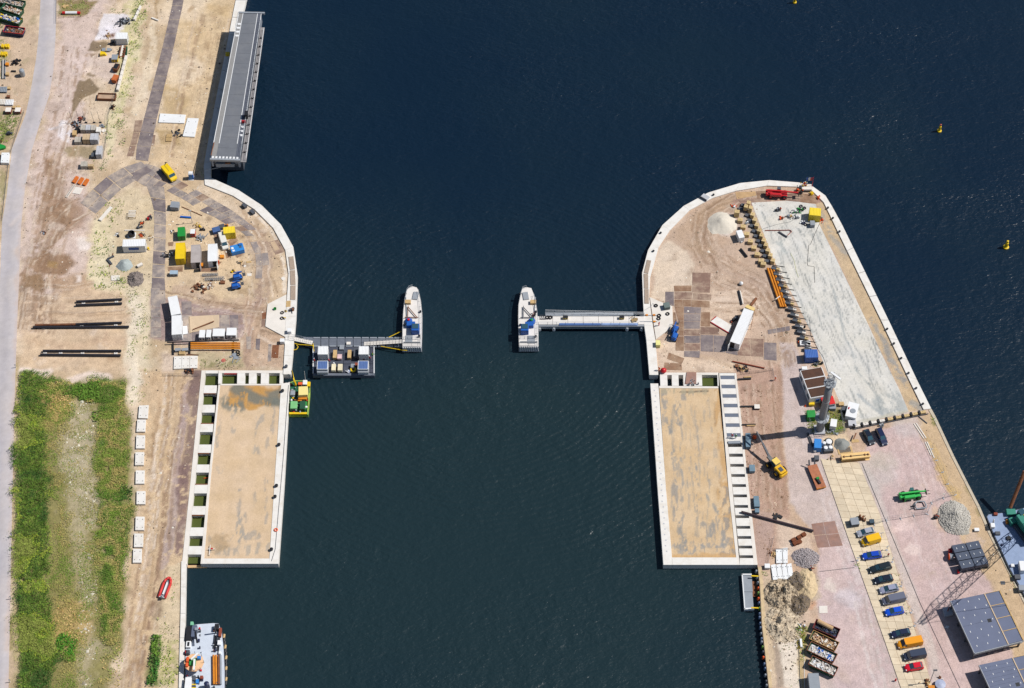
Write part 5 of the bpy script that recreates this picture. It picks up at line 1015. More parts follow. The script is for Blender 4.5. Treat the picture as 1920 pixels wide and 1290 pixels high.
boom_lift(F_(553,985), 'upper blue boom lift beside the stack of beams', M_BLUE, .3); boom_lift(F_(533,1095), 'lower blue boom lift beside the dark earth patch', M_BLUE, .3); scrap(F_(510,900), 'yellow and black plate compactor above the upper boom lift', [M_YELLOW, M_BLACK], .7, 8, 34, name='compactor', cat='compactor', size=.7); scrap(F_(580,785), 'grey hose reel with yellow plank on the sand', [M_DGREY, M_WOOD], .7, 6, 35, name='hose_reel', cat='hose reel', size=.8)
slab(F_(655,775,715,765,722,785,660,795), 'pale yellow plank lying right of the hose reel', M_WOOD, .1, dots=False, cat='plank', name='plank'); slab(F_(665,920,720,918,720,950,668,952), 'square pale board on sand right of the boom lifts', M_CONC, .08, dots=False, cat='board', name='board'); slab(F_(1072,975,1105,955,1135,985,1100,1008), 'pale diamond-shaped board near the curved quay', M_CONC, .1, dots=False, cat='board', name='board'); slab(F_(612,822,640,815,660,830,630,842), 'small white board on sand right of the hose reel', M_CONC2, .06, dots=False, cat='board', name='board')
for i, p in enumerate((F_(632,90), F_(728,165))): cabinet(p, ['upper', 'lower'][i]+' dark mooring trestle at the inner edge of the curved quay', (.9, 1.4, .9), M_DGREY, rz=.7, name='mooring_trestle', cat='trestle')
# ---- beams and tanks by the bent pair
slab(H_(690,320,945,305,965,370,700,505), 'tan sheet with a slanting edge leaning over the pale sheet', mat('tan_board', (222,196,164), .9, var=.06), .14, dots=False, cat='sheet', name='board_sheet', base=.12); slab(H_(680,318,1025,300,1025,440,685,505), 'pale tan sheet lying flat behind the white tanks', mat('pale_tan_board', (214,190,160), .9, var=.06), .1, dots=False, cat='sheet', name='board_sheet')
pipes((H_(728,468), H_(968,372)), .14, M_RUST, 'rusty pole lying on the tan sheet', z=.5, name='steel_pole', cat='pole'); slab(H_(612,430,665,424,672,512,618,520), 'white board leaning beside the lower white container', M_WHITE, .3, dots=False, cat='board', name='board')
for i, (x0, x1, y0, y1) in enumerate(((802,864,482,545), (882,932,475,545), (955,1085,456,540), (1110,1215,442,535))):
    s = ['narrow white tank nearest the white containers', 'second narrow white tank in the row on the plates', 'wide white tank in the row on the plates', 'white tank at the right end of the row'][i]
    cabinet(H_((x0+x1)/2, (y0+y1)/2), s, ((x1-x0)/6/7.3, 2.3, 1.6), M_WHITE, roof=M_WHITE, name='liquid_tank', cat='tank', group='white tanks above the orange piles')
for i in range(4):
    y = 618+i*20; pipes((H_(705,y), H_(1262,y+3)), .2, M_ORANGE, ORD[i]+' orange tubular pile of the stack below the white tanks', z=.75-.0*i, name='tubular_pile', cat='pile', n=12, group='orange piles below the white tanks')
pipes((H_(440,612), H_(1250,585)), .16, M_BLACK, 'long black pipe lying just above the orange piles', z=.9); 
for i, (a, b) in enumerate(((H_(505,615), H_(508,745)), (H_(698,600), H_(692,738)), (H_(1186,600), H_(1184,726)))): beam(a, b, M_BLACK, ['left', 'middle', 'right'][i]+' black sleeper beam under the orange piles', .35, .42, name='sleeper_beam')
cabinet(H_(560,690), 'left steel table below the black pipe', (1.4, .8, .7), M_GREY, rz=.1, name='work_table', cat='table'); cabinet(H_(640,688), 'right steel table below the black pipe', (1.6, .8, .7), M_STEEL, rz=.1, name='work_table', cat='table'); pallet(H_(610,735), 'wooden pallet below the two steel tables', n=3); pipes((H_(660,745), H_(795,752)), .1, M_RUST, 'short rusty rod above the three white slabs', z=.2, name='steel_rod', cat='rod')
for i in range(3): slab(H_(518+i*90,768-i*2,604+i*90,766-i*2,600+i*90,906-i*4,512+i*90,910-i*4), ['left', 'middle', 'right'][i]+' slab of the three white slabs above the left caisson', M_CONC2, .4, group='three white slabs')
tyre(H_(1238,722), 'upper tyre lying right of the orange piles', .55); tyre(H_(1242,750), 'lower tyre lying right of the orange piles', .5); scrap(H_(1210,785), 'grey rails stacked below the tyres', [M_GREY], 1.3, 6, 40, size=2.0, z=.15); tag(MB().lathe([(.5, 0), (.55, .1), (.3, .16), (.05, .2)], 12).build('red_disc', mat('faded_red', (214,110,100), .6)), 'faded red round disc on weedy ground above the caisson', 'disc').location = at(H_(1075,815))
scrap(H_(690,940), 'dark brush and sticks left of the caisson corner', [M_BLACK, M_RUST], 1.4, 18, 41, size=1.0, z=.3); fence([H_(390,990), H_(500,988), H_(810,992)], 'low dark rail fence above the caisson corner', M_DGREY, 1.0, 3, False)
# landing
t = tag(MB().lathe([(.32, 0), (.38, .5), (.3, .5), (.25, .1)], 12).build('bucket', M_GREEN), 'small green bucket on the left landing', 'bucket'); t.location = at(H_(1655,240), .26, .26)
tyre(H_(1735,280), 'upper black tyre ring on the left landing', .5, .26); tyre(H_(1732,342), 'lower black tyre ring on the left landing', .5, .26); scrap(H_(1775,270), 'yellow cable clump on the left landing', [M_YELLOW, M_BLACK], .5, 8, 44, name='cable_clump', cat='cable', size=.6); scrap(H_(1770,345), 'yellow and black strap on the left landing', [M_YELLOW, M_BLACK], .5, 8, 45, name='lashing_strap', cat='strap', size=.6)
scrap(H_(1830,262), 'dark rusty trestle at the quay edge of the left landing', [M_DGREY, M_RUST], .9, 8, 46, name='trestle', cat='trestle', size=1.4, z=.6); cabinet(H_(1815,470), 'small white pump unit at the foot of the left landing', (1.0, 1.1, 1.1), M_WHITE, base=.26, name='pump_unit', cat='pump'); slab(H_(1780,145,1830,140,1828,210,1776,215), 'tan hatch board set in the left landing', M_WOOD, .06, dots=False, base=.26, cat='hatch', name='hatch_board'); cabinet(H_(1735,585), 'white box with dark side at the quay below the landing', (1.1, 1.0, 1.2), M_WHITE)
tag(MB().lathe([(.3, 0), (.3, .5), (.4, .5), (.4, .62)], 10).build('bollard', M_DGREY), 'dark mooring bollard near the lower end of the left quay', 'bollard').location = at(H_(1782,890), .3, .3)
# ---- black pipes on the storage field
M_PIPE = mat('black_pipe', (44, 44, 52), .45, var=.25, scale=2)
for i, (a, b, nm, m) in enumerate((((G_(858,992), G_(1372,966), 'upper pipe of the short pair on the storage field', M_PIPE), (G_(852,1032), G_(1372,1012), 'lower pipe of the short pair on the storage field', M_PIPE), (G_(395,1258), G_(850,1248), 'rust brown left length of the middle pipes', M_RUST), (G_(852,1247), G_(1370,1230), 'dark upper length of the middle pipes', M_PIPE), (G_(370,1282), G_(1450,1275), 'long dark lower pipe of the middle pair', M_PIPE), (AA_(345,76), AA_(977,76), 'upper pipe of the lowest pair above the overgrown field', M_PIPE), (AA_(325,106), AA_(972,112), 'lower pipe of the lowest pair above the overgrown field', M_PIPE)))):
    pipes((a, b), .3, m, nm, z=.5, group='black pipes on the storage field')
for i, p in enumerate((G_(938,1008), G_(1308,994), G_(488,1276), G_(798,1270), G_(918,1268), G_(1300,1258), AA_(363,92), AA_(488,92), AA_(664,94), AA_(933,92))):
    block(p, 'white sleeper block under black pipes, '+['left of upper pair', 'right of upper pair', 'leftmost of middle pipes', 'second of middle pipes', 'third of middle pipes', 'rightmost of middle pipes', 'leftmost of lowest pair', 'second of lowest pair', 'third of lowest pair', 'rightmost of lowest pair'][i], (.9, .9, .22), M_CONC2, group='white pipe sleepers', name='sleeper_block', cat='sleeper')
# ---- white slab row along the overgrown field
for i, q in enumerate((AA_(1122,517,1198,513,1190,620,1114,618), AA_(1107,630,1176,630,1170,728,1100,728), AA_(1099,757,1169,757,1166,862,1095,862), AA_(1092,893,1162,893,1158,997,1088,997), AA_(1095,1040,1166,1040,1162,1147,1092,1147), AA_(1102,1207,1173,1207,1171,1312,1100,1312), AB_(937,105,998,105,995,198,934,198), AB_(928,222,990,222,987,315,925,315), AB_(920,327,980,327,977,423,917,423))):
    slab(q, 'white concrete slab, %s from the top of the row beside the overgrown field' % ORD[i], M_CONC2, .55, group='row of white slabs')
# ---- red rib boat on the track
rb = thing('inflatable_boat', 'red inflatable boat lying on the dirt track at lower left', 'boat', *spine(X_(435,400), X_(495,240), .5)[:2])
tb = MB()
pts = [(-2.6, .75), (1.2, .8), (2.2, .55), (2.8, 0), (2.2, -.55), (1.2, -.8), (-2.6, -.75)]
for a, b in zip(pts[:-1], pts[1:]): tb.cyl((*a, .45), (*b, .45), .33, 10)
tb.build('tube', mat('red_rubber', (222, 64, 60), .6, var=.08), rb, smooth=True); MB().prism([(-2.6, -.6), (1.6, -.6), (2.3, 0), (1.6, .6), (-2.6, .6)], .12, .3).build('floor', M_GREY, rb); MB().box(-2.6, 0, .2, .12, 1.3, .6).build('transom', M_WHITE, rb); MB().box(-.2, 0, .3, 3.2, .35, .35).build('seat', M_WHITE, rb); MB().cyl((-1.5, .3, .5), (2, .3, .55), .08, 6).build('oar', M_BLACK, rb); MB().bbox(-2.85, 0, .3, .5, .45, .8, .1).build('outboard_motor', M_DGREY, rb)
# ---- yard, upper left
SKF = mat('mixed_waste', (190, 180, 172), .9, var=.3, scale=3); M_DGRN = mat('dark_green_paint', (32, 84, 58), .6, var=.12); M_NAVYP = mat('navy_paint', (36, 44, 82), .5); M_PLASTIC = mat('white_plastic_waste', (236,236,238), .7, var=.08); M_BROWNW = mat('timber_waste', (196,164,128), .9, var=.25, scale=3)
skip(A_(-60,-20), A_(270,45), M_DGRN, 'green skip at the very top left corner of the yard', SKF, seed=3, palette=[SKF, M_BROWNW, M_DGREY])
skip(A_(30,62), A_(242,135), M_DGRN, 'green skip with rust inside holding boards and rubble', M_RUST, seed=4, palette=[M_CONC, M_BROWNW, SKF])
skip(A_(-30,155), A_(232,235), M_DGRN, 'green skip heaped with white plastic and yellow bags', SKF, seed=5, palette=[M_PLASTIC, M_PLASTIC, M_YELLOW, M_BLUE, M_BROWNW])
skip(A_(48,322), A_(268,348), M_NAVYP, 'navy skip with red rim full of scrap at the upper left', M_RUST, seed=6, rim=M_RED, palette=[M_RUST, M_DGREY, SKF])
for i, (c, s) in enumerate(((A_(60,520), (2.4, 1.3, 1.0)), (A_(45,605), (1.9, 1.4, 1.0)))):
    t = thing('barrier_stack', ['upper', 'lower'][i]+' stack of yellow plastic barriers left of the road', 'barrier', at(c, .5)); rs = random.Random(i)
    for k in range(5): MB().bbox(-s[0]/2+s[0]*(k+.5)/5, rs.uniform(-.15, .15), 0, s[0]/5*.8, s[1]*rs.uniform(.7, 1.1), s[2]*rs.uniform(.7, 1.1), .08).build('barrier_unit', M_YELLOW, t)
for i in range(4): beam(A_(24+i*11,672), A_(22+i*11,882), [M_DGREY, M_CONC, M_BLACK, M_GREY][i], ORD[i]+' steel section of the upright lying bundle left of the road', .22, .3, name='steel_section', group='steel section bundle')
for i, c in enumerate((A_(78,715), A_(80,825))): cabinet(c, ['upper orange', 'lower tan'][i]+' wooden crate beside the steel section bundle', (.9, .9, .8), [M_ORANGE, M_WOOD][i], name='wooden_crate', cat='crate')
scrap(A_(180,705), 'dark brown timber stack left of the road', [M_BLACK, mat('dark_brown_timber', (74,56,50), .9)], 1.3, 16, 50, size=1.3, z=.4, name='timber_stack', cat='timber'); beam(A_(125,795), A_(178,797), M_BLACK, 'short dark baulk below the brown timber stack', .45, .4, ish=False, name='timber_baulk', cat='timber')
t = thing('pump_machine', 'silver round pump with dark shadow left of the road', 'pump', at(A_(258,850))); MB().lathe([(.7, 0), (.75, .5), (.75, 2.0), (.55, 2.4), (.2, 2.5)], 12).build('body', M_STEEL, t); MB().cyl((.3, -.5, .2), (.3, -.5, 2.2), .12, 6).cyl((-.4, .5, .2), (-.4, .5, 2.2), .1, 6).build('pipes', mat('pale_blue_pipe', (150,190,220), .5), t)
for i, c in enumerate((A_(40,1020), A_(20,1160), A_(110,1165))): pallet(c, ['upper grey', 'lower left', 'lower right white'][i]+' pallet stack at the left picture edge', (2.2, 2.0), n=4, m=[M_GREY, M_CONC, M_WHITE][i])
for i, c in enumerate((A_(98,985), A_(92,1080), A_(160,1200), A_(205,1198))): cabinet(c, ['tan crate by the grey pallet stack', 'reddish crate below the grey pallet stack', 'tan crate behind the red brown box', 'tan crate behind the right red brown box'][i], (.9, .8, .6), [M_WOOD, M_RUST, M_WOOD, M_WOOD][i], name='wooden_crate', cat='crate')
M_RB = mat('red_brown_box', (150, 70, 48), .8, var=.1)
for i, c in enumerate((A_(92,1232), A_(200,1232))): cabinet(c, ['left', 'right'][i]+' red brown box with pale lid at the road edge', (1.5, 1.5, 1.2), M_RB, roof=M_CONC, name='storage_box', cat='box')
scrap(C_(100,300), 'dark metal arm in the weeds left of the road', [M_BLACK, M_DGREY], 1.0, 8, 52, size=1.6); t = thing('boat_hull', 'green hull end at the left picture edge', 'hull', at(C_(0,470))); MB().loft([[(x, -w_, .2), (x, -w_*1.1, .8), (x, w_*1.1, .8), (x, w_, .2)] for x, w_ in ((-4, .9), (0, .9), (1.2, .5), (1.7, .1))]).build('hull', M_GREEN, t); slab(C_(18,515,105,515,98,632,6,628), 'white slab beside the road at the left edge', M_WHITE, .9); scrap(C_(20,385), 'dark bits beside the green hull end', [M_BLACK, M_RUST], .9, 8, 53)
t = thing('barrier_tube', 'red and white striped barrier tube on grass at the top left', 'barrier', *spine(A_(690,142), A_(910,142), .5)[:2]); 
for k in range(6): MB().cyl((-2.5+k*.85, 0, .45), (-1.65+k*.85, 0, .45), .42, 12).build('stripe', M_RED if k in (0, 5) else M_WHITE, t)
fence([A_(660,205), A_(945,190)], 'low brown wooden fence below the striped barrier tube', M_WOOD, .8, 1.6, False); fence([A_(636,0), A_(632,270)], 'dark roadside guard rail at the top left', M_DGREY, .9, 4, False)
scrap(A_(1400,250), 'dark stacked frames on the pale pad at the top', [M_DGREY, M_BLACK, M_STEEL], 2.0, 30, 54, size=1.2, z=.6, name='frame_stack', cat='frames'); scrap(A_(728,80), 'small timber frame lying on the grass at the top left', [M_WOOD], .8, 6, 55, size=1.6, z=.15)
cn = container(A_(1302,402), A_(1430,400), M_WHITE, 'white cabin beside the red trailer frame in the yard', w=2.5, h=2.5, name='site_cabin', ribs=False)
t = thing('low_trailer', 'rust red trailer frame below the white yard cabin', 'trailer', *spine(A_(1362,660), A_(1395,495), .6)[:2]); MB().box(0, -.7, .5, 4.6, .2, .25).box(0, .7, .5, 4.6, .2, .25).build('side_rail', M_RUST, t); 
for k in range(5): MB().box(-2+k, 0, .52, .18, 1.2, .2).build('cross_bar', mat('brick_red', (150,54,44), .7), t)
MB().box(0, .2, .75, 4.2, .5, .1).build('ramp', M_CONC, t)
for sx in (-.5, .6):
    for s in (-.95, .95): MB().wheel(sx, s, .4, .25).build('wheel', M_TYRE, t)
scrap(A_(1265,505), 'dark wet pump parts left of the white yard cabin', [M_BLACK, M_DGREY], 1.0, 14, 56, size=.9, z=.5); scrap(A_(1225,400), 'brown debris strewn on the pale pad', [M_RUST, M_WOOD], 1.6, 20, 57, size=.8, z=.2); beam(A_(1425,520), A_(1418,630), M_DGRN, 'dark green beam right of the trailer frame', .4, .6, ish=False)
t = thing('work_boat', 'small grey dinghy lying in the yard', 'dinghy', at(A_(1205,570))); MB().prism([(-1.3, -.5), (.8, -.5), (1.4, 0), (.8, .5), (-1.3, .5)], 0, .5, [(-1.4, -.6), (.9, -.6), (1.6, 0), (.9, .6), (-1.4, .6)]).build('hull', M_GREY, t); MB().box(-.2, 0, .5, .3, 1.0, .06).build('seat', M_WOOD, t)
t = thing('loader_bucket', 'yellow bucket lying in the yard', 'bucket', at(A_(1165,620))); MB().prism([(-1, -.6), (.9, -.3), (.9, .3), (-1, .6)], 0, .9, [(-.8, -.7), (.5, -.4), (.5, .4), (-.8, .7)]).build('shell', M_YELLOW, t); MB().box(-.9, 0, .1, .1, 1.3, .3).build('cutting_edge', M_ORANGE, t)
cabinet(A_(1290,640), 'yellow box with grey top below the red trailer frame', (1.7, 1.9, 1.3), M_YELLOW, roof=M_GREY, name='machine_box', cat='box')
for i, (c, m) in enumerate(((A_(1310,765), M_RUST), (A_(1295,890), mat('orange_rust', (196,104,52), .8, var=.2)))):
    t = thing('tipping_hopper', ['upper brown', 'lower orange'][i]+' tipping hopper against the white barrier wall', 'hopper', at(c, .7), 1.3); MB().prism([(-1, -.5), (1, -.5), (1, .5), (-1, .5)], 0, 1.4, [(-1.1, -.8), (1.1, -.8), (1.1, .7), (-1.1, .7)]).build('tub', m, t); MB().box(0, 0, 1.4, 1.9, 1.2, .04).build('load', M_BLACK if i == 0 else m, t)
for k in range(7):
    p0, p1 = lerp2(A_(1418,620), A_(1318,1010), k/7), lerp2(A_(1418,620), A_(1318,1010), (k+.94)/7)
    beam(p0, p1, M_CONC, ORD[k]+' barrier block from the top in the pale wall beside the dune strip', .7, .9, name='barrier_block', cat='barrier', ish=False, group='pale barrier wall')
for k in range(3):
    p0, p1 = lerp2(A_(1580,60), A_(1505,220), k/3), lerp2(A_(1580,60), A_(1505,220), (k+.9)/3); beam(p0, p1, M_CONC, ORD[k]+' barrier block from the top beside the pale pad', .6, .8, name='barrier_block', cat='barrier', ish=False, group='barrier blocks by the pad')
t = thing('flat_skip', 'low rusty open tray beside the brown puddle', 'skip', *spine(A_(1090,1075), A_(1308,1082), .9)[:2]); MB().box(0, 0, .1, 5.0, 2.1, .3).build('floor', mat('sandy_rust', (190,160,134), .9, var=.15), t)
for s in (-1, 1): MB().box(0, s*1.05, .1, 5.1, .12, .8).build('side_board', M_RUST, t); MB().box(s*2.5, 0, .1, .12, 1.97, .8).build('end_board', M_RUST, t)
scrap(A_(1280,1215), 'rusty and black machine parts at the lower yard fence', [M_RUST, M_BLACK], 1.0, 14, 58, size=.9, z=.5); fence([A_(1312,1030), C_(1220,90), C_(1205,300), C_(1160,600)], 'dark thin fence between yard and dune grass', M_DGREY, 1.2, 3.5, False)
for i, x in enumerate((790,868,938,1030,1100)):
    t = thing('steel_post', ORD[i]+' thin steel post from the left above the block stacks', 'post', at(C_(x+30,180)), 0, 'thin steel posts'); MB().cyl((0, 0, 0), (-.2, 0, 4.6), .05, 6).build('pole', M_DGREY, t); MB().box(0, 0, 0, .7, .5, .12).build('foot', M_BLACK, t)
M_STK = mat('grey_block_concrete', (190, 182, 170), .9, var=.12, scale=1.2, rnd=.1)
for i, (x0, y0, x1, y1, h, m, nm) in enumerate(((905,200,960,262,1.4,M_STK,'grey block stack left in the top row'), (962,198,1018,262,1.4,M_CONCW,'middle grey block stack in the top row'), (1022,200,1076,262,1.4,M_STK,'right grey block stack in the top row'), (1080,222,1128,282,1.4,M_CONC2,'white block stack at the right of the top row'), (812,262,858,318,1.0,M_WOOD,'tan block stack at the left of the middle row'), (838,335,922,398,1.2,M_STK,'low wide block stack in the lower row'), (928,302,1008,372,2.0,mat('tan_stack',(206,180,146),.9,var=.12),'tall tan block stack in the lower row'), (1012,296,1104,372,2.0,M_CONCW,'tall pale grey block stack in the lower row'), (1080,432,1146,540,1.8,M_CONCW,'pale block stack standing below the rows'), (1024,512,1072,560,1.0,M_DGREY,'dark low block stack left of the pale one'), (908,612,978,670,1.3,M_STK,'left block stack at the puddle'), (988,642,1048,670,1.3,mat('tan_stack2',(200,172,132),.9,var=.12),'right block stack at the puddle'))):
    n = max(1, round(h/.5)); c = C_((x0+x1)/2, (y0+y1)/2); t = thing('block_stack', nm+' in the yard', 'block stack', at(c, h)); sx = (x1-x0)/6/6.9; sy = (y1-y0)/6/5.4
    for k in range(n):
        for j in range(2): MB().bbox((j-.5)*sx/2*1.0, random.uniform(-.03, .03), k*h/n, sx/2*.96, sy*random.uniform(.95, 1), h/n*.96, .03).build('concrete_block', m, t)
scrap(C_(850,205), 'dark grating stack at the left end of the block rows', [M_DGREY, M_GREY, M_RUST], 1.6, 20, 60, size=1.2, z=.5); scrap(C_(880,290), 'black sheeting between the block stacks', [M_BLACK], 1.0, 8, 61, size=1.2, z=.5); scrap(C_(905,145), 'small red framed rack above the block rows', [M_RB, M_DGREY], 1.2, 12, 62, size=1.0, z=.4); scrap(C_(1150,215), 'grey grating pieces right of the top row', [M_GREY, M_STEEL], .9, 10, 63, size=.8, z=.3); tag(MB().lathe([(.55, 0), (.6, .3), (.4, .35)], 12).build('round_cover', M_CONC), 'pale round cover right of the block rows', 'cover').location = at(C_(1168,275))
for i in range(3):
    x = 842+i*54; beam(C_(x-15+i*4,850+i*14), C_(x+28+i*4,782+i*14), mat('bright_orange_rust', (214,112,36), .8, var=.15), ['left', 'middle', 'right'][i]+' orange steel beam in the yard below the puddle', .9, .5, group='orange beams in the yard')
truss(C_(745,1010), C_(840,870), 'pale lattice rack lying below the orange beams', .5, .3, M_CONC); slab(C_(850,900,935,915,895,985,810,970), 'pale frame sheet below the orange beams', M_CONC, .15, dots=False, cat='sheet', name='board_sheet'); scrap(G_(490,215), 'small grey scrap bit on the gravel beside the road', [M_GREY, M_RUST], .9, 10, 64, size=.7, z=.25)
beam(A_(1705,195), A_(1780,225), M_CONC2, 'short white pipe on the sand at the top', .4, .4, ish=False); fence([C_(270,60), C_(105,560), C_(20,1290)], 'dark thin guard rail along the left road edge', M_DGREY, .7, 4, False)
for i, p in enumerate((AA_(128,212), AA_(118,672), AA_(106,1150), AB_(84,245), AB_(76,675), AB_(70,1250))):
    t = thing('marker_post', ORD[i]+' roadside marker post from the top along the overgrown field', 'post', at(p), 0, 'roadside marker posts'); MB().cyl((0, 0, 0), (0, 0, 1.3), .09, 7).build('post', M_WHITE, t); MB().box(0, 0, 1.0, .3, .08, .4).build('reflector', M_GREY, t)
# ---- left caisson details
for i, (p, m) in enumerate(((Y_(1232,318), M_BLACK), (Y_(1192,910), M_BLACK), (AC_(1165,188), M_BLACK), (AC_(1150,308), M_BLACK), (AC_(1110,888), M_BLACK))):
    tag(MB().lathe([(.28, 0), (.26, .45), (.42, .5), (.42, .62), (.1, .66)], 10).build('bollard', m), 'black bollard on the channel wall of the left caisson, %s from the top' % ORD[i], 'bollard', 'left caisson bollards').location = at(p, .12, .12)
def lifebuoy(p, label, base=.12):
    o = tyre(p, label, .5, base, M_HIVIS, name='lifebuoy'); o['category'] = 'lifebuoy'; return o
lifebuoy(AC_(1157,668), 'orange lifebuoy on the channel wall of the left caisson')
t = thing('timber_beam', 'pale floating timber beam at the foot of the left caisson', 'beam', *spine(AC_(172,1068), AC_(390,1066), ZW+.3)[:2]); t.location.z = ZW-.1; MB().bbox(0, 0, 0, 5.1, .7, .45, .05).build('baulk', mat('tan_timber', (214,178,132), .8, var=.15, scale=2), t); MB().box(-2.2, 0, .45, .5, .72, .05).build('iron_strap', M_RUST, t)
t = thing('site_trestle', 'white trestle frame standing on the sand of the left caisson', 'trestle', at(AC_(460,900))); MB().cyl((-.6, 1.4, .5), (-.6, -1.2, .5), .07, 6).cyl((.5, .3, .6), (-1.0, .3, .6), .07, 6).cyl((.5, .3, 0), (.5, .3, .6), .06, 6).cyl((-1., .3, 0), (-1., .3, .6), .06, 6).cyl((-.6, -1.2, 0), (-.6, -1.2, .5), .06, 6).build('frame', M_WHITE, t); MB().box(-.1, .3, .6, .5, .3, .2).build('red_block', M_RED, t)
for i, (y, xx) in enumerate(((737,393),(849,381),(965,370))):
    beam((xx-11, y+.7), (xx+11, y+.7), M_RUST, 'rusty bar across the top of shaft %s in the left caisson' % ['two', 'five', 'eight'][i], .3, .3, base=-.25)
for i, (y, xx) in enumerate(((794,388),(908,377))): beam((xx-12, y), (xx+12, y), M_RUST, 'rusty bar across the lower edge of shaft %s in the left caisson' % ['three', 'six'][i], .3, .25, base=-.25)
beam((420,700.6), (444,700.6), M_RED, 'red bar across the widest shaft of the upper beam', .25, .2, base=-.3); tag(MB().cyl((0, 0, 0), (1.5, .2, .1), .1, 6).build('orange_float', M_HIVIS), 'orange float hanging in the sixth shaft of the left caisson', 'float').location = at(AC_(362,98), -1.0, -1.0)
cable([(541,722),(536,790),(531,860),(527,905),(522,960),(516,1030),(509,1052)], .06, M_DGREY, 'thin dark cable along the channel wall of the left caisson', base=.12)
# ================================================================== CHANNEL: PIERS, JETTIES, BOATS
M_DECKG = mat('jetty_grey_deck', (108, 114, 126), .8, var=.12, scale=1.2); M_PON = mat('pontoon_dark_deck', (74, 78, 92), .8, var=.15); M_PIER = mat('pier_white_deck', (238, 232, 226), .8, var=.04, grime=(206,198,190), grime_amt=.3)
def boat_pier(label, outline, mach, flip):
    zt = .6; q = [P(*p, zt) for p in outline]; c = Vector(((min(v.x for v in q)+max(v.x for v in q))/2, (min(v.y for v in q)+max(v.y for v in q))/2, 0)); t = thing('guide_pier', label, 'pier', (c.x, c.y, 0)); pts = [(v-c).xy[:] for v in q]
    MB().prism(pts, -3, .42).build('hull', M_CONCW, t); MB().prism([(x*.985, y*.99) for x, y in pts], .42, .6).build('deck', M_PIER, t)
    rail(t, [(x*.94, y*.965, .6) for x, y in pts[:-1]], 1.0, M_STEEL, .035, 2.0, 'edge_railing')
    ys = min(y for x, y in pts); xs = [x for x, y in pts if y < ys+1]; x0, x1 = min(xs), max(xs)
    for k in range(9): MB().bar((x0+(x1-x0)*(k+.5)/9, ys-.05, .45), (x0+(x1-x0)*(k+.5)/9+.25, ys-.05, -1.4), .22, .2).build('stern_strut', M_WHITE, t)
    MB().box((x0+x1)/2, ys+1.2, .6, x1-x0-.6, .12, .5).build('stern_coaming', M_STEEL, t); rail(t, [(x0+.3, ys+2.4, .6), (x1-.3, ys+2.4, .6)], 1.0, M_STEEL, .04, 1.0, 'stern_railing')
    s = flip
    MB().bbox(-.9*s, -4.8, .6, 2.0, 2.2, 1.9, .12).build('machine_housing', mat('machine_blue', (24, 92, 178), .5, var=.08), t); MB().bbox(-.9*s, -4.6, 2.5, 1.6, 1.5, .12, .05).build('housing_window', M_GLASS, t)
    MB().bbox(.3*s, -3.2, .6, 2.2, 1.3, 1.2, .1).build('machine_housing', MATS['machine_blue'], t); MB().lathe([(.9, .6), (.95, 1.2), (.6, 1.5), (.2, 1.55)], 12, (.9*s, -1.9)).build('winch_drum', MATS['machine_blue'], t); MB().lathe([(.35, 1.5), (.35, 1.8), (.1, 1.85)], 8, (.9*s, -1.9)).build('winch_cap', M_GREEN if s > 0 else M_RED, t)
    MB().box(.7*s, -7.4, .6, 1.8, 2.4, .12).build('hatch', M_GREY, t); MB().box(-.6*s, 6.4, .6, 1.4, 2.4, .25, .15*s).build('hatch', M_STEEL, t); MB().cyl((1.9*s, 6, .75), (1.5*s, 0, .75), .12, 6).cyl((1.5*s, 0, .75), (1.6*s, -1.5, .75), .12, 6).build('deck_pipe', M_GREY, t)
    fr = MB().bar((-1.2, 3.0, 1.0), (-1.2, -.6, 1.0), .16, .2).bar((-1.2, 2.6, 1.0), (1.1, -.6, 1.0), .16, .2).bar((-2, -.7, 1.0), (1.5, -.7, 1.0), .16, .2); fr.build('lifting_frame', M_RUST if s < 0 else M_DGREY, t)
    MB().box(1.3*s, 4.2, .6, 1.5, 1.1, .7).build('tan_box', M_WOOD, t)
    for x, y in ((-2, 7), (2.0, 1.2), (-2, -3), (1.9, -6.6)): MB().lathe([(.22, .6), (.2, 1.0), (.32, 1.05), (.3, 1.15)], 8, (x, y)).build('bollard', M_BLACK, t)
    return t
PL_ = I_(1075,75, 1045,85, 1025,110, 1005,200, 992,310, 987,450, 986,600, 1152,600, 1157,450, 1158,300, 1148,200, 1130,115, 1112,85)
boat_pier('boat-shaped white pier with blue machines at the end of the left jetty', PL_, None, -1)
PR_ = J_(250,95, 210,105, 190,170, 170,270, 167,420, 176,690, 372,690, 370,450, 355,300, 330,180, 300,105)
boat_pier('boat-shaped white pier with blue machines at the end of the right jetty', PR_, None, 1)
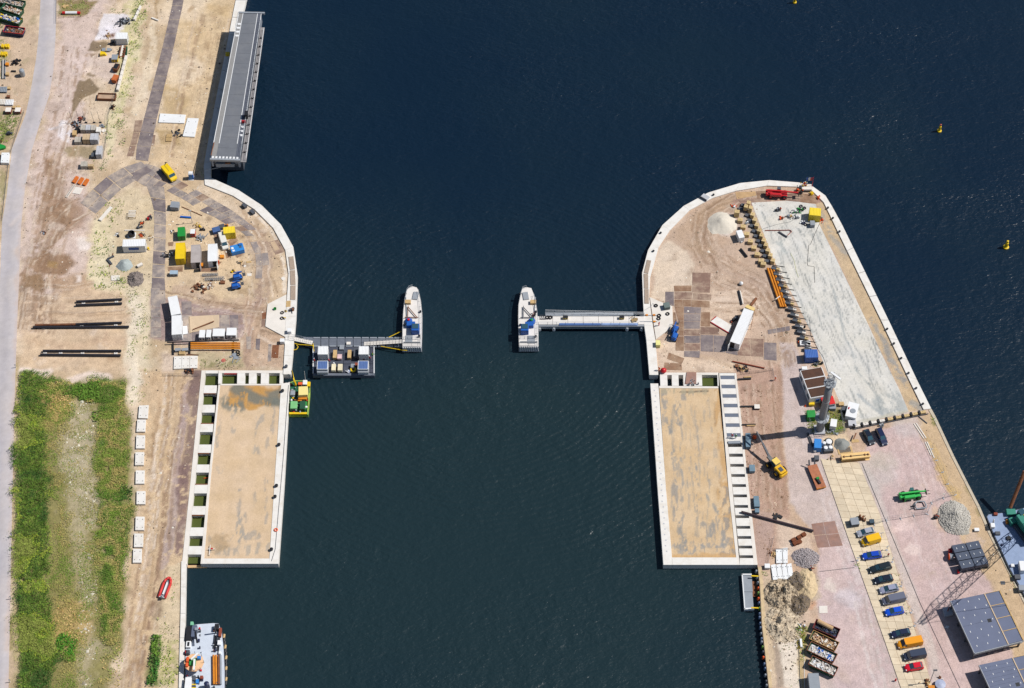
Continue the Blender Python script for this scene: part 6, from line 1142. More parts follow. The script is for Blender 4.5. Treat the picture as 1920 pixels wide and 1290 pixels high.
# ---- left floating jetty
zj = ZW+1.0
def wbox(t, pts, z0, z1, name, m, top=None): return MB().prism(pw(pts, z1), z0, z1).build(name, m, t)
t = thing('floating_jetty', 'grey floating jetty linking the left landing to the boat-shaped pier', 'jetty')
for k in range(11):
    x0, x1 = 215+770*k/11, 215+770*(k+1)/11-4
    wbox(t, I_(x0,520,x1,520,x1,592,x0,592), ZW-.4, zj, 'deck_section', M_DECKG)
    for j in range(2): wbox(t, I_(x0+4,516+j*72,x1-4,516+j*72,x1-4,526+j*72,x0+4,526+j*72), zj, zj+.14, 'edge_block', M_GREY)
wbox(t, I_(130,516,214,516,214,592,150,580), ZW-.4, zj-.02, 'ramp_deck', M_DECKG)
def gang(a, b, label, w=1.2, za=.35, zb=None, m=None):
    zb = zj+.2 if zb is None else zb; p, q = P(*a, za), P(*b, zb); t = thing('gangway', label, 'gangway', (p.x, p.y, 0)); o = Vector((p.x, p.y, 0))
    n = 12; d = (q-p)/n; s = Vector((-d.y, d.x, 0)).normalized()
    for k in range(n): MB().bar(p-o+d*(k+.05), p-o+d*(k+.95), w, .08).build('deck_board', m or M_CONC, t)
    for e in (-1, 1): rail(t, [p-o+s*e*w/2, q-o+s*e*w/2], .9, M_STEEL, .03, 1.6)
    return t
gang(I_(5,520), I_(212,565), 'tan gangway from the left landing down to the floating jetty'); gang(I_(985,552), I_(655,573), 'tan gangway from the pier along the floating jetty', zb=zj+.1, za=.6)
t = thing('work_pontoon', 'dark floating work pontoon with containers below the left jetty', 'pontoon')
for i in range(4):
    for j in range(3):
        x0, x1 = 217+528*i/4, 217+528*(i+1)/4-3; y0, y1 = 596+230*j/3, 596+230*(j+1)/3-3; wbox(t, I_(x0,y0,x1,y0,x1,y1,x0,y1), ZW-.5, zj-.05, 'deck_section', M_PON)
wbox(t, I_(214,828,748,828,748,848,214,848), ZW-.5, zj+.05, 'edge_fender', M_DECKG); wbox(t, I_(213,592,221,592,221,828,213,828), ZW-.5, zj+.15, 'edge_fender', M_WHITE); wbox(t, I_(738,592,746,592,746,828,738,828), ZW-.5, zj+.15, 'edge_fender', M_WHITE)
rail(t, [P(*I_(742,600), zj), P(*I_(742,845), zj)], 1., M_STEEL, .04, 2)
M_BLR = mat('slate_blue_roof', (84, 112, 166), .6, var=.08)
for i, (x0, x1) in enumerate(((258,345),(611,695))):
    s = ['left', 'right'][i]; container(I_(x0,630), I_(x1,630), M_WHITE, s+' white cabin at the back of the work pontoon', w=2.5, h=2.6, name='site_cabin', base=zj, ribs=False)
    container(I_(x0-7,757), I_(x1-1,757), M_WHITE, s+' blue-roofed cabin at the front of the work pontoon', w=2.6, h=2.4, name='site_cabin', base=zj, roof=M_BLR, ribs=False); 
    slab(I_(x0-8,800,x1-1,800,x1-1,822,x0-8,822), s+' pale awning in front of the blue-roofed cabin', M_GREY, .12, dots=False, base=zj+1.6, cat='awning', name='awning')
for i, (c, s, m, nm) in enumerate(((I_(405,660), (.9, 2.4, 1.0), M_WOOD, 'left tan crate in the upper row on the work pontoon'), (I_(530,660), (.9, 2.4, 1.0), M_WOOD, 'right tan crate in the upper row on the work pontoon'), (I_(445,682), (1.1, 1.3, .9), mat('red_white_load', (226,190,190), .7, var=.2), 'red and white packed crate between the tan crates'), (I_(394,775), (1.0, 1.9, 1.0), mat('cream_crate', (238,224,190), .7), 'left cream crate in the lower row on the work pontoon'), (I_(450,775), (1.1, 1.9, 1.0), MATS['cream_crate'], 'right cream crate in the lower row on the work pontoon'), (I_(588,645), (1.2, 2.6, 1.3), M_DGREY, 'dark machine left of the right white cabin'), (I_(464,602), (1.1, 1.3, .5), M_STEEL, 'pallet of grey boards at the jetty side of the pontoon'), (I_(523,568), (1.0, .8, .4), M_CONC, 'pale box on the floating jetty'), (I_(560,762), (1.0, 1.1, .8), M_GREY, 'grey pump near the yellow hose coil'), (I_(590,748), (.8, .8, .6), M_RB, 'brown box near the yellow hose coil'))):
    cabinet(c, nm, s, m, base=zj, name='deck_crate', cat='crate')
t = tyre(I_(563,800), 'yellow hose coil on the work pontoon deck', .85, zj, M_YELLOW, name='hose_coil'); t['category'] = 'hose'; scrap(I_(524,802), 'blue and white bags beside the yellow hose coil', [M_BLUE, M_WHITE], .7, 8, 70, name='bag_heap', cat='bags', size=.7, z=.3).location.z = zj; scrap(I_(400,742), 'white cloth bundle behind the cream crates', [M_WHITE], .5, 5, 71, name='cloth_bundle', cat='cloth', size=.6, z=.3).location.z = zj; scrap(I_(655,688), 'dark red gear inside the right cabin front', [M_RB, M_BLACK], .6, 6, 72, name='deck_gear', cat='gear', size=.6, z=.4).location.z = zj; scrap(I_(355,705), 'small red gear right of the left cabin', [M_RED], .3, 4, 73, name='deck_gear', cat='gear', size=.4, z=.3).location.z = zj; scrap(I_(730,655), 'green gear at the right rail of the pontoon', [M_GREEN, M_RED], .4, 5, 74, name='deck_gear', cat='gear', size=.5, z=.3).location.z = zj
make_person('person', 'person in red jacket at the right side of the pontoon', I_(706,715), 1.0, M_RED, M_NAVY, M_WHITE, zj); make_person('person', 'person in red jacket at the left rail of the pontoon', I_(228,735), .2, M_RED, M_NAVY, M_WHITE, zj)
for i, pts in enumerate((I_(45,567,90,580,215,588,225,640), I_(45,628,75,622,88,600,75,585), I_(870,518,980,465), I_(800,595,880,610,985,628,1030,633), I_(215,570,222,600))): cable(pts, .09, M_YELLOW, ['yellow hose from left quay to the pontoon', 'yellow hose loop hanging at the left quay', 'yellow mooring line from jetty to left pier', 'yellow mooring line below the jetty to left pier', 'yellow hose end at the pontoon corner'][i], 'hose', 'hose', zj+.2)
# ---- right railed jetty
t = thing('access_jetty', 'white concrete jetty with railings between right landing and boat pier', 'jetty')
for k in range(7):
    x0, x1 = 362+1068*k/7, 362+1068*(k+1)/7-3; wbox(t, J_(x0,390,x1,390,x1,470,x0,470), -.6, .36, 'deck_slab', M_PIER)
wbox(t, J_(362,474,1430,474,1430,490,362,490), -.9, .2, 'edge_beam', M_STEEL); wbox(t, J_(440,352,1320,352,1320,386,440,386), -.4, .1, 'pipe_walkway', M_GREY)
wbox(t, J_(580,458,990,458,990,478,580,478), .36, .5, 'blue_cover', mat('blue_tarpaulin', (92, 128, 190), .7, var=.12)); wbox(t, J_(995,458,1365,458,1365,478,995,478), .36, .48, 'blue_cover', mat('pale_blue_tarpaulin', (150, 176, 222), .7, var=.2))
for pts in (J_(372,472,1366,472), J_(440,352,1425,375), J_(440,384,1430,384)): rail(t, [P(*p, .36) for p in pts], 1.1, M_STEEL if pts[0][1] > 600 else M_WHITE, .04, 2.4)
for x in (383, 526, 1258, 1403):
    p = P(*J_(x, 480), -.5); MB().cyl((p.x, p.y-.6, -4), (p.x, p.y-.6, -.4), .45, 12).build('pile', M_WHITE, t)
for i, x in enumerate((640, 1205)): cabinet(J_(x, 392), ['left', 'right'][i]+' yellow winch on the railed jetty', (1.2, .8, .8), M_YELLOW, roof=M_BLACK, base=.36, name='winch', cat='winch')
scrap(J_(1325,432), 'brown tarpaulin roll at the landward end of the jetty', [mat('khaki_tarpaulin', (172,146,104), .9)], .9, 8, 76, name='tarpaulin_roll', cat='tarpaulin', size=1.4, z=.3).location.z = .36; tyre(J_(462,404), 'left black coil at the pier end of the jetty', .6, .36); tyre(J_(490,404), 'right black coil at the pier end of the jetty', .6, .36); truss(J_(385,400), J_(445,400), 'small dark ladder frame at the pier end of the jetty', 1.2, .3, M_DGREY, base=.36, n=3); scrap(J_(320,400), 'dark red hoist at the jetty end of the right pier', [M_RB, M_BLACK], .6, 8, 77, name='hoist', cat='hoist', size=.8, z=.5).location.z = .6
# ---- green work boat
bt = thing('work_boat', 'green work boat with yellow cabin moored at the left caisson', 'boat', (0, 0, 0)); zb = ZW+1.1; M_BGRN = mat('boat_green', (52, 150, 70), .6, var=.15); M_BG2 = mat('boat_dark_green', (20, 96, 66), .6, var=.2)
wbox(bt, I_(10,960,20,905,60,890,160,890,190,910,192,1000,175,1192,8,1192), ZW-.6, zb-.25, 'hull', mat('hull_lime', (156, 186, 84), .6, var=.2, scale=2, grime=(90,110,60), grime_amt=.5)); wbox(bt, I_(16,960,26,910,60,897,158,897,182,915,184,1000,168,1184,14,1184), zb-.25, zb-.1, 'deck', M_BG2)
wbox(bt, I_(178,1000,190,1000,175,1185,163,1185), zb-.1, zb+.35, 'bulwark', MATS['hull_lime']); wbox(bt, I_(10,1165,172,1165,170,1180,10,1180), zb-.1, zb+.3, 'stern_rail', M_YELLOW)
def wb(t, c, s, z0, m, name, rz=0, b=.08): q = P(*c, z0+s[2]); return MB().bbox(q.x, q.y, z0, *s, b, rz).build(name, m, t)
wb(bt, I_(130,978), (2.3, 2.6, 1.9), zb, mat('cream_yellow_cabin', (250, 232, 150), .5, var=.05), 'wheelhouse', .05); wb(bt, I_(125,1042), (2.1, .7, .9), zb, M_ORANGE, 'cabin_front'); wb(bt, I_(50,1100), (1.7, 2.2, .9), zb, mat('mint_green', (130, 200, 130), .6, var=.1), 'mint_hatch'); wb(bt, I_(124,1100), (1.3, 2.4, 1.2), zb, MATS['dark_green_paint'], 'engine_box'); wb(bt, I_(40,995), (1.2, 1.4, .8), zb, M_STEEL, 'winch_box'); wb(bt, I_(146,905), (1.1, 1.4, .7), zb, M_WHITE, 'white_locker'); wb(bt, I_(178,920), (.8, 1.4, .6), zb, M_YELLOW, 'yellow_locker'); wb(bt, I_(100,1058), (1.0, .6, .6), zb, M_ORANGE, 'orange_locker'); wb(bt, I_(150,1105), (.6, 2.4, .4), zb, M_BGRN, 'green_locker'); wb(bt, I_(105,915), (1.1, .8, .6), zb, M_HIVIS, 'orange_gear'); wb(bt, I_(45,1140), (1.2, .8, .5), zb, M_BLACK, 'dark_gear')
p = P(*I_(70,935), zb); MB().bar((p.x, p.y, zb), (p.x-.3, p.y+.2, zb+1.8), .35, .35).bar((p.x-.3, p.y+.2, zb+1.8), (p.x-1.1, p.y+3.0, zb+2.2), .3, .3).build('crane_arm', M_YELLOW, bt); MB().bar((p.x-1.1, p.y+3.0, zb+2.2), (p.x-.6, p.y+.6, zb+2.6), .25, .25).build('crane_jib', M_BLACK, bt); MB().cyl((p.x+2.3, p.y+1.3, zb), (p.x+2.3, p.y+1.6, zb+4), .05, 5).build('mast', M_WHITE, bt)
for k in range(7): q = P(*I_(14, 990+k*25), zb); MB().cyl((q.x-.25, q.y, zb-.5), (q.x-.25, q.y, zb), .25, 8).build('fender', M_BLACK, bt)
rs = random.Random(4)
for k in range(60): wb(bt, I_(rs.uniform(25, 165), rs.uniform(905, 1160)), (rs.uniform(.2, .6), rs.uniform(.2, .6), rs.uniform(.2, .6)), zb-.05, rs.choice([M_RED, M_WHITE, M_BLACK, M_YELLOW, M_RUST, M_STEEL]), 'deck_fitting')
# ---- barge lower left
bg_ = thing('crane_barge', 'pale grey barge with crane platform and orange piles at lower left', 'barge', (0, 0, 0)); zb = ZW+1.6; M_BDK = mat('barge_pale_deck', (214, 222, 234), .7, var=.05, grime=(186,194,206), grime_amt=.4)
wbox(bg_, AG_(155,300,200,215,380,185,640,165,740,170,800,330,830,600,850,1000,850,1500,150,1500), ZW-.8, zb-.1, 'hull', M_DGREY); wbox(bg_, AG_(165,300,205,222,380,190,640,170,735,178,790,335,820,600,838,1000,838,1490,160,1490), zb-.1, zb, 'deck', M_BDK)
wb(bg_, AG_(225,340), (1.4, 3.6, 1.0), zb, M_BLACK, 'dark_locker'); wb(bg_, AG_(310,300), (1.2, 3.0, 1.2), zb, mat('blue_grey_box', (96,106,128), .6), 'winch_house'); wb(bg_, AG_(345,265), (.7, .7, 1.6), zb, M_GREY, 'capstan'); wb(bg_, AG_(272,170), (.7, .9, 1.5), zb, mat('pale_green', (130,200,160), .6), 'anchor_gear'); wb(bg_, AG_(235,262), (.8, 1.2, .8), zb, M_CONC, 'pale_box')
wb(bg_, AG_(212,530), (1.1, 1.6, .8), zb, M_WHITE, 'white_frame'); wb(bg_, AG_(212,528), (.55, 1.1, .84), zb, M_BLACK, 'dark_opening'); wb(bg_, AG_(200,660), (.9, .9, 1.2), zb, M_DGREY, 'dark_box'); wb(bg_, AG_(172,660), (.4, .7, 1.2), zb, M_RED, 'red_box')
p = P(*AG_(360,380), zb); MB().bar((p.x-.3, p.y+.6, zb+1), (p.x+.5, p.y-2.6, zb+1.4), .4, .35).build('deck_crane_boom', M_BLACK, bg_)
p = P(*AG_(312,850), zb+2.2); n = 8
MB().lathe([(2.2, zb+1.9), (2.3, zb+2.2), (.3, zb+2.22)], 10, (p.x, p.y)).build('crane_platform', mat('salmon_deck', (244, 196, 150), .7, var=.1), bg_); MB().lathe([(1.0, zb), (1.0, zb+1.9)], 10, (p.x, p.y)).build('crane_pedestal', M_WHITE, bg_); MB().bbox(p.x-.3, p.y, zb+2.22, 1.5, 1.7, .5, .1).build('crane_house', MATS['boat_green'], bg_); MB().bbox(p.x+1.1, p.y+.9, zb+2.22, .8, .7, .9, .08).build('crane_cab', MATS['sky_blue_paint'], bg_); MB().bbox(p.x-1.5, p.y+.6, zb+2.22, .6, 1.2, .5, .1).bbox(p.x-1.5, p.y-.7, zb+2.22, .6, 1.0, .5, .1).build('orange_tank', M_HIVIS, bg_); MB().bar((p.x+.9, p.y+1.9, zb+3.1), (p.x-.6, p.y+.3, zb+3.1), .4, .3).bar((p.x+.2, p.y+.3, zb+3.2), (p.x+.4, p.y-2.6, zb+3.6), .4, .4).build('crane_boom', M_WHITE, bg_)
for k in range(8):
    a = k*.785; MB().cyl((p.x+2.25*math.cos(a), p.y+2.25*math.sin(a), zb+2.2), (p.x+2.25*math.cos(a), p.y+2.25*math.sin(a), zb+3.2), .05, 5).build('rail_post', M_BLACK, bg_)
wb(bg_, AG_(440,1100), (.7, .8, .9), zb, M_RB, 'red_winch'); wb(bg_, AG_(300,1110), (.9, 1.2, .9), zb, M_DGREY, 'dark_hatch'); wb(bg_, AG_(205,1200), (1.4, 2.8, 1.6), zb, M_WHITE, 'white_deckhouse'); wb(bg_, AG_(365,1170), (.7, 1.0, .6), zb, MATS['sky_blue_paint'], 'blue_locker')
for k in range(5): wb(bg_, AG_(308,1170+k*28), (.9, .22, .1+.1*k), zb, M_YELLOW if k % 2 == 0 else M_DGREY, 'stair_tread', 0, .02)
for k, (x, m) in enumerate(((648, M_ORANGE), (690, M_ORANGE), (735, M_RUST), (770, M_GREY))):
    a, b = P(*AG_(x-2,720), zb+.5), P(*AG_(x+4,1225), zb+.5); MB().cyl((a.x, a.y, zb+.45), (b.x, b.y, zb+.45), .25, 9).build('stored_pile', m, bg_)
for k in range(5): wb(bg_, AG_(655+k*22, 480+k*14), (.18, 3.6, .3), zb, [M_DGREY, M_BLACK, M_GREY][k % 3], 'stored_steel')
wb(bg_, AG_(745,500), (.8, 1.2, .8), zb, M_WHITE, 'white_locker'); wb(bg_, AG_(700,225), (.9, 1.4, 1.2), zb, M_BLACK, 'bow_winch'); wb(bg_, AG_(760,320), (.6, 2.2, .8), zb, M_RB, 'bow_rack')
for k in range(14): q = P(*AG_(800+min(k, 5)*7, 380+k*62), zb); MB().cyl((q.x+.3, q.y-.5, zb-.5), (q.x+.35, q.y+.5, zb-.5), .28, 8).build('fender', M_BLACK if k % 3 else M_WOOD, bg_)
rs = random.Random(14)
for k in range(46): wb(bg_, AG_(rs.choice([rs.uniform(640,820), rs.uniform(165,260), rs.uniform(380,460)]), rs.uniform(220, 1280)), (rs.uniform(.15, .5), rs.uniform(.15, .8), rs.uniform(.2, .7)), zb, rs.choice([M_RED, M_WHITE, M_BLACK, M_DGREY, M_RUST, M_STEEL, M_NAVYP]), 'deck_fitting', 0, .03)
p = P(*AG_(545,1280), zb); MB().lathe([(.6, zb), (.6, zb+2), (.2, zb+2.2)], 10, (p.x, p.y)).build('funnel', M_NAVYP, bg_); p = P(*AG_(690,345), zb); MB().cyl((p.x, p.y, zb), (p.x, p.y, zb+3.2), .18, 7).build('spud_post', M_DGREY, bg_)
# ---- buoys
for i, (x, y, s) in enumerate(((1761,246,.8), (1886,464,1.0), (1490,5,.7))):
    o = thing('buoy', ['yellow marker buoy with red top in the upper right water', 'yellow pillar buoy near the right edge of the water', 'yellow buoy at the top edge of the water'][i], 'buoy', at((x, y), ZW, ZW), 0, 'yellow buoys'); MB().lathe([(.75*s, -.4), (.8*s, .3), (.45*s, .5), (.42*s, 1.9), (.2*s, 2.1)], 12).build('float', M_YELLOW, o)
    MB().lathe([(.1*s, 2.1), (.3*s, 2.3), (.3*s, 2.7), (.05, 2.8)], 8).build('top_mark', mat('dull_red', (190,90,70), .6) if i == 0 else M_YELLOW, o)
# ================================================================== RIGHT BANK
random.seed(12)
# ---- steel plates
t = thing('plate_floor', 'brown steel plate floor right of the jetty landing', 'plate floor')
for q, m in ((M_(527,58,715,62,708,195,525,190), M_PL4), (M_(340,192,522,190,520,250,345,252), M_PL5), (M_(527,195,710,198,705,262,525,258), M_PL4), (M_(254,252,342,252,342,395,254,392), M_PL3), (M_(346,255,528,258,526,330,346,328), M_PL4), (M_(535,268,722,280,718,340,532,328), M_PL4), (M_(348,332,430,332,430,398,348,398), M_PL5), (M_(433,334,514,334,514,400,433,400), M_PL5), (M_(518,338,703,348,703,412,518,404), M_PL5), (M_(348,400,440,400,440,545,385,545), M_PL5), (M_(443,403,618,412,614,475,443,472), M_PL3), (M_(443,478,612,478,610,550,443,550), M_PL3), (M_(443,553,606,553,604,626,443,626), M_PL3), (M_(618,460,706,458,706,602,612,600), M_PL5), (M_(443,634,606,634,604,694,443,690), M_PL4), (M_(445,698,606,698,604,770,447,768), M_PL3), (M_(447,775,606,775,604,846,449,844), M_PL4), (M_(445,850,606,852,600,920,445,908), M_PL3), (M_(385,548,440,548,440,698,388,696), M_PL5), (M_(360,702,440,702,445,850,358,846), M_PL5), (M_(610,608,800,614,798,686,608,682), M_PL4), (M_(609,686,738,690,738,860,612,854), M_PL3), (M_(742,690,868,700,860,866,742,860), M_PL3), (M_(1000,715,1115,722,1115,902,985,895), M_PL4), (M_(870,780,985,800,985,895,864,870), M_PL3), (M_(1119,722,1246,728,1243,908,1119,904), M_PL4), (M_(1250,762,1376,768,1378,948,1248,938), M_PL3), (M_(334,460,356,460,382,600,336,595), M_PL5)): plate_quad(t, q, m, .03+random.uniform(0, .02))
t = thing('plate_floor', 'two skewed rusty plates above the right caisson corner', 'plate floor')
for q in (M_(290,865,450,925,420,980,268,930), M_(245,965,420,975,425,1045,240,1040)): plate_quad(t, q, M_PL5)
t = thing('plate_floor', 'dark plate strip lying near the ballast block row', 'plate floor'); 
for k in range(5): plate_quad(t, M_(1285+45*k,638-8*k,1327+45*k,630-8*k,1333+45*k,674-8*k,1292+45*k,682-8*k), M_PL3)
t = thing('plate_floor', 'large rusty double plate at the end of the long pile', 'plate floor')
for q in (S_(945,130,1075,113,1105,245,975,255), S_(1078,112,1205,98,1245,235,1108,245), S_(978,260,1108,248,1150,385,1015,395), S_(1112,248,1248,238,1292,370,1155,384)): plate_quad(t, q, plate_mat('pinkish_rust_plate', (168,128,112), None, (150,136,136), .5))
t = thing('plate_floor', 'brown plates under the red telehandler at the head', 'plate floor')
for q, m in ((L_(115,262,365,250,380,300,140,345), M_ORANGE if False else mat('tan_plate', (200,164,120), .85, var=.15)), (L_(370,250,520,240,520,330,385,340), M_PL5), (L_(740,280,900,270,900,380,740,365), M_PL4), (L_(905,270,1100,300,1105,400,905,382), M_PL5), (L_(160,350,500,340,500,375,170,385), M_PL4)): plate_quad(t, q, m)
slab(M_(470,1062,568,1062,568,1180,455,1180), 'rusty ramp plate bridging the upper beam of the right caisson', MATS['pinkish_rust_plate'], .3, dots=False, cat='ramp', name='ramp_plate'); scrap(M_(525,1188), 'grey battery row at the foot of the rusty ramp plate', [M_GREY, M_DGREY], 1.2, 14, 80, size=.7, z=.4)
# ---- walkway boards on right quay
for i, (a, b) in enumerate(((K_(92,902), K_(62,1030)), (K_(60,1038), K_(64,1185)), (M_(66,224), M_(68,370)))): beam(a, b, MATS['weathered_board'], ORD[i]+' board from the top of the walkway strip along the right quay', 1.1, .14, name='walkway_board', cat='board', base=.3, ish=False, group='walkway boards on the right quay')
# ---- ballast blocks
def lw(i): return ORD[i] if i < 20 else 'last'
c1_ = [L_(142,490), L_(180,588), L_(217,668), L_(260,757), L_(305,845), L_(345,922), L_(387,1002), L_(432,1080), L_(460,1118)]
for i, p in enumerate(c1_): block(p, 'tan block, %s from the top in the loose column beside the white sand pile' % ORD[i], (1.35, 1.1, 1.1 if i else 1.9), M_WOODBLK, -.15, 'loose column of tan blocks')
c2_ = [L_(282,380), L_(250,425), L_(307,440), L_(330,522), L_(357,585), L_(382,650), L_(412,715), L_(437,775), L_(467,835), L_(492,890), L_(517,955), L_(547,1015), L_(577,1078)]
for i, p in enumerate(c2_):
    b = block(p, 'tan ballast block, %s from the top along the grey floor edge' % ORD[i], (1.0, 1.1, 1.9 if i < 3 else 1.3), M_WOODBLK, -.3, 'ballast blocks along the grey floor')
    MB().box(-1.3, -.1, 0, 1.2, .9, .5).build('foot_frame', M_DGREY, b)
for k in range(15):
    p = lerp2((1459,503), (1521,655), k/14)
    b = block(p, 'pale ballast block with dark bracket, %s below the orange piles row start' % ORD[k], (.9, .75, .8), M_CONC if k % 3 else M_WOODBLK, -.3, 'bracketed ballast blocks', name='ballast_block'); MB().box(-1.1, -.15, 0, 1.3, 1.0, .9).build('bracket_frame', M_DGREY, b); MB().bar((-1.6, .2, 1.3), (1.6, .5, 1.3), .14, .2).build('tie_arm', M_BLACK, b)
for k in range(9):
    p = lerp2(N_(900,1062), N_(1560,925), k/8); b = block(p, 'block with black bracket, %s from the left along the lower end of the grey floor' % ORD[k], (1.6, .7, .7), M_CONC if k < 4 else M_WOODBLK, .22, 'lower row of bracketed blocks', name='ballast_block'); MB().box(-.9, 0, 0, .5, .9, 1.0).build('bracket', M_BLACK, b); MB().bar((-1.1, -.6, .3), (1.3, -.6, .3), .15, .2).build('tie_bar', M_DGREY, b)
cabinet(L_(182,765), 'white two-part tank beside the loose block column', (1.5, 2.6, 1.9), M_WHITE, rz=.25, name='liquid_tank', cat='tank'); scrap(L_(100,432), 'red and white striped barrier boards near the white sand pile', [M_HIVIS, M_WHITE], .8, 8, 81, size=1.0, z=.3, name='barrier_boards', cat='barrier'); scrap(L_(262,635), 'small white barrow between the two block columns', [M_WHITE, M_GREY], .5, 6, 82, size=.7, z=.3, name='barrow', cat='barrow'); scrap(L_(205,865), 'white drum below the two-part tank', [M_WHITE], .4, 5, 83, size=.6, z=.4, name='drum', cat='drum'); scrap(L_(430,1060), 'dark tools among the lower loose blocks', [M_BLACK, M_RUST], .8, 8, 84, size=.7)
pipes((L_(185,945), L_(262,1040)), .3, M_BLACK, 'short black tube on sand below the two-part tank', z=.35)
M_WSAND = mat('white_sand', (226, 216, 200), .95, var=.06, scale=4, bump=.4); heap(K_(830,530), 4.0, 2.0, 'white sand pile with grey top on the right head', M_WSAND, name='sand_pile', rough=.08, seed=3, sx=1.0, sy=.95)
t = thing('timber_skid', 'pale concrete edge frame on the left side of the right head quay', 'frame', at(K_(655,270), .3, .3), .9); MB().box(0, 0, 0, 1.6, 2.0, .25).build('slab', M_CONCW, t); MB().box(-.9, 0, 0, .15, 2.2, .7).build('rail', M_DGREY, t)
for i, p in enumerate((K_(740,248), K_(208,632), K_(135,815), L_(1240,455), L_(1300,580), L_(1380,742), N_(1200,95), N_(1268,242), N_(1342,390), N_(1415,540), N_(1492,692), N_(1560,850))):
    tag(MB().lathe([(.2, 0), (.18, .3), (.3, .34), (.3, .42), (.1, .45)], 10).build('bollard', M_BLACK), 'black mooring bollard on the right head quay, %s clockwise from the frame' % ORD[i], 'bollard', 'right quay bollards').location = at(p, .3, .3)
# ---- telehandler, crew, flag
th = telehandler(L_(505,270), L_(760,285), M_RED, 'red telehandler with raised boom on brown plates', M_DGREY, side=-1, ext=.75, L=6.2)
fl = thing('flag_pole', 'blue white red flag on a pole at the tip of the right head', 'flag', at(L_(1045,205), .3, .3)); MB().cyl((0, 0, 0), (0, 0, 4.2), .06, 6).build('pole', M_RED, fl)
for k, m in enumerate((M_BLUE, M_WHITE, M_RED)): MB().box(-1.6+.55*k, 0, 2.9, .54, .04, 1.1, .1).build('flag_stripe', m, fl)
cabinet(L_(985,195), 'white work float with yellow gear at the tip of the right head', (2.6, 1.8, .8), M_CONC, base=.3, name='work_float', cat='float'); scrap(L_(950,205), 'yellow and orange gear on the white work float', [M_YELLOW, M_HIVIS, M_STEEL], 1.0, 14, 85, size=.7, z=.5).location.z = 1.0; scrap(L_(900,250), 'wooden pallet load hanging at the red boom end', [M_WOOD, M_BLACK, M_HIVIS], 1.0, 14, 86, size=.9, z=.6)
make_person('person', 'person in orange workwear at the flag pole', L_(955,185), .5, M_HIVIS, M_HIVIS, M_WHITE, .3); make_person('person', 'person in orange workwear beside the pallet load', L_(930,270), 2.0, M_HIVIS, M_NAVY, M_WHITE); make_person('person', 'person in dark clothes with orange top on grey floor', L_(662,490), 1.0, M_HIVIS, M_NAVY, M_WHITE)
container(L_(1035,490), L_(1140,500), MATS['pale_yellow_paint'], 'yellow container on the grey floor of the right head', w=2.6, h=2.6, L=3.0); cabinet(L_(1055,630), 'grey machine in front of the yellow container', (1.2, 1.5, 1.2), M_GREY, name='machine', cat='machine'); MB().box(0, 0, 0, .1, .1, .1) 
for i, (p, mm, e, sd_, nm) in enumerate(((L_(845,505), [M_WHITE, M_GREEN, M_DGREY], 1.3, 87, 'green and white mixing machine on grey floor'), (L_(910,480), [M_BLACK, M_GREEN], .8, 88, 'dark green hose drum beside the mixing machine'), (L_(775,570), [M_WOOD, M_GREY, M_WHITE], 1.0, 89, 'grey tool cluster below the mixing machine'), (L_(860,570), [M_WHITE, M_STEEL], .8, 90, 'white bags beside the tool cluster'), (L_(940,635), [M_WHITE, M_NAVYP], .6, 91, 'white and blue cart by the yellow container'), (L_(640,475), [M_GREY, M_BLACK], .6, 92, 'grey cart next to the person on grey floor'), (L_(675,580), [M_RUST, M_HIVIS], .5, 93, 'rusty bit lying on the grey floor'), (L_(1155,600), [M_DGREY, M_HIVIS], .8, 94, 'dark gear with orange cones right of yellow container'), (L_(1045,280), [M_YELLOW], .8, 95, 'yellow cable heap on the brown plates'), (L_(1125,335), [M_HIVIS], .4, 96, 'orange marker heap near the quay edge'))): scrap(p, nm, mm, e, 12, sd_, size=.8, z=.45, name='tool_cluster', cat='equipment')
for i, p in enumerate((L_(915,432), L_(955,455), L_(970,655))): tyre(p, ['upper left', 'upper right', 'lower'][i]+' black tyre near the yellow container on grey floor', .5)
t = thing('spreader_frame', 'red triangular lifting frame lying on the grey floor', 'frame', (0, 0, 0)); pts = [P(*p, .2) for p in L_(480,722,785,718,802,738,750,782)]; MB().tube(pts, .1, 6).build('frame_bars', M_RB, t); pipes((L_(645,738), L_(748,802)), .22, M_DGREY, 'dark tube inside the red triangular frame', z=.25)
for i in range(3): pipes((M_(1285+i*28,15), M_(1420+i*24,408)), .28, M_ORANGE, ['left', 'middle', 'right'][i]+' orange pile of the row beside the ballast blocks', z=.5, name='tubular_pile', cat='pile', n=12, group='orange piles beside the blocks')
beam(M_(1365,328), M_(1412,295), M_CONC, 'pale strap board across the orange piles', .2, .12, base=.8, ish=False, name='strap_board', cat='board'); cable([L_(1140,640), L_(1080,770), L_(1030,890), L_(1010,900), L_(990,1120), L_(1000,1150), L_(1075,1160), L_(1078,1290), (1528,530)], .05, M_BLACK, 'black cable winding over the grey floor'); cable([L_(440,710), L_(620,650), L_(780,620), L_(880,560)], .04, M_DGREY, 'thin cable to the tool cluster on grey floor'); cable([L_(790,1000), L_(830,1080), L_(860,1220), L_(885,1290)], .05, mat('pale_yellow_hose', (214,214,150), .7), 'pale yellow hose on the grey floor'); cable([N_(420,0), N_(430,150), N_(500,290), N_(560,380), N_(605,520)], .05, M_DGREY, 'grey cable along the block side of the grey floor')
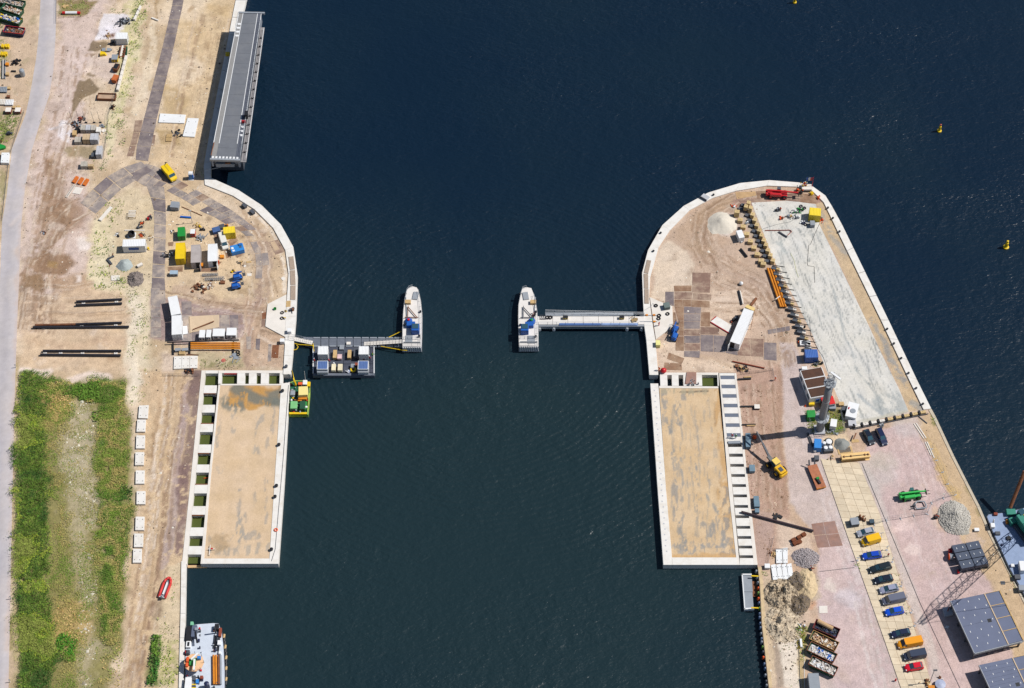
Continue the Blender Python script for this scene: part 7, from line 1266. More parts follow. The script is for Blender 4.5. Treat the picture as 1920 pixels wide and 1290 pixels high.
# ---- white long container and surroundings
cn = container(M_(1098,432), M_(955,768), M_WHITE, 'long white container with open end standing askew on plates', w=2.6, h=2.7, open_end=-1, ribs=False)
slab(M_(775,500,925,590,905,668,712,552), 'white panel with red edge lying left of the long container', M_CONC2, .25, dots=False, cat='panel', name='panel'); beam(M_(712,556), M_(900,668), M_RED, 'red edge bar along the fallen white panel', .15, .3, ish=False); beam(M_(725,535), M_(768,497), M_RED, 'short red bar at the upper end of the white panel', .15, .28, ish=False)
scrap(M_(968,525), 'dark round tub in the shadow of the long container', [M_BLACK, M_DGREY], .9, 8, 100, size=1.0, z=.5, name='tub', cat='tub'); scrap(M_(925,560), 'small brown gear beside the fallen panel', [M_RB], .4, 5, 101, size=.5); slab(M_(1080,380,1160,415,1145,445,1058,405), 'yellow timber platform at the top end of the long container', mat('yellow_ply', (240,210,140), .8, var=.05), 1.6, dots=False, cat='platform', name='platform'); beam(M_(1118,388), M_(1175,312), M_RUST, 'rust brown beam above the yellow platform', .6, .4)
t = thing('access_scaffold', 'thin scaffold rail along the long white container', 'scaffold', (0, 0, 0)); a, b = P(*M_(1152,450), 1.2), P(*M_(1120,605), 1.2); rail(t, [a-Vector((0, 0, 1.2)), b-Vector((0, 0, 1.2))], 1.8, M_RUST, .05, 2); beam(M_(992,235), M_(1025,380), M_BLACK, 'black beam lying above the long white container', .25, .4); beam(M_(1010,240), M_(1040,375), M_CONC, 'pale beam beside the black beam', .3, .25, ish=False); tag(MB().lathe([(.2, 0), (.5, .3), (.5, .7), (.2, 1.0)], 12).build('white_tank', M_WHITE), 'small white round tank on sand above the black beam', 'tank').location = at(M_(1018,180)); 
# landing things
cabinet(M_(270,385), 'green grey generator at the upper corner of the right landing', (1.5, 1.6, 1.4), mat('grey_green', (110,124,120), .6), rz=.2, name='generator', cat='generator'); boom_lift(M_(352,650), 'upper blue boom lift beside the right landing', M_BLUE, 1.2); boom_lift(M_(345,720), 'lower blue boom lift beside the right landing', M_BLUE, 1.2); cabinet(M_(182,765), 'pale yellow light tower trailer beside the quay', (1.1, 1.5, 1.3), mat('pale_lemon', (240,232,150), .6), name='light_trailer', cat='trailer')
for i, p in enumerate((M_(192,495), M_(188,525), M_(278,478), M_(160,395))): tyre(p, ['upper of the tyre pair on the right landing', 'lower of the tyre pair on the right landing', 'single tyre at the back of the right landing', 'black coil near the generator on the landing'][i], .55, .26)
for i, p in enumerate((M_(68,485), M_(142,484), M_(145,550))): cabinet(p, ['left', 'upper right', 'lower right'][i]+' small yellow shackle block on the landing', (.6, .4, .3), M_ORANGE, base=.26, name='shackle_block', cat='block')
for i, y in enumerate((490,552)): beam(M_(-2,y), M_(175,y), M_GREY, ['upper', 'lower'][i]+' steel guide rail across the right landing', .14, .16, base=.26)
make_person('person', 'person in red workwear standing on the right landing', M_(190,595), 2.4, M_RED, M_RED, M_WHITE, .26); cable([M_(45,440), M_(110,400), M_(130,370), M_(160,395)], .05, M_GREY, 'grey cable loop on the right landing', base=.26)
tag(MB().lathe([(.3, 0), (.75, .5), (.75, .9), (.4, 1.3), (.1, 1.4)], 12).build('buoy_float', M_RED), 'red round float at the right caisson corner', 'float').location = at(M_(235,1062)); make_person('person', 'person in orange and red beside the red float', M_(190,1050), .8, M_HIVIS, M_HIVIS, M_WHITE, .1)
pipes((M_(930,952), M_(1255,1022)), .16, M_RB, 'long red brown pole lying above the gravel strip', z=.25, name='steel_pole', cat='pole'); scrap(M_(1040,1025), 'dark brown timber scrap below the red brown pole', [M_RUST, M_BLACK, M_WOOD], 1.4, 22, 104, size=1.2, z=.3); cabinet(M_(975,995), 'small brown box left of the timber scrap', (.8, .8, .5), M_RUST); beam(M_(985,1132), M_(1120,1125), M_BLACK, 'black beam at the upper end of the cover plates', .4, .4); beam(M_(1045,1112), M_(1120,1108), M_WOOD, 'pale timber above the black beam', .3, .2, ish=False); fence([M_(1010,1090), M_(1190,1070), M_(1335,1045), M_(1345,1130)], 'thin dark fence around the upper gravel strip', M_DGREY, 1.0, 2.6, False); make_person('person', 'person in orange red at the right edge of the gravel strip', M_(1358,1145), .3, M_HIVIS, M_RED, M_WHITE)
for i, (a, b, m, w_) in enumerate(((O_(1012,438), O_(1180,436), M_BLACK, .4), (O_(1028,622), O_(1165,618), M_BLACK, .3), (O_(1075,632), O_(1160,630), M_WOOD, .25))): beam(a, b, m, ['black baulk with brown end', 'lower black baulk', 'pale plank below the lower baulk'][i]+' beside the cover plates', w_, .4, ish=False, name='timber_baulk', cat='timber')
cabinet(O_(1180,440), 'brown crate at the end of the black baulk', (1.3, 1.2, .7), M_RUST, roof=M_CONC)
for i, p in enumerate((O_(925,755), O_(962,762))): make_person('person', ['person in red jacket', 'person in green jacket'][i]+' at the last cover plate', p, 1.0, [M_RED, M_GREEN][i], M_NAVY, M_WHITE, .1)
slab(O_(885,790,1015,785,1012,812,890,815), 'tilted grey steel cover over the open shaft', M_GREY, .3, dots=False, cat='cover', name='shaft_cover', base=.1)
M_SBOX = mat('slate_blue_grey', (112,138,154), .6, var=.1)
for i, (c, s) in enumerate(((Q_(252,225), (1.2, 2.0, 1.1)), (Q_(252,300), (1.2, 2.0, 1.1)), (Q_(295,570), (1.3, 1.8, 1.1)), (Q_(340,905), (1.2, 1.3, 1.0)), (Q_(347,960), (1.3, 1.7, 1.1)), (Q_(350,1035), (1.0, 1.1, .9)))): cabinet(c, 'slate grey block crate beside the caisson, %s from the top' % ORD[i], s, M_SBOX, name='steel_crate', cat='crate', group='slate grey crates along the caisson')
tag(MB().lathe([(.3, 0), (.5, .3), (.5, .8), (.2, 1.1)], 10).build('orange_float', M_HIVIS), 'orange round float near the upper slate grey crates', 'float').location = at(Q_(318,245))
# ---- wheel loader with crane boom
wl = thing('wheel_loader', 'yellow wheel loader carrying a long dark crane boom', 'wheel loader', *spine(Q_(620,620), Q_(500,490), 1.2)[:2]); M_LY = mat('loader_yellow', (246,190,30), .5, var=.08)
MB().bbox(-1.4, 0, .9, 2.6, 1.9, 1.1, .2).build('engine_hood', M_LY, wl); MB().bbox(-2.75, 0, .7, .7, 2.3, 1.0, .25).build('counterweight', M_LY, wl); MB().box(-1.6, 0, 2.0, 1.2, .9, .1).build('grille', M_DGREY, wl); MB().bbox(1.2, 0, .8, 2.2, 1.3, .8, .1).build('front_frame', M_DGREY, wl)
MB().prism([(-.3, -.7), (1.1, -.7), (1.1, .7), (-.3, .7)], 1.6, 3.1).build('cab_glass', M_GLASS, wl); MB().bbox(.4, 0, 3.1, 1.7, 1.6, .14, .06).build('cab_roof', mat('pale_roof_yellow', (250,214,110), .5), wl)
for sx in (-1.5, 1.6):
    for s in (-1.15, 1.15): o = MB().wheel(sx, s, .8, .6, 16).build('wheel', M_TYRE, wl); MB().cyl((sx, s-.32, .8), (sx, s+.32, .8), .38, 10).build('rim', M_LY, o)
a = P(*Q_(345,170), 4.5); ivm = Matrix.Rotation(-wl.rotation_euler.z, 3, 'Z'); la = ivm @ (a-Vector(wl.location)); MB().bar((2.0, 0, 1.6), (3.2, .1, 2.0), .9, .5).build('coupler', M_BLACK, wl)
st = Vector((2.6, 0, 1.8)); MB().bar(st, st.lerp(la, .55), .45, .5).bar(st.lerp(la, .5), la, .28, .3).build('crane_boom', M_DGREY, wl); MB().cyl(la, la-Vector((0, 0, 1.2)), .06, 5).build('hook', M_BLACK, wl)
# ---- cabins, tower, compound
pc = thing('portable_cabin', 'white portable cabin with three brown roof panels', 'cabin', (0, 0, 0)); zr = 3.0
ca, cb_, cc, cd_ = [P(*N_(*p), zr) for p in ((322,508), (540,470), (648,738), (428,788))]
cb_ = ca+(cb_-ca); cc = cb_+(cd_-ca)
MB().prism([v.xy[:] for v in (ca, cb_, cc, cd_)], 0.1, zr-.12).build('wall', M_WHITE, pc)
for k in range(3):
    q = [ca.lerp(cd_, k/3+.008), cb_.lerp(cc, k/3+.008), cb_.lerp(cc, (k+1)/3-.008), ca.lerp(cd_, (k+1)/3-.008)]; c = sum(q, Vector())/4
    MB().prism([v.xy[:] for v in q], zr-.12, zr).build('roof_frame', M_WHITE, pc); MB().prism([(c+(v-c)*.94).xy[:] for v in q], zr, zr+.03).build('roof_panel', mat('brown_roof', (88,58,42), .85, var=.2, scale=1.5, rnd=.15, grime=(60,44,38), grime_amt=.5), pc)
n_ = (ca-cb_).normalized()
for k in range(3):
    e = ca.lerp(cd_, (k+.5)/3); d = (cd_-ca).normalized(); w_ = [e-d*.8+n_*.02, e+d*.8+n_*.02, e+d*.8-n_*.05, e-d*.8-n_*.05]; MB().prism([v.xy[:] for v in w_], 1.1, 2.2).build('window', M_GLASS, pc)
e = cd_.lerp(cc, .35); MB().box(e.x, e.y-.02, 1.0, .9, .12, 1.0, math.atan2((cc-cd_).y, (cc-cd_).x)).build('blue_notice', mat('notice_blue', (40,80,160), .5), pc)
sh = thing('shelter', 'red roofed small shelter at the foot of the tower', 'shelter', at(N_(605,812), 2.2), .2); MB().prism([(-1.6, -1.2), (1.6, -1.2), (1.6, 1.2), (-1.6, 1.2)], 2.1, 2.25, [(-1.5, -1.1), (1.5, -1.1), (1.5, 1.1), (-1.5, 1.1)]).build('roof', mat('bright_red_roof', (226,36,36), .5, var=.05), sh); MB().box(0, -.5, .1, 2.8, 1.6, 2.0).build('wall', M_GREY, sh)
for sx in (-1.4, 1.4): MB().box(sx, 1.0, 0, .1, .1, 2.1).build('post', M_STEEL, sh)
tw = thing('radar_tower', 'tall grey tubular tower with round platform and lattice top', 'tower', at(N_(517,1112)), 0); M_TOW = mat('tower_grey', (150,154,158), .6, .2, var=.06); HT = 24.
MB().lathe([(.95, 0), (.9, 6), (.85, 13), (.85, 20.0)], 14).build('shaft', M_TOW, tw, smooth=True); MB().box(0, 0, 0, 2.6, 2.6, .5).build('foundation', M_CONCW, tw); MB().lathe([(.88, 5.3), (1.75, 5.4), (1.75, 5.55), (.88, 5.6)], 18).build('platform', M_STEEL, tw); rail(tw, [(1.7*math.cos(a*.524), 1.7*math.sin(a*.524), 5.5) for a in range(13)], 1.1, M_STEEL, .04, 1)
MB().lathe([(.86, 12.9), (.92, 12.9), (.92, 13.2), (.86, 13.2)], 14).build('flange', M_STEEL, tw); MB().lathe([(.85, 20), (1.5, 20.1), (1.5, 20.25), (.85, 20.3)], 16).build('top_platform', M_STEEL, tw); rail(tw, [(1.5*math.cos(a*.785), 1.5*math.sin(a*.785), 20.2) for a in range(9)], 1.1, M_STEEL, .05, 1, 'top_railing')
lt = MB()
for a in range(4):
    x, y = 1.0*math.cos(a*1.57+.78), 1.0*math.sin(a*1.57+.78); x2, y2 = 1.0*math.cos(a*1.57+2.35), 1.0*math.sin(a*1.57+2.35); lt.cyl((x, y, 20.2), (x*.8, y*.8, HT-.4), .07, 5)
    for z in (20.4, 21.6, 22.8): lt.cyl((x, y, z), (x2, y2, z+1), .045, 4); lt.cyl((x, y, z+.9), (x2, y2, z+.9), .045, 4)
lt.build('lattice_head', M_STEEL, tw); MB().bar((-.2, .6, HT), (1.9, -1.5, HT), .5, .25).build('radar_antenna', M_WHITE, tw); MB().cyl((.5, -.2, HT-.5), (.5, -.2, HT), .15, 6).build('antenna_mount', M_DGREY, tw); MB().cyl((-.7, 0, 20.2), (-.7, 0, 22.5), .03, 4).build('whip_aerial', M_STEEL, tw)
MB().bar((.98, 0, .5), (.9, 0, 20), .35, .06).build('ladder', M_STEEL, tw)
container(N_(395,945), N_(478,942), M_GREEN, 'small green container beside the tower', w=2.1, h=1.9); cabinet(N_(440,832), 'yellow bin at the corner of the portable cabin', (1.3, 1.1, 1.0), M_YELLOW, name='grit_bin', cat='bin'); tag(MB().lathe([(.3, 0), (.28, .06), (.16, .08), (.04, .7)], 10).build('traffic_cone', M_HIVIS), 'orange traffic cone beside the yellow bin', 'cone').location = at(N_(375,868))
container(N_(378,338), N_(500,335), mat('blue_striped_roof', (64,106,180), .5, var=.1), 'blue container at the lower end of the ballast blocks', w=2.5, h=2.4, L=3.2); cabinet(N_(368,482), 'white box between the blue container and the cabin', (1.3, .9, .9), M_WHITE); cabinet(M_(1640,765), 'left white pallet load above the blue container', (1.4, 1.4, .8), M_WHITE); cabinet(M_(1690,765), 'right white pallet load above the blue container', (1.4, 1.4, .8), M_WHITE); cabinet(N_(410,285), 'white pallet load right behind the blue container', (1.3, 1.2, .8), M_WHITE); scrap(N_(312,215), 'orange person-high gear beside the pallet loads', [M_HIVIS, M_BLACK], .5, 7, 106, size=.7, z=.6); scrap(N_(330,110), 'dark steps and frames near the block row', [M_BLACK, M_DGREY], 1.0, 12, 107, size=1.2, z=.5); scrap(N_(490,440), 'weedy dark pile between blue container and cabin', [M_BLACK, M_DGREY], 1.2, 12, 108, size=1.0, z=.4)
wu = cabinet(N_(850,905), 'white plant unit standing on the grey floor corner', (2.6, 4.4, 1.8), M_WHITE, rz=-.3+1.57*0, name='plant_unit', cat='plant unit'); MB().cyl((.2, -.3, 1.8), (.2, -.3, 1.9), .7, 14).build('fan', M_GREY, wu); MB().box(-.9, .2, 1.8, .25, .6, .2).build('red_handle', M_RED, wu); cabinet(N_(850,1035), 'pale tarpaulin covered box below the white plant unit', (1.9, 1.6, 1.0), M_CONCW); cabinet(N_(762,890), 'dark switch box left of the white plant unit', (.9, 1.0, 1.2), M_DGREY); cabinet(N_(740,840), 'tan box at the corner of the red roof', (1.2, 1.0, .8), M_WOOD); scrap(N_(800,950), 'purple black pipes beside the white plant unit', [M_BLACK, M_NAVYP], 1.0, 12, 109, size=.9, z=.5)
cabinet(N_(662,1035), 'tall white cabinet inside the tower fence', (1.5, 2.2, 1.9), M_WHITE, rz=-.2, name='cabinet', cat='cabinet'); cabinet(N_(650,875), 'grey cabinet below the red roof', (1.6, 1.0, 1.2), M_GREY); fence([N_(400,1000), N_(470,1180), N_(770,1140), N_(720,900)], 'grey mesh fence around the tower foot', M_GREY, 1.8, 2.6, False); scrap(N_(640,1130), 'grey pipes stacked at the tower fence', [M_GREY, M_STEEL], 1.4, 14, 110, size=1.2, z=.3)
for k, (x, y) in enumerate(((410,1170), (430,1210))): truss(N_(x-10,y-40), N_(x+25,y+60), ['upper', 'lower'][k]+' grey railing frame left of the tower fence', .4, .3, M_DGREY, n=4)
cabinet(Q_(1018,300), 'bright blue cabinet beside the round bins', (1.7, 2.6, 1.9), MATS['sky_blue_paint'], rz=-.1); 
ib = thing('liquid_bins', 'grey bin cluster with white round lids beside the blue cabinet', 'bins', at(Q_(1120,360)), .1); MB().bbox(0, -.5, 0, 2.4, 1.8, 1.1, .1).build('tray', M_DGREY, ib)
for x, y, r in ((-.6, -.4, .5), (.6, -.4, .5), (-.7, 1.0, .45), (.5, 1.3, .75)): MB().lathe([(r, 0), (r, 1.3), (r*.85, 1.36), (.05, 1.4)], 14, (x, y)).build('round_bin', M_WHITE, ib)
tyre(Q_(1135,290), 'black ring around the largest round bin', 1.1, .1); cabinet(Q_(1005,455), 'dark barrel cart below the blue cabinet', (1.1, 1.2, .9), M_DGREY); tag(MB().lathe([(.35, 0), (.4, .8), (.1, .85)], 10).build('white_bin', M_WHITE), 'small white bin beside the dark barrel cart', 'bin').location = at(Q_(983,392)); heap(Q_(1275,315), 2.0, 1.2, 'grey gravel cone behind the steel grating', mat('grey_gravel', (146,148,144), .95, var=.15, scale=6, bump=.6), rough=.05, seed=6)
t = thing('steel_grating', 'steel grating in a tan frame below the gravel cone', 'grating', at(Q_(1315,380)), .15); MB().box(0, 0, 0, 3.6, 1.9, .1).build('frame', M_WOOD, t)
for k in range(10): MB().box(-1.25+.28*k, .1, .1, .16, 1.3, .06).build('bar', M_DGREY, t)
bm = thing('box_girder', 'large tan steel box girder lying on the slab strip', 'girder', *spine(Q_(1275,450), Q_(1592,418), 1.5)[:2]); M_TG = mat('tan_girder_paint', (246,204,136), .6, var=.06); MB().box(0, .35, 0, 7.0, .5, 1.45).build('web', M_TG, bm); MB().box(0, 0, 1.45, 7.0, 1.6, .1).build('top_flange', M_TG, bm); MB().box(0, -.35, 0, 7.0, .1, 1.45).build('web', M_TG, bm); MB().box(0, 0, -.0, 7.0, 1.6, .1).build('bottom_flange', M_TG, bm); MB().box(0, -.1, 1.55, 6.6, .2, .06).build('slot', M_BLACK, bm)
for x in (-2.9, -1.2, 2.2, 3.0): MB().box(x, -.1, 1.55, .25, .5, .2).build('lug', M_RUST, bm)
tr = thing('flatbed_trailer', 'rusty flatbed trailer with raised ramps', 'trailer', *spine(Q_(950,528), Q_(1060,795), .9)[:2]); MB().box(0, 0, .75, 6.6, 2.4, .16).build('bed', mat('rust_bed', (186,118,84), .85, var=.18, scale=1.5, grime=(150,90,64), grime_amt=.5), tr); MB().box(3.25, 0, .4, .25, 2.4, .5).build('bumper', M_ORANGE, tr)
for s in (-.7, .7): MB().bar((-3.3, s, .8), (-4.1, s, 2.2), .35, .12).build('ramp', M_DGREY, tr); MB().box(0, s, .45, 6.2, .16, .3).build('chassis_rail', M_DGREY, tr)
for sx in (-1.0, 0, 1.0):
    for s in (-1.0, 1.0): MB().wheel(sx, s, .38, .28).build('wheel', M_TYRE, tr)
MB().box(1.6, -.1, .91, 1.5, .5, .45, .2).build('load_machine', M_BLACK, tr); MB().box(.8, -.1, .91, .6, .7, .5).build('load_green_part', M_GREEN, tr)
scrap(Q_(1165,460), 'grey bits on the slabs left of the tan girder', [M_GREY, M_WOOD], .8, 8, 111, size=.7, z=.25); pipes((N_(862,1200), N_(888,1140)), .15, M_RUST, 'thin rusty post beside the slab edge', z=.9, name='steel_post', cat='post'); scrap(N_(1150,1070), 'grey tarp and timber behind the dark cars', [M_GREY, M_WHITE, M_DGREY], .9, 9, 112, size=.9, z=.4); slab(N_(840,1205,910,1200,920,1230,845,1235), 'tan board lying at the fence below the plant unit', M_WOOD, .08, dots=False, cat='board', name='board')
M_CDB = mat('dark_blue_car_paint', (30,42,78), .25, var=.02, spec=.6); M_CBK = mat('black_car_paint', (28,36,52), .25, var=.02, spec=.6); M_CSI = mat('silver_car_paint', (196,198,208), .3, .3, var=.02); M_CGR = mat('grey_car_paint', (120,124,142), .3, .2, var=.02); M_CBL = mat('bright_blue_car_paint', (26,74,190), .25, var=.02, spec=.6); M_CYE = mat('yellow_car_paint', (252,196,24), .35, var=.02); M_COR = mat('orange_car_paint', (250,164,30), .35, var=.02); M_CRD = mat('red_car_paint', (222,24,50), .3, var=.02)
car(N_(985,1120), N_(1048,1240), M_CBK, 'black blue hatchback, left of the two cars by the grey floor', 'hatch', L=4.4, group='two cars by the grey floor'); car(N_(1110,1105), N_(1178,1250), M_CDB, 'dark blue estate car, right of the two by the grey floor', 'suv', L=4.9, group='two cars by the grey floor')
for a, b, m, lb, k, L_m in ((T_(312,185), T_(148,225), M_CSI, 'silver hatchback at the top of the parked row', 'hatch', 4.2), (T_(370,262), T_(192,312), M_CYE, 'yellow van second in the parked row', 'van', 4.5), (T_(388,425), T_(198,450), M_CBL, 'blue hatchback third in the parked row', 'hatch', 4.6), (T_(495,535), T_(262,590), mat('dark_green_black_paint', (34,44,50), .25, var=.02, spec=.6), 'long black van fourth in the parked row', 'suv', 5.4), (T_(503,660), T_(318,695), M_CBK, 'black car with pale roof box fifth in the parked row', 'hatch', 4.5), (T_(555,758), T_(375,795), mat('lilac_silver_paint', (168,172,196), .3, .2, var=.02), 'lilac silver estate car sixth in the parked row', 'hatch', 4.5), (T_(622,858), T_(398,905), M_CGR, 'grey panel van seventh in the parked row', 'van', 5.4), (T_(615,985), T_(425,1018), mat('royal_blue_paint', (20,84,214), .25, var=.02, spec=.6), 'royal blue hatchback eighth in the parked row', 'hatch', 4.4), (T_(678,1205), T_(490,1240), mat('ink_blue_paint', (36,44,72), .25, var=.02, spec=.6), 'ink blue car below the gap in the parked row', 'hatch', 4.5), (V_(552,745), V_(255,800), M_COR, 'orange panel van near the lower end of the parked row', 'van', 5.7), (V_(585,890), V_(332,935), mat('slate_van_paint', (64,72,92), .3, var=.02), 'slate blue van between orange van and red car', 'van', 5.1), (V_(550,1030), V_(355,1060), M_CRD, 'red hatchback at the lower end of the parked row', 'hatch', 4.2)):
    car(a, b, m, lb, k, L=L_m, W=2.0 if k == 'van' else 1.85)
cabinet(T_(122,90), 'dark generator with round vents above the silver hatchback', (1.9, 1.9, 1.4), mat('steel_blue_grey', (92,108,124), .6), roof=M_GREY, rz=.15, name='generator', cat='generator'); scrap(T_(198,75), 'rusty stands beside the dark generator', [M_RUST], .8, 10, 113, size=.9, z=.6); cabinet(T_(295,90), 'small dark blue machine right of the rusty stands', (1.1, 1.0, .9), mat('dark_teal', (50,74,90), .6)); make_person('person', 'person in red walking right of the blue hatchback', T_(455,450), 2.2, M_RED, M_NAVY, M_WHITE, 0, 1)
for i, p in enumerate((T_(385,250), T_(445,385), T_(500,505), T_(590,750), T_(640,880), T_(690,1015), T_(725,1150), T_(150,490))):
    t = thing('lamp_post', 'low grey lamp post, %s along the right side of the parked row' % ORD[i] if i < 7 else 'low grey lamp post left of the third parked car', 'lamp post', at(p), .4*i, 'low lamp posts'); MB().cyl((0, 0, 0), (0, 0, 1.6), .05, 6).build('pole', M_STEEL, t); MB().bar((-.4, 0, 1.55), (.4, .2, 1.6), .14, .06).build('arm', M_GREY, t); MB().box(0, 0, 0, .5, .5, .12).build('foot', M_CONCW, t)
# ---- lower right yard
telehandler(R_(505,885), R_(760,850), mat('telehandler_green', (52,190,84), .45, var=.08), 'green telehandler parked on the pink paving', mat('teal_cab', (40,100,100), .5), L=5.6, side=-1, ext=.25)
t = thing('trailer_chassis', 'white octagonal trailer frame beside the green telehandler', 'trailer', at(R_(735,990)), .12); MB().tube([(-1.2, -.9, .5), (1.1, -.9, .5), (1.3, -.3, .5), (1.1, .9, .5), (-.6, 1.1, .5), (-1.3, .4, .5), (-1.2, -.9, .5)], .16, 7).build('frame', M_STEEL, t); MB().bar((-1.2, -.5, .45), (-2.6, -.7, .45), .14, .14).build('drawbar', M_DGREY, t); MB().box(-1.5, .1, .2, .6, .5, .6).build('winch', M_DGREY, t)
for s in (-.8, 1.0): MB().wheel(.2, s, .32, .2).build('wheel', M_TYRE, t)
fence([R_(230,1195), R_(365,1150), R_(520,1130), R_(665,1100), R_(810,1080), R_(860,960), R_(990,905), R_(1120,870)], 'temporary mesh fence below the green telehandler'); fence([R_(1120,870), R_(1035,750), R_(980,620), R_(915,490), R_(860,365), R_(800,240)], 'temporary mesh fence along the old quay edge')
for i, (a, b) in enumerate(((R_(665,80), R_(775,245)), (R_(690,75), R_(800,240)), (R_(790,285), R_(855,430)), (R_(810,280), R_(890,460)))): beam(a, b, M_CONC, ORD[i]+' pale plank of the line beside the old quay fence', .25, .15, ish=False, name='timber_plank', cat='plank', group='pale planks by the fence')
beam(N_(1520,970), N_(1605,1040), M_DGREY, 'dark bar at the upper end of the old quay', .2, .2)
heap(R_(1110,1120), 4.0, 2.2, 'large pile of pale rubble stones near the old quay', mat('pale_rubble', (176,170,158), .95, var=.2, scale=4), name='rubble_pile', rough=.12, seed=14, stones=2200, smat=mat('pale_stones', (210,204,194), .9, var=.25, scale=3), ssize=.38, sx=.95, sy=1.15)
scrap(R_(905,1110), 'dark red fitting at the foot of the rubble pile', [M_RB, M_BLACK], .8, 9, 115, size=.9, z=.4); cabinet(R_(1358,1245), 'white box on the old quay near the barge', (1.1, .8, .6), M_WHITE)
pp = thing('pontoon_stack', 'dark six-panel steel pontoon on drums in the lower right yard', 'pontoon', (0, 0, 0)); zt = 2.3
qa, qb, qc, qd = [P(*T_(*p), zt) for p in ((1092,335), (1372,283), (1478,522), (1198,575))]; M_PP = mat('pontoon_slate', (74,84,104), .55, var=.08)
for i in range(3):
    for j in range(2):
        f = lambda u, v: qa.lerp(qb, u).lerp(qd.lerp(qc, u), v)
        MB().prism([f(u, v).xy[:] for u, v in ((j/2+.015, i/3+.015), ((j+1)/2-.015, i/3+.015), ((j+1)/2-.015, (i+1)/3-.015), (j/2+.015, (i+1)/3-.015))], 1.1, zt).build('deck_panel', M_PP, pp)
        for u in (.28, .72): e = f((j+u)/2, (i+.5)/3); MB().box(e.x, e.y, zt, .12, .45, .06, .3).build('lifting_slot', M_WHITE, pp)
for k in range(5):
    for v in (0.05, .95): e = qa.lerp(qb, k/4).lerp(qd.lerp(qc, k/4), v); MB().cyl((e.x, e.y, 0), (e.x, e.y, 1.1), .3, 9).build('support_drum', M_DGREY, pp)
e = qa.lerp(qd, .35); MB().cyl((e.x-1.0, e.y, .8), (e.x-.2, e.y+.1, .8), .8, 14).build('end_drum', M_GREY, pp); MB().cyl((e.x-1.15, e.y, .8), (e.x-1.0, e.y, .8), .82, 14).build('red_drum_end', M_HIVIS, pp); MB().cyl((e.x-.9, e.y+1.6, .8), (e.x-.2, e.y+1.7, .8), .55, 12).build('red_drum_end', M_RED, pp); e = qa.lerp(qd, .95); MB().cyl((e.x-.5, e.y, .5), (e.x-.1, e.y, .5), .5, 10).build('small_red_drum', M_RED, pp)
def hall(label, pts, zt, div, seam=True):
    t = thing('steel_deck_hall', label, 'steel deck', (0, 0, 0)); a, b, c, d = [P(*V_(*p), zt) for p in pts]; f = lambda u, v: a.lerp(b, u).lerp(d.lerp(c, u), v); M_HR = mat('slate_roof_steel', (104,112,138), .55, var=.05, scale=.5, grime=(84,92,118), grime_amt=.35)
    def qd_(u0, u1, v0, v1, z0, z1, nm, m): return MB().prism([f(u, v).xy[:] for u, v in ((u0, v0), (u1, v0), (u1, v1), (u0, v1))], z0, z1).build(nm, m, t)
    for i in range(div):
        qd_(0, .675, i/div+.001, (i+1)/div-.001, zt-.12, zt, 'roof_panel', M_HR)
    for i in range(4): qd_(.70, .985, i/4+.006, (i+1)/4-.006, zt-.12, zt-.01, 'roof_panel', M_HR); qd_(.70, .985, i/4-.006 if i else 0, i/4+.005, zt-.1, zt+.1, 'timber_strip', M_WOOD)
    qd_(.678, .697, 0, 1, zt-.12, zt+.12, 'timber_strip', MATS['tan_board']); qd_(.987, 1.01, 0, 1, zt-.1, zt+.14, 'timber_strip', M_WOOD); qd_(-.012, -.001, 0, 1, zt-.5, zt+.05, 'edge_beam', M_STEEL); qd_(0, 1, 1.002, 1.012, zt-.4, zt+.02, 'edge_beam', M_STEEL); qd_(0.01, .99, .01, .99, zt-.6, zt-.13, 'roof_frame', M_DGREY); qd_(0, 1, .99, 1.0, zt-1.3, zt-1.05, 'lower_beam', M_STEEL)
    for u in (.03, .35, .66, .96):
        for v in (.04, .35, .65, .97): e = f(u, v); MB().box(e.x, e.y, 0, .35, .35, zt-.62).build('column', M_DGREY, t)
    for i in range(7):
        for j in range(3): e = f(.1+.22*j+.08*(i % 2), .08+i*.135); MB().box(e.x, e.y, zt, .14, .4, .05, .2).build('lifting_lug', M_WHITE, t)
    e = f(.55, .5); MB().box(e.x, e.y, zt, .9, .9, .02, .2).build('hatch_opening', M_BLACK, t)
    return t
hall('large slate grey steel deck with timber strips in the lower right yard', ((875,285), (1440,168), (1715,742), (1152,888)), 3.5, 2); hall('ribbed slate grey steel deck at the lower right corner', ((1205,1025), (1760,905), (2035,1480), (1482,1620)), 3.3, 14)
slab(T_(1005,962,1098,948,1115,1030,1030,1052), 'square concrete foot block left of the large steel deck', M_CONCW, .6, dots=False); pipes((T_(1058,1000), T_(1075,960)), .12, M_RB, 'rusty post leaning on the concrete foot block', z=1.2, name='steel_post', cat='post')
t = thing('road_arrow_sign', 'white cross-shaped bracket lying in the deck shadow', 'bracket', at(V_(830,590))); MB().box(0, 0, .02, 1.1, .28, .12, .3).build('arm', M_WHITE, t); MB().box(.1, 0, .03, .28, .75, .13, .3).build('cross_arm', M_WHITE, t)
t = thing('lamp_mast', 'grey lamp mast rising at the bottom of the parked row', 'lamp mast', at(V_(635,1225))); MB().cyl((0, 0, 0), (0, 0, 6), .09, 8).build('pole', M_STEEL, t); MB().box(.2, 0, 5.95, .9, .35, .14).build('lamp_head', M_DGREY, t)
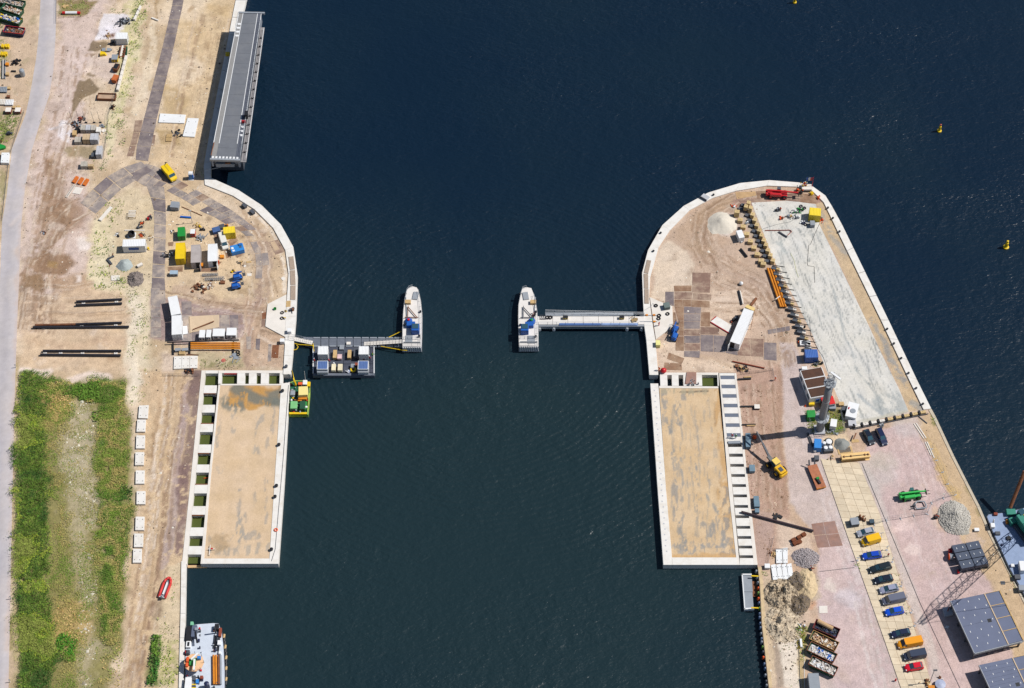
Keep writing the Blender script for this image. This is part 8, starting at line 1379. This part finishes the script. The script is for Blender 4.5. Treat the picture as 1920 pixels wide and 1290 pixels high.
scrap(V_(610,1220), 'brown planter with debris at the foot of the lamp mast', [M_RUST, M_WOOD], 1.1, 14, 117, size=.9, z=.35); scrap(V_(735,1195), 'white bags and sticks beside the lamp mast', [M_WHITE, M_RUST], 1.0, 12, 118, size=.7, z=.35); t = tag(MB().lathe([(1.2, 0), (1.2, .9), (.3, 1.1)], 16).build('round_tank', mat('lavender_grey', (176,182,206), .5)), 'lavender grey round tank at the bottom edge by the lamp mast', 'tank'); t.location = at(V_(750,1265)); cabinet(V_(655,1280), 'orange box at the bottom edge by the round tank', (1.4, .9, .7), M_ORANGE); scrap(V_(238,1208), 'red post with long shadow at the parking edge', [M_RED], .3, 4, 119, size=.5, z=.8, name='red_post', cat='post')
heap(S_(885,510), 2.8, 1.0, 'purple grey rubble pile above the sand mound', mat('purple_rubble', (150,138,138), .95, var=.3, scale=4), name='rubble_pile', rough=.15, seed=21, stones=700, smat=mat('purple_stones', (186,176,176), .9, var=.3, scale=3), ssize=.32, sx=1.1, sy=.95)
M_MND = mat('dug_sand', (206,186,158), .95, var=.25, scale=1.4, bump=1.0, grime=(112,98,82), grime_amt=.85, gth=(.5, .6), gs=.6); heap(S_(610,905), 4.8, 2.4, 'dug sand mound with dark wet hollows beside the pontoon', M_MND, name='sand_mound', rough=.7, seed=27, sx=.8, sy=.85, peak=.7, stones=500, smat=MATS['dug_sand'], ssize=.3); heap(S_(790,900), 4.6, 1.3, 'dark wet sand hollow between the two pale sand mounds', mat('wet_sand', (128,112,92), .95, var=.3, scale=1.4, bump=1.0, grime=(90,78,66), grime_amt=.7), name='sand_mound', rough=.7, seed=39, sx=.6, sy=1.3, peak=.6, stones=250, smat=M_DGRAV, ssize=.3); heap(S_(900,800), 2.6, 1.4, 'pale sand lobe at the right of the dug mound', mat('lobe_sand', (214,190,152), .95, var=.15, scale=2, bump=.6), name='sand_mound', rough=.35, seed=29, sx=.9, sy=1.7); heap(S_(620,1230), 4.0, 1.0, 'ragged pale spoil below the dug mound', mat('pale_spoil', (214,196,170), .95, var=.25, scale=1.5, bump=1.0, grime=(140,124,110), grime_amt=.7), name='spoil_heap', rough=.8, seed=33, sx=1.0, sy=1.3, stones=350, smat=MATS['dug_sand'], ssize=.3)
for i in range(2): slab(S_(556+i*70,408-i*12,622+i*64,398-i*8,630+i*56,560,560+i*78,562), ['left', 'right'][i]+' slab of the upper white pair beside the rubble', M_WHITE, .4, group='white slabs by the rubble')
for i in range(4): slab(S_(502+i*58,582-i*3,552+i*58,570-i*3,580+i*58,742-i*3,524+i*58,746-i*3), ORD[i]+' from the left of the four white slabs beside the sand mound', M_WHITE, .4, group='white slabs by the rubble')
scrap(S_(525,470), 'brown boards stacked left of the upper white slabs', [M_WOOD, M_RUST], 1.0, 12, 121, size=1.2, z=.2); beam(S_(535,405), S_(705,405), M_DGREY, 'thin dark bar across the upper white slabs', .12, .12, base=.4)
M_RBEAM = mat('rust_dark_beam', (120,64,32), .85, var=.3, scale=3)
for i, p in enumerate((S_(752,305), S_(812,275), S_(862,245), S_(770,342), S_(815,325))): q = (p[0]-2.8, p[1]+1.6); beam((p[0]-3.6, p[1]+1.2), (p[0]+3.6, p[1]-2.6), M_RBEAM, 'short rusty beam on sand, %s of the five by the rubble' % ORD[i], .9, .7, group='five short rusty beams')
pl_ = pipes((Q_(175,1052), Q_(968,1262)), .28, mat('dark_pile', (66,50,56), .6, var=.25), 'very long dark pile lying from the caisson to the rusty plates', z=.5, name='tubular_pile', cat='pile', n=12); scrap(Q_(575,1115), 'dark thin rods beside the long pile', [M_BLACK], .9, 8, 122, size=1.6, z=.15); scrap(S_(945,625), 'dark brown fitting below the purple rubble', [M_RB, M_BLACK], .8, 8, 123, size=.9, z=.3); slab(S_(1030,1032,1122,1030,1125,1110,1032,1112), 'square pale board lying on the paving above the skips', M_CONC, .1, dots=False, cat='board', name='board'); cabinet(S_(462,590), 'white pump at the corner of the right caisson', (1.2, 1.1, .9), M_WHITE, name='pump_unit', cat='pump'); fence([S_(530,290), S_(490,470), S_(470,580)], 'grey rail leading down to the white pump', M_GREY, 1., 2.5, False)
pn = thing('mooring_pontoon', 'small grey floating pontoon at the sheet piled quay', 'pontoon', (0, 0, 0)); zp = ZW+.7
for k in range(2): MB().prism(pw(S_(190+k*14,690+k*190,290+k*8,690+k*190,302+k*10,876+k*186,204+k*13,876+k*186), zp), ZW-.4, zp).build('deck_section', M_GREY, pn)
for q in (S_(180,680,190,680,220,1072,210,1072), S_(180,678,290,678,290,690,182,690), S_(212,1055,318,1050,318,1066,212,1070)): MB().prism(pw(q, zp+.25), ZW-.4, zp+.25).build('edge_fender', M_WHITE, pn)
rs = random.Random(8); cols = [mat('float_blue_grey', (110,130,160), .6), M_GREY, M_HIVIS, mat('float_white', (220,224,230), .6), mat('float_green', (120,160,70), .6), M_DGREY]
EDG = [(1421,1063),(1425,1096),(1429,1171),(1435,1226.5),(1442,1290)]; EW = [P(*p, 0) for p in EDG]
k = 0
for a, b in zip(EW[:-1], EW[1:]):
    n = max(1, int((b-a).length/1.25))
    for i in range(n):
        e = a.lerp(b, (i+.5)/n); m = rs.choice([0, 0, 3, 1, 5, 0, 2, 4])
        o = MB().lathe([(.15, -1.4), (.34, -1.2), (.38, -.4), (.18, -.1)], 9).build('hanging_float', cols[m]); o.location = (e.x-.35+rs.uniform(-.1, .1), e.y+rs.uniform(-.25, .25), 0); tag(o, 'hanging float, number %s down the sheet piled quay' % ('one two three four five six seven eight nine ten eleven twelve thirteen fourteen fifteen sixteen seventeen eighteen nineteen twenty twenty-one twenty-two twenty-three twenty-four twenty-five twenty-six twenty-seven twenty-eight twenty-nine thirty thirty-one thirty-two thirty-three thirty-four thirty-five'.split()[min(k, 34)]), 'float', 'coloured floats along the quay'); k += 1
slab(S_(290,760,350,760,352,930,302,930), 'rust brown timber stage between pontoon and quay', M_RUST, .12, dots=False, base=ZW+.3, cat='stage', name='timber_stage'); 
for i, y in enumerate((700, 1050)): beam(S_(285,y), S_(365,y+4), M_YELLOW, ['upper', 'lower'][i]+' yellow spar holding the grey pontoon', .3, .25, base=-.2, ish=False, name='fender_spar', cat='spar')
skp = [M_RB, M_WOOD, SKF]
skip(U_(905,545), U_(1180,660), mat('maroon_skip', (110,36,36), .6, var=.15), 'maroon skip with cardboard roll and dark pipes', M_BLACK, seed=11, palette=[M_BLACK, M_NAVYP, M_DGREY], lump=.6, group='skips on the lower paving')
skip(U_(868,672), U_(1165,812), M_DGRN, 'second skip with timber offcuts and boards', M_BROWNW, seed=12, palette=[M_BROWNW, M_CONC, M_RUST], rim=mat('tan_rim', (190,140,80), .7), group='skips on the lower paving'); skip(U_(842,802), U_(1145,948), M_DGRN, 'third skip with white plastic and blue bag', SKF, seed=13, palette=[M_PLASTIC, M_PLASTIC, M_CONC, M_BLUE], rim=mat('rust_rim', (150,84,50), .7), group='skips on the lower paving'); skip(U_(858,965), U_(1155,1100), M_DGRN, 'lowest skip with grey and white rubbish', SKF, seed=14, palette=[SKF, M_PLASTIC, M_CONC], rim=M_RB, group='skips on the lower paving')
q_ = spine(U_(960,530), U_(1095,600), 1.5); o = MB().cyl((-1.9, 0, 1.55), (1.9, 0, 1.55), .55, 12).build('cardboard_roll', mat('cardboard', (206,170,126), .8)); o.location = q_[0]; o.rotation_euler = (0, 0, q_[1]); tag(o, 'tan cardboard roll lying in the maroon skip', 'roll')
container(U_(890,1118), U_(915,1330), M_GREY, 'grey container roof at the bottom edge below the skips', w=2.4, h=2.4); beam(U_(745,720), U_(755,815), M_WHITE, 'white lamp box in the weeds left of the skips', .5, .7, ish=False, name='lamp_box', cat='box'); cable([U_(770,815), U_(785,960), U_(790,1290)], .06, M_WHITE, 'white pipe running down left of the skips', 'pipe', 'pipe'); cable([U_(690,560), U_(700,700), U_(725,900), U_(740,1290)], .06, M_DGREY, 'dark rail line along the weeds left of the skips', 'rail', 'rail'); scrap(U_(760,590), 'sticks and litter in the weeds above the white lamp box', [M_RUST, M_WHITE, M_DGREY], 1.4, 14, 125, size=.9, z=.25)
# ---- crane barge at the right edge
cbg = thing('crane_barge', 'blue grey crane barge with green crane at the right picture edge', 'barge', (0, 0, 0)); zb = .6
MB().prism(pw(AH_(105,475,125,450,300,430,484,385,900,300,1000,800,700,1500,520,1330,330,990,160,620), zb), ZW-1, zb-.1).build('hull', M_DGREY, cbg); MB().prism(pw(AH_(112,478,128,456,300,437,484,392,890,310,990,800,700,1480,525,1320,336,985,168,620), zb), zb-.1, zb).build('deck', mat('barge_blue_deck', (150,168,200), .7, var=.08, grime=(110,130,160), grime_amt=.4), cbg)
M_CRG = mat('crane_green', (50,140,120), .5, var=.08); wb(cbg, AH_(355,425), (2.2, 1.6, 1.0), zb, M_CRG, 'spud_housing'); a, b = P(*AH_(345,385), zb+1), P(*AH_(490,20), 9); MB().cyl(a, b, .45, 12).build('spud_pole', M_RUST, cbg)
e = P(*AH_(440,640), zb); dr = Vector((.42, -.9, 0)).normalized(); rz_ = math.atan2(dr.y, dr.x)
MB().bbox(e.x+.2, e.y-.4, zb, 8.6, 1.1, .9, .1, rz_).bbox(e.x+3.6, e.y+1.2, zb, 8.6, 1.1, .9, .1, rz_).build('crawler_track', M_DGREY, cbg); MB().bbox(e.x+2.0, e.y+.4, zb+1.0, 7.2, 3.4, 2.2, .15, rz_).build('crane_house', M_CRG, cbg); MB().bbox(e.x-1.6, e.y+2.6, zb, 1.4, 1.6, 1.6, .1, .4).build('green_locker', M_CRG, cbg); MB().box(e.x+2.0, e.y+.4, zb+3.2, 6.2, .2, .12, rz_).build('yellow_edge', M_YELLOW, cbg); MB().bbox(e.x+.4, e.y+3.8, zb+1.0, 1.6, 1.5, 2.4, .1, rz_).build('crane_cab', M_GLASS, cbg)
tip = P(1962, 1022, 30); ft = Vector((e.x+3.2, e.y+2.0, zb+2.5)); lb = MB(); d = (tip-ft).normalized(); sx_ = d.cross(Vector((0, 0, 1))).normalized(); sy_ = sx_.cross(d); n = 18
def cs(k, i):
    t_ = k/n; s_ = 1.05*min(1, .3+t_*5, .35+(1-t_)*4); c_ = ft.lerp(tip, t_); return c_+(sx_*(1 if i in (0, 3) else -1)+sy_*(1 if i < 2 else -1))*s_
for k in range(n):
    for i in range(4): lb.cyl(cs(k, i), cs(k+1, i), .1, 5); lb.cyl(cs(k, i), cs(k+1, (i+1) % 4), .05, 4); lb.cyl(cs(k, i), cs(k, (i+1) % 4), .05, 4)
lb.build('lattice_boom', M_CRG, cbg); MB().cyl(tip, tip-Vector((0, 0, 22)), .05, 5).build('hoist_rope', M_BLACK, cbg)
m_ = ft+Vector((1.2, -4, 5)); MB().bar(ft+Vector((.5, -1, .5)), m_, .3, .3).bar(m_, ft+Vector((1, -5, 0)), .25, .25).build('a_frame', M_CRG, cbg)
for i, (x, y, s, m) in enumerate(((170,560,(1.0,1.2,.9),M_WHITE), (200,445,(.9,.7,.6),M_RB), (315,520,(.5,1.0,.8),M_ORANGE), (220,640,(1.2,.9,.5),M_DGREY), (330,690,(1.0,1.0,.4),M_BLACK), (370,965,(.8,.8,.5),M_WHITE), (470,970,(1.4,2.6,1.6),M_WHITE), (420,1080,(1.4,1.2,.6),M_DGREY), (465,1190,(1.6,1.4,.8),M_GREY), (265,755,(.5,.5,.4),M_NAVYP))): wb(cbg, AH_(x, y), s, zb, m, 'deck_gear')
make_person('person', 'person in white on the corner of the right edge barge', AH_(168,545), .4, M_WHITE, M_NAVY, M_WHITE, zb)
for i, y in enumerate((340,430,560,680,800)): tyre(AH_(30+y*.42-150 if False else 30+(y-300)*.48, y), 'small tyre' , .3) if False else None
t = thing('drain_grate', 'dark square drain cover on the old quay with long bar', 'drain cover', at(T_(1615,715))); MB().box(0, 0, .02, 1.0, .9, .06).build('cover', M_DGREY, t); MB().bar((-.9, 0, .05), (1.6, .2, .05), .1, .06).build('bar', M_BLACK, t)
for i, (pa) in enumerate((([Q_(1050,480), (1587,1000), (1658,1200), (1689,1290)]), ([(1616,868), (1656,965), (1725,1130), (1800,1290)]))): cable(pa, .05, M_DGREY, ['dark drain channel along the left side of the slab strip', 'dark drain channel along the right side of the slab strip'][i], 'drain channel', 'drain_channel', .05)
cable([S_(1035,655), S_(1420,610)], .05, M_DGREY, 'thin dark joint line across the lower paving', 'drain channel', 'drain_channel', .04)
# ================================================================== VEGETATION AND SMALL STUFF
def leaf_mat(name):
    m = bpy.data.materials.new(name); m.use_nodes = True; n, L = nodes_of(m); bs = n['Principled BSDF']; at_ = n.new('ShaderNodeAttribute'); at_.attribute_name = 'Col'; L.new(at_.outputs['Color'], bs.inputs['Base Color']); bs.inputs['Roughness'].default_value = .8; bs.inputs['Specular IOR Level'].default_value = .2
    return m
M_LEAF = leaf_mat('foliage')
def scatter(name, label, cat, zones, seed):
    """zones: (polygon px, density per m2, height, leaf size, [colours], clump threshold); one leaf = one tilted quad"""
    rg = np.random.default_rng(seed); VV = []; CC = []
    for poly, dens, h, ls, cols_, thr in zones:
        q = pw(poly); xs = [p[0] for p in q]; ys = [p[1] for p in q]; area = (max(xs)-min(xs))*(max(ys)-min(ys)); n = int(area*dens)
        x = rg.uniform(min(xs), max(xs), n); y = rg.uniform(min(ys), max(ys), n); k = inside(x+rg.normal(0, .6, n)+(fbm(x, y, 4, seed, 3)-.5)*3.5, y+rg.normal(0, .6, n)+(fbm(x, y, 4, seed+50, 3)-.5)*6, q); nz = fbm(x, y, 2.0, seed+3, 4); k &= nz+rg.normal(0, .04, n) > thr
        x, y, nz = x[k], y[k], nz[k]; n = len(x)
        if not n: continue
        hh = h*np.clip(.35+1.9*(fbm(x, y, 1.6, seed+9, 4)-.25), .15, 1.6); z = hh*rg.uniform(.1, 1.0, n)**.6
        a = rg.uniform(0, 6.283, n); ti = rg.uniform(-.6, .6, n); s = ls*rg.uniform(.5, 1.4, n)
        ux, uy, uz = np.cos(a)*np.cos(ti), np.sin(a)*np.cos(ti), np.sin(ti); t2 = rg.uniform(-.5, .5, n); vx, vy, vz = -np.sin(a)*np.cos(t2), np.cos(a)*np.cos(t2), np.sin(t2)
        c = np.stack([x, y, z], 1); U = np.stack([ux, uy, uz], 1)*s[:, None]; W_ = np.stack([vx, vy, vz], 1)*(s*.5)[:, None]
        VV.append(np.stack([c-U, c-W_, c+U, c+W_], 1).reshape(-1, 3))
        pal = np.array([col(*cc) for cc in cols_]); sel = np.clip((fbm(x, y, 5.0, seed+21, 3)-.28)/.44*len(cols_)+rg.normal(0, .45, n), 0, len(cols_)-.01).astype(int); cl = pal[sel]*rg.uniform(.55, 1.5, n)[:, None]
        CC.append(np.repeat(cl, 4, 0))
    V = np.concatenate(VV); o = fast(name, V, np.arange(len(V)).reshape(-1, 4), M_LEAF, np.concatenate(CC)); tag(o, label, cat, kind='stuff'); return o
G1=(98,132,46); G2=(124,152,56); G3=(150,162,74); G4=(172,164,94); Y1=(194,174,104); Y2=(214,182,122); GD=(70,104,42); YG=(168,184,64)
field = [(38,704),(60,708),(110,716),(236,712),(244,800),(247,920),(240,1000),(234,1120),(228,1200),(200,1290),(190,1400),(22,1400),(28,1000)]
scatter('meadow_plants', 'tall green weeds and dry grass filling the field at lower left', 'weeds', [
  (AA_(165,240,260,250,380,480,360,900,400,1290)+AB_(330,0,330,700,400,1000,360,1290,500,1600,130,1600,120,900,95,0)+AA_(120,1290,130,900), 110, 1.1, .125, [GD, G1, (84,110,40), G2, GD, YG, G2, G3], .2),
  (AA_(260,250,620,330,1010,330,1010,460,800,500,600,480,380,480), 90, .7, .125, [G1, G2, Y1, G3, G1], .28), (AA_(800,480,1010,440,1040,800,1050,1000,1000,1290,790,1290,780,800), 100, .6, .12, [G1, G3, G2, G4, Y1, G2, G4], .3), (AB_(690,0,920,20,880,280,850,600,860,850,830,1000,720,960,680,700,660,300), 100, .6, .12, [G1, G3, G4, Y1, G1, G4, G2], .3),
  (AA_(380,480,600,480,560,700,480,1000,500,1290,400,1290,360,900), 60, .4, .11, [G4, Y1, G2, G3, G4], .33), (AB_(400,0,480,0,540,800,520,1290,500,1600,400,1600,420,1000,340,600), 50, .35, .11, [G4, Y1, G3, G4, G2], .37), (AB_(400,900,510,910,520,1110,400,1110), 24, .8, .22, [G1, G2, (80,140,40)], .25), (AB_(400,740,540,780,540,960,480,980,420,900), 12, .4, .2, [Y2, (206,164,100), Y1], .36), (AA_(350,440,560,440,560,580,360,590), 14, .4, .2, [Y2, (206,170,104), Y1], .36), (AB_(540,0,690,0,690,900,660,1290,540,1290), 40, .25, .11, [G4, G3, G2, Y1, G3], .44), (AA_(560,480,790,480,790,1290,500,1290), 30, .2, .11, [G4, G3, Y1, G2], .45), (AB_(710,980,860,960,840,1290,680,1290), 8, .3, .18, [Y1, G3, Y2], .42), (AA_(600,330,800,330,800,480,620,470), 20, .9, .26, [G1, (84,132,40), G2], .25), (AA_(740,570,800,570,800,650,740,650), 20, .7, .24, [G1, G2], .2), (AA_(980,1160,1070,1160,1060,1290,990,1290), 20, .7, .24, [GD, G1], .25)], 5)
scatter('dune_grass', 'scattered dune grass tufts on the pale sand strips of the left bank', 'grass', [
  (B_(60,0,230,0,240,200,60,900,-60,1290,-150,1290,-60,900,40,300), 10, .35, .17, [G2, G3, YG, G1], .53), (C_(1200,120,1420,60,1420,350,1220,600,1180,560), 10, .35, .17, [G2, G3, YG, G1], .5), (C_(1060,580,1220,600,1200,720,1080,740), 10, .35, .18, [G2, G1], .5), (C_(1240,960,1400,930,1420,1040,1260,1290,1150,1290), 8, .3, .17, [G2, G3], .52), (G_(1080,80,1290,60,1260,460,1180,640,1420,700,1420,820,1300,800,1060,880,1020,760,1050,500), 9, .35, .18, [G2, G3, YG, G1], .52), (G_(1000,800,1420,820,1650,900,1650,1290,1480,1290,1420,1000), 4, .25, .15, [G3, G2, G4], .56), (H_(0,0,240,0,230,1290,0,1290), 4, .25, .15, [G3, G2, (90,96,60)], .55), (AA_(980,0,1080,0,1080,480,1010,480,980,250), 5, .3, .16, [G2, G3], .54), (AA_(1030,480,1110,500,1090,900,1080,1290,1040,1290), 5, .3, .16, [G2, G3], .54), (X_(540,80,610,80,600,500,540,480), 6, .3, .15, [G2, G3], .52), (X_(420,620,600,640,590,830,420,820), 6, .25, .14, [(90,100,50), G3], .55), (H_(830,800,1290,800,1290,920,780,920), 7, .3, .16, [G3, G2, (110,110,60)], .52), (A_(1200,100,1540,100,1520,170,1300,170), 10, .35, .18, [G1, G2], .5), (D_(740,720,880,700,860,880,760,800), 6, .3, .16, [G3, G2], .52), (A_(640,0,1080,0,960,180,650,190), 10, .25, .16, [G3, G4, G2], .5), (A_(0,60,40,60,40,330,-60,330), 14, .4, .2, [G1, G2], .4), (C_(0,80,230,90,120,420,-60,420), 12, .4, .18, [G2, G3, G1], .48), (G_(1240,740,1420,720,1420,800,1240,800), 14, .4, .18, [G1, G2], .44), (A_(0,440,90,440,60,900,-60,900), 6, .3, .16, [G2, G3], .54)], 15)
scatter('bank_weeds', 'dense green weeds beside the quay above the moored barge', 'weeds', [(X_(345,780,425,780,415,1000,370,1290,280,1290,310,1050), 34, .9, .25, [G1, GD, (70,130,50), G2], .25), (X_(420,820,600,830,590,1290,400,1290), 9, .4, .18, [G2, YG, G3], .48), (X_(350,620,410,640,420,780,340,780), 8, .4, .18, [G2, G3], .48)], 25)
scatter('yard_weeds', 'weeds around the skips and the tower foot on the right bank', 'weeds', [(U_(690,560,820,590,810,800,720,850,690,760), 16, .7, .2, [G4, (150,130,50), G1, G2], .36), (U_(720,800,800,820,780,1000,730,960), 10, .5, .18, [G2, G4], .46), (U_(490,640,720,640,730,1290,520,1290), 3, .25, .14, [G2, (100,106,60)], .57), (N_(370,1000,520,930,620,900,760,900,760,1120,620,1150,420,1130), 18, .5, .18, [G3, (150,140,60), G2], .38), (R_(850,0,900,0,910,80,880,90), 14, .4, .16, [G2, G4], .4), (T_(1640,540,1700,620,1780,780,1740,780), 10, .4, .16, [G2, G3, Y1], .42), (T_(120,520,180,520,180,580,120,580), 16, .5, .18, [G1, G2], .3), (S_(400,650,480,660,460,720,400,720), 14, .5, .18, [G1, G2], .35), (N_(420,420,540,430,500,480,420,470), 14, .5, .18, [G2, G1], .35), (T_(520,620,600,620,600,780,540,780), 8, .4, .14, [(150,110,60), G4], .45), (T_(600,900,700,1000,700,1040,640,1040), 8, .35, .14, [(150,120,70), G4], .48)], 35)
# loose pebbles and litter on the bare ground, too small and many to count
def litter(name, label, cat, polys, seed):
    rg = np.random.default_rng(seed); VV = []; CC = []
    base = np.array([(0, 0, 1), (1, 0, 0), (0, 1, 0), (-1, 0, 0), (0, -1, 0)], float)
    for poly, dens, s0, pal_ in polys:
        q = pw(poly); xs = [p[0] for p in q]; ys = [p[1] for p in q]; n = int((max(xs)-min(xs))*(max(ys)-min(ys))*dens); x = rg.uniform(min(xs), max(xs), n); y = rg.uniform(min(ys), max(ys), n); k = inside(x, y, q) & (fbm(x, y, 3, seed, 4)+rg.normal(0, .08, n) > .5); x, y = x[k], y[k]; n = len(x)
        s = s0*rg.lognormal(0, .5, n); a = rg.uniform(0, 6.28, n); b = np.broadcast_to(base, (n, 5, 3)).copy(); b *= rg.uniform(.5, 1.3, (n, 5, 1)); bx = b[..., 0]*np.cos(a)[:, None]-b[..., 1]*np.sin(a)[:, None]; by = b[..., 0]*np.sin(a)[:, None]+b[..., 1]*np.cos(a)[:, None]
        V = np.stack([x[:, None]+bx*s[:, None], y[:, None]+by*s[:, None], b[..., 2]*s[:, None]*.8], 2); VV.append(V); pal = np.array([col(*c) for c in pal_]); CC.append(np.repeat(pal[rg.integers(0, len(pal), n)]*rg.uniform(.7, 1.2, n)[:, None], 5, 0).reshape(n, 5, 3))
    V = np.concatenate(VV); n = len(V); fc = np.array([(0, 1, 2), (0, 2, 3), (0, 3, 4), (0, 4, 1)]); Fq = (np.arange(n)[:, None, None]*5+fc).reshape(-1, 3); o = fast(name, V.reshape(-1, 3), Fq, M_LEAF, np.concatenate(CC).reshape(-1, 3)); tag(o, label, cat, kind='stuff')
PB = [(150,132,112), (196,180,158), (120,104,90), (236,228,214), (96,84,76)]
litter('loose_stones', 'loose pebbles and crumbs strewn over the bare sand of the left bank', 'pebbles', [(LEFT[2:14]+[(262,697),(240,540),(170,500),(110,560),(40,560),(46,350),(100,120),(106,0)], .9, .11, PB), ([(262,690),(376,700),(343,1050),(335,1290),(240,1290),(250,1000)], .9, .1, PB), (AA_(500,480,790,480,790,1290,500,1290)+[], 3, .12, [(214,206,184), (170,160,136), (230,222,204)]), (AB_(540,0,680,0,660,1290,540,1290), 3, .12, [(214,206,184), (170,160,136), (230,222,204)]), ([(0,60),(70,60),(50,200),(0,300)], .9, .1, PB)], 51)
litter('loose_stones', 'loose pebbles and crumbs strewn over the bare ground of the right bank', 'pebbles', [([(1225,480),(1262,430),(1330,372),(1440,350),(1425,440),(1490,590),(1490,690),(1385,698),(1240,698)], .9, .1, PB), ([(1383,700),(1465,690),(1470,860),(1482,960),(1440,1060),(1402,920)], 3.0, .12, [(150,118,96), (170,140,118), (214,190,166), (130,102,84)]), (U_(320,40,960,40,830,560,640,1290,400,1290,320,500), 2.5, .16, PB), ([(1712,790),(1748,775),(1833,952),(1915,1120),(1880,1180),(1800,1010)], .8, .09, PB)], 61)
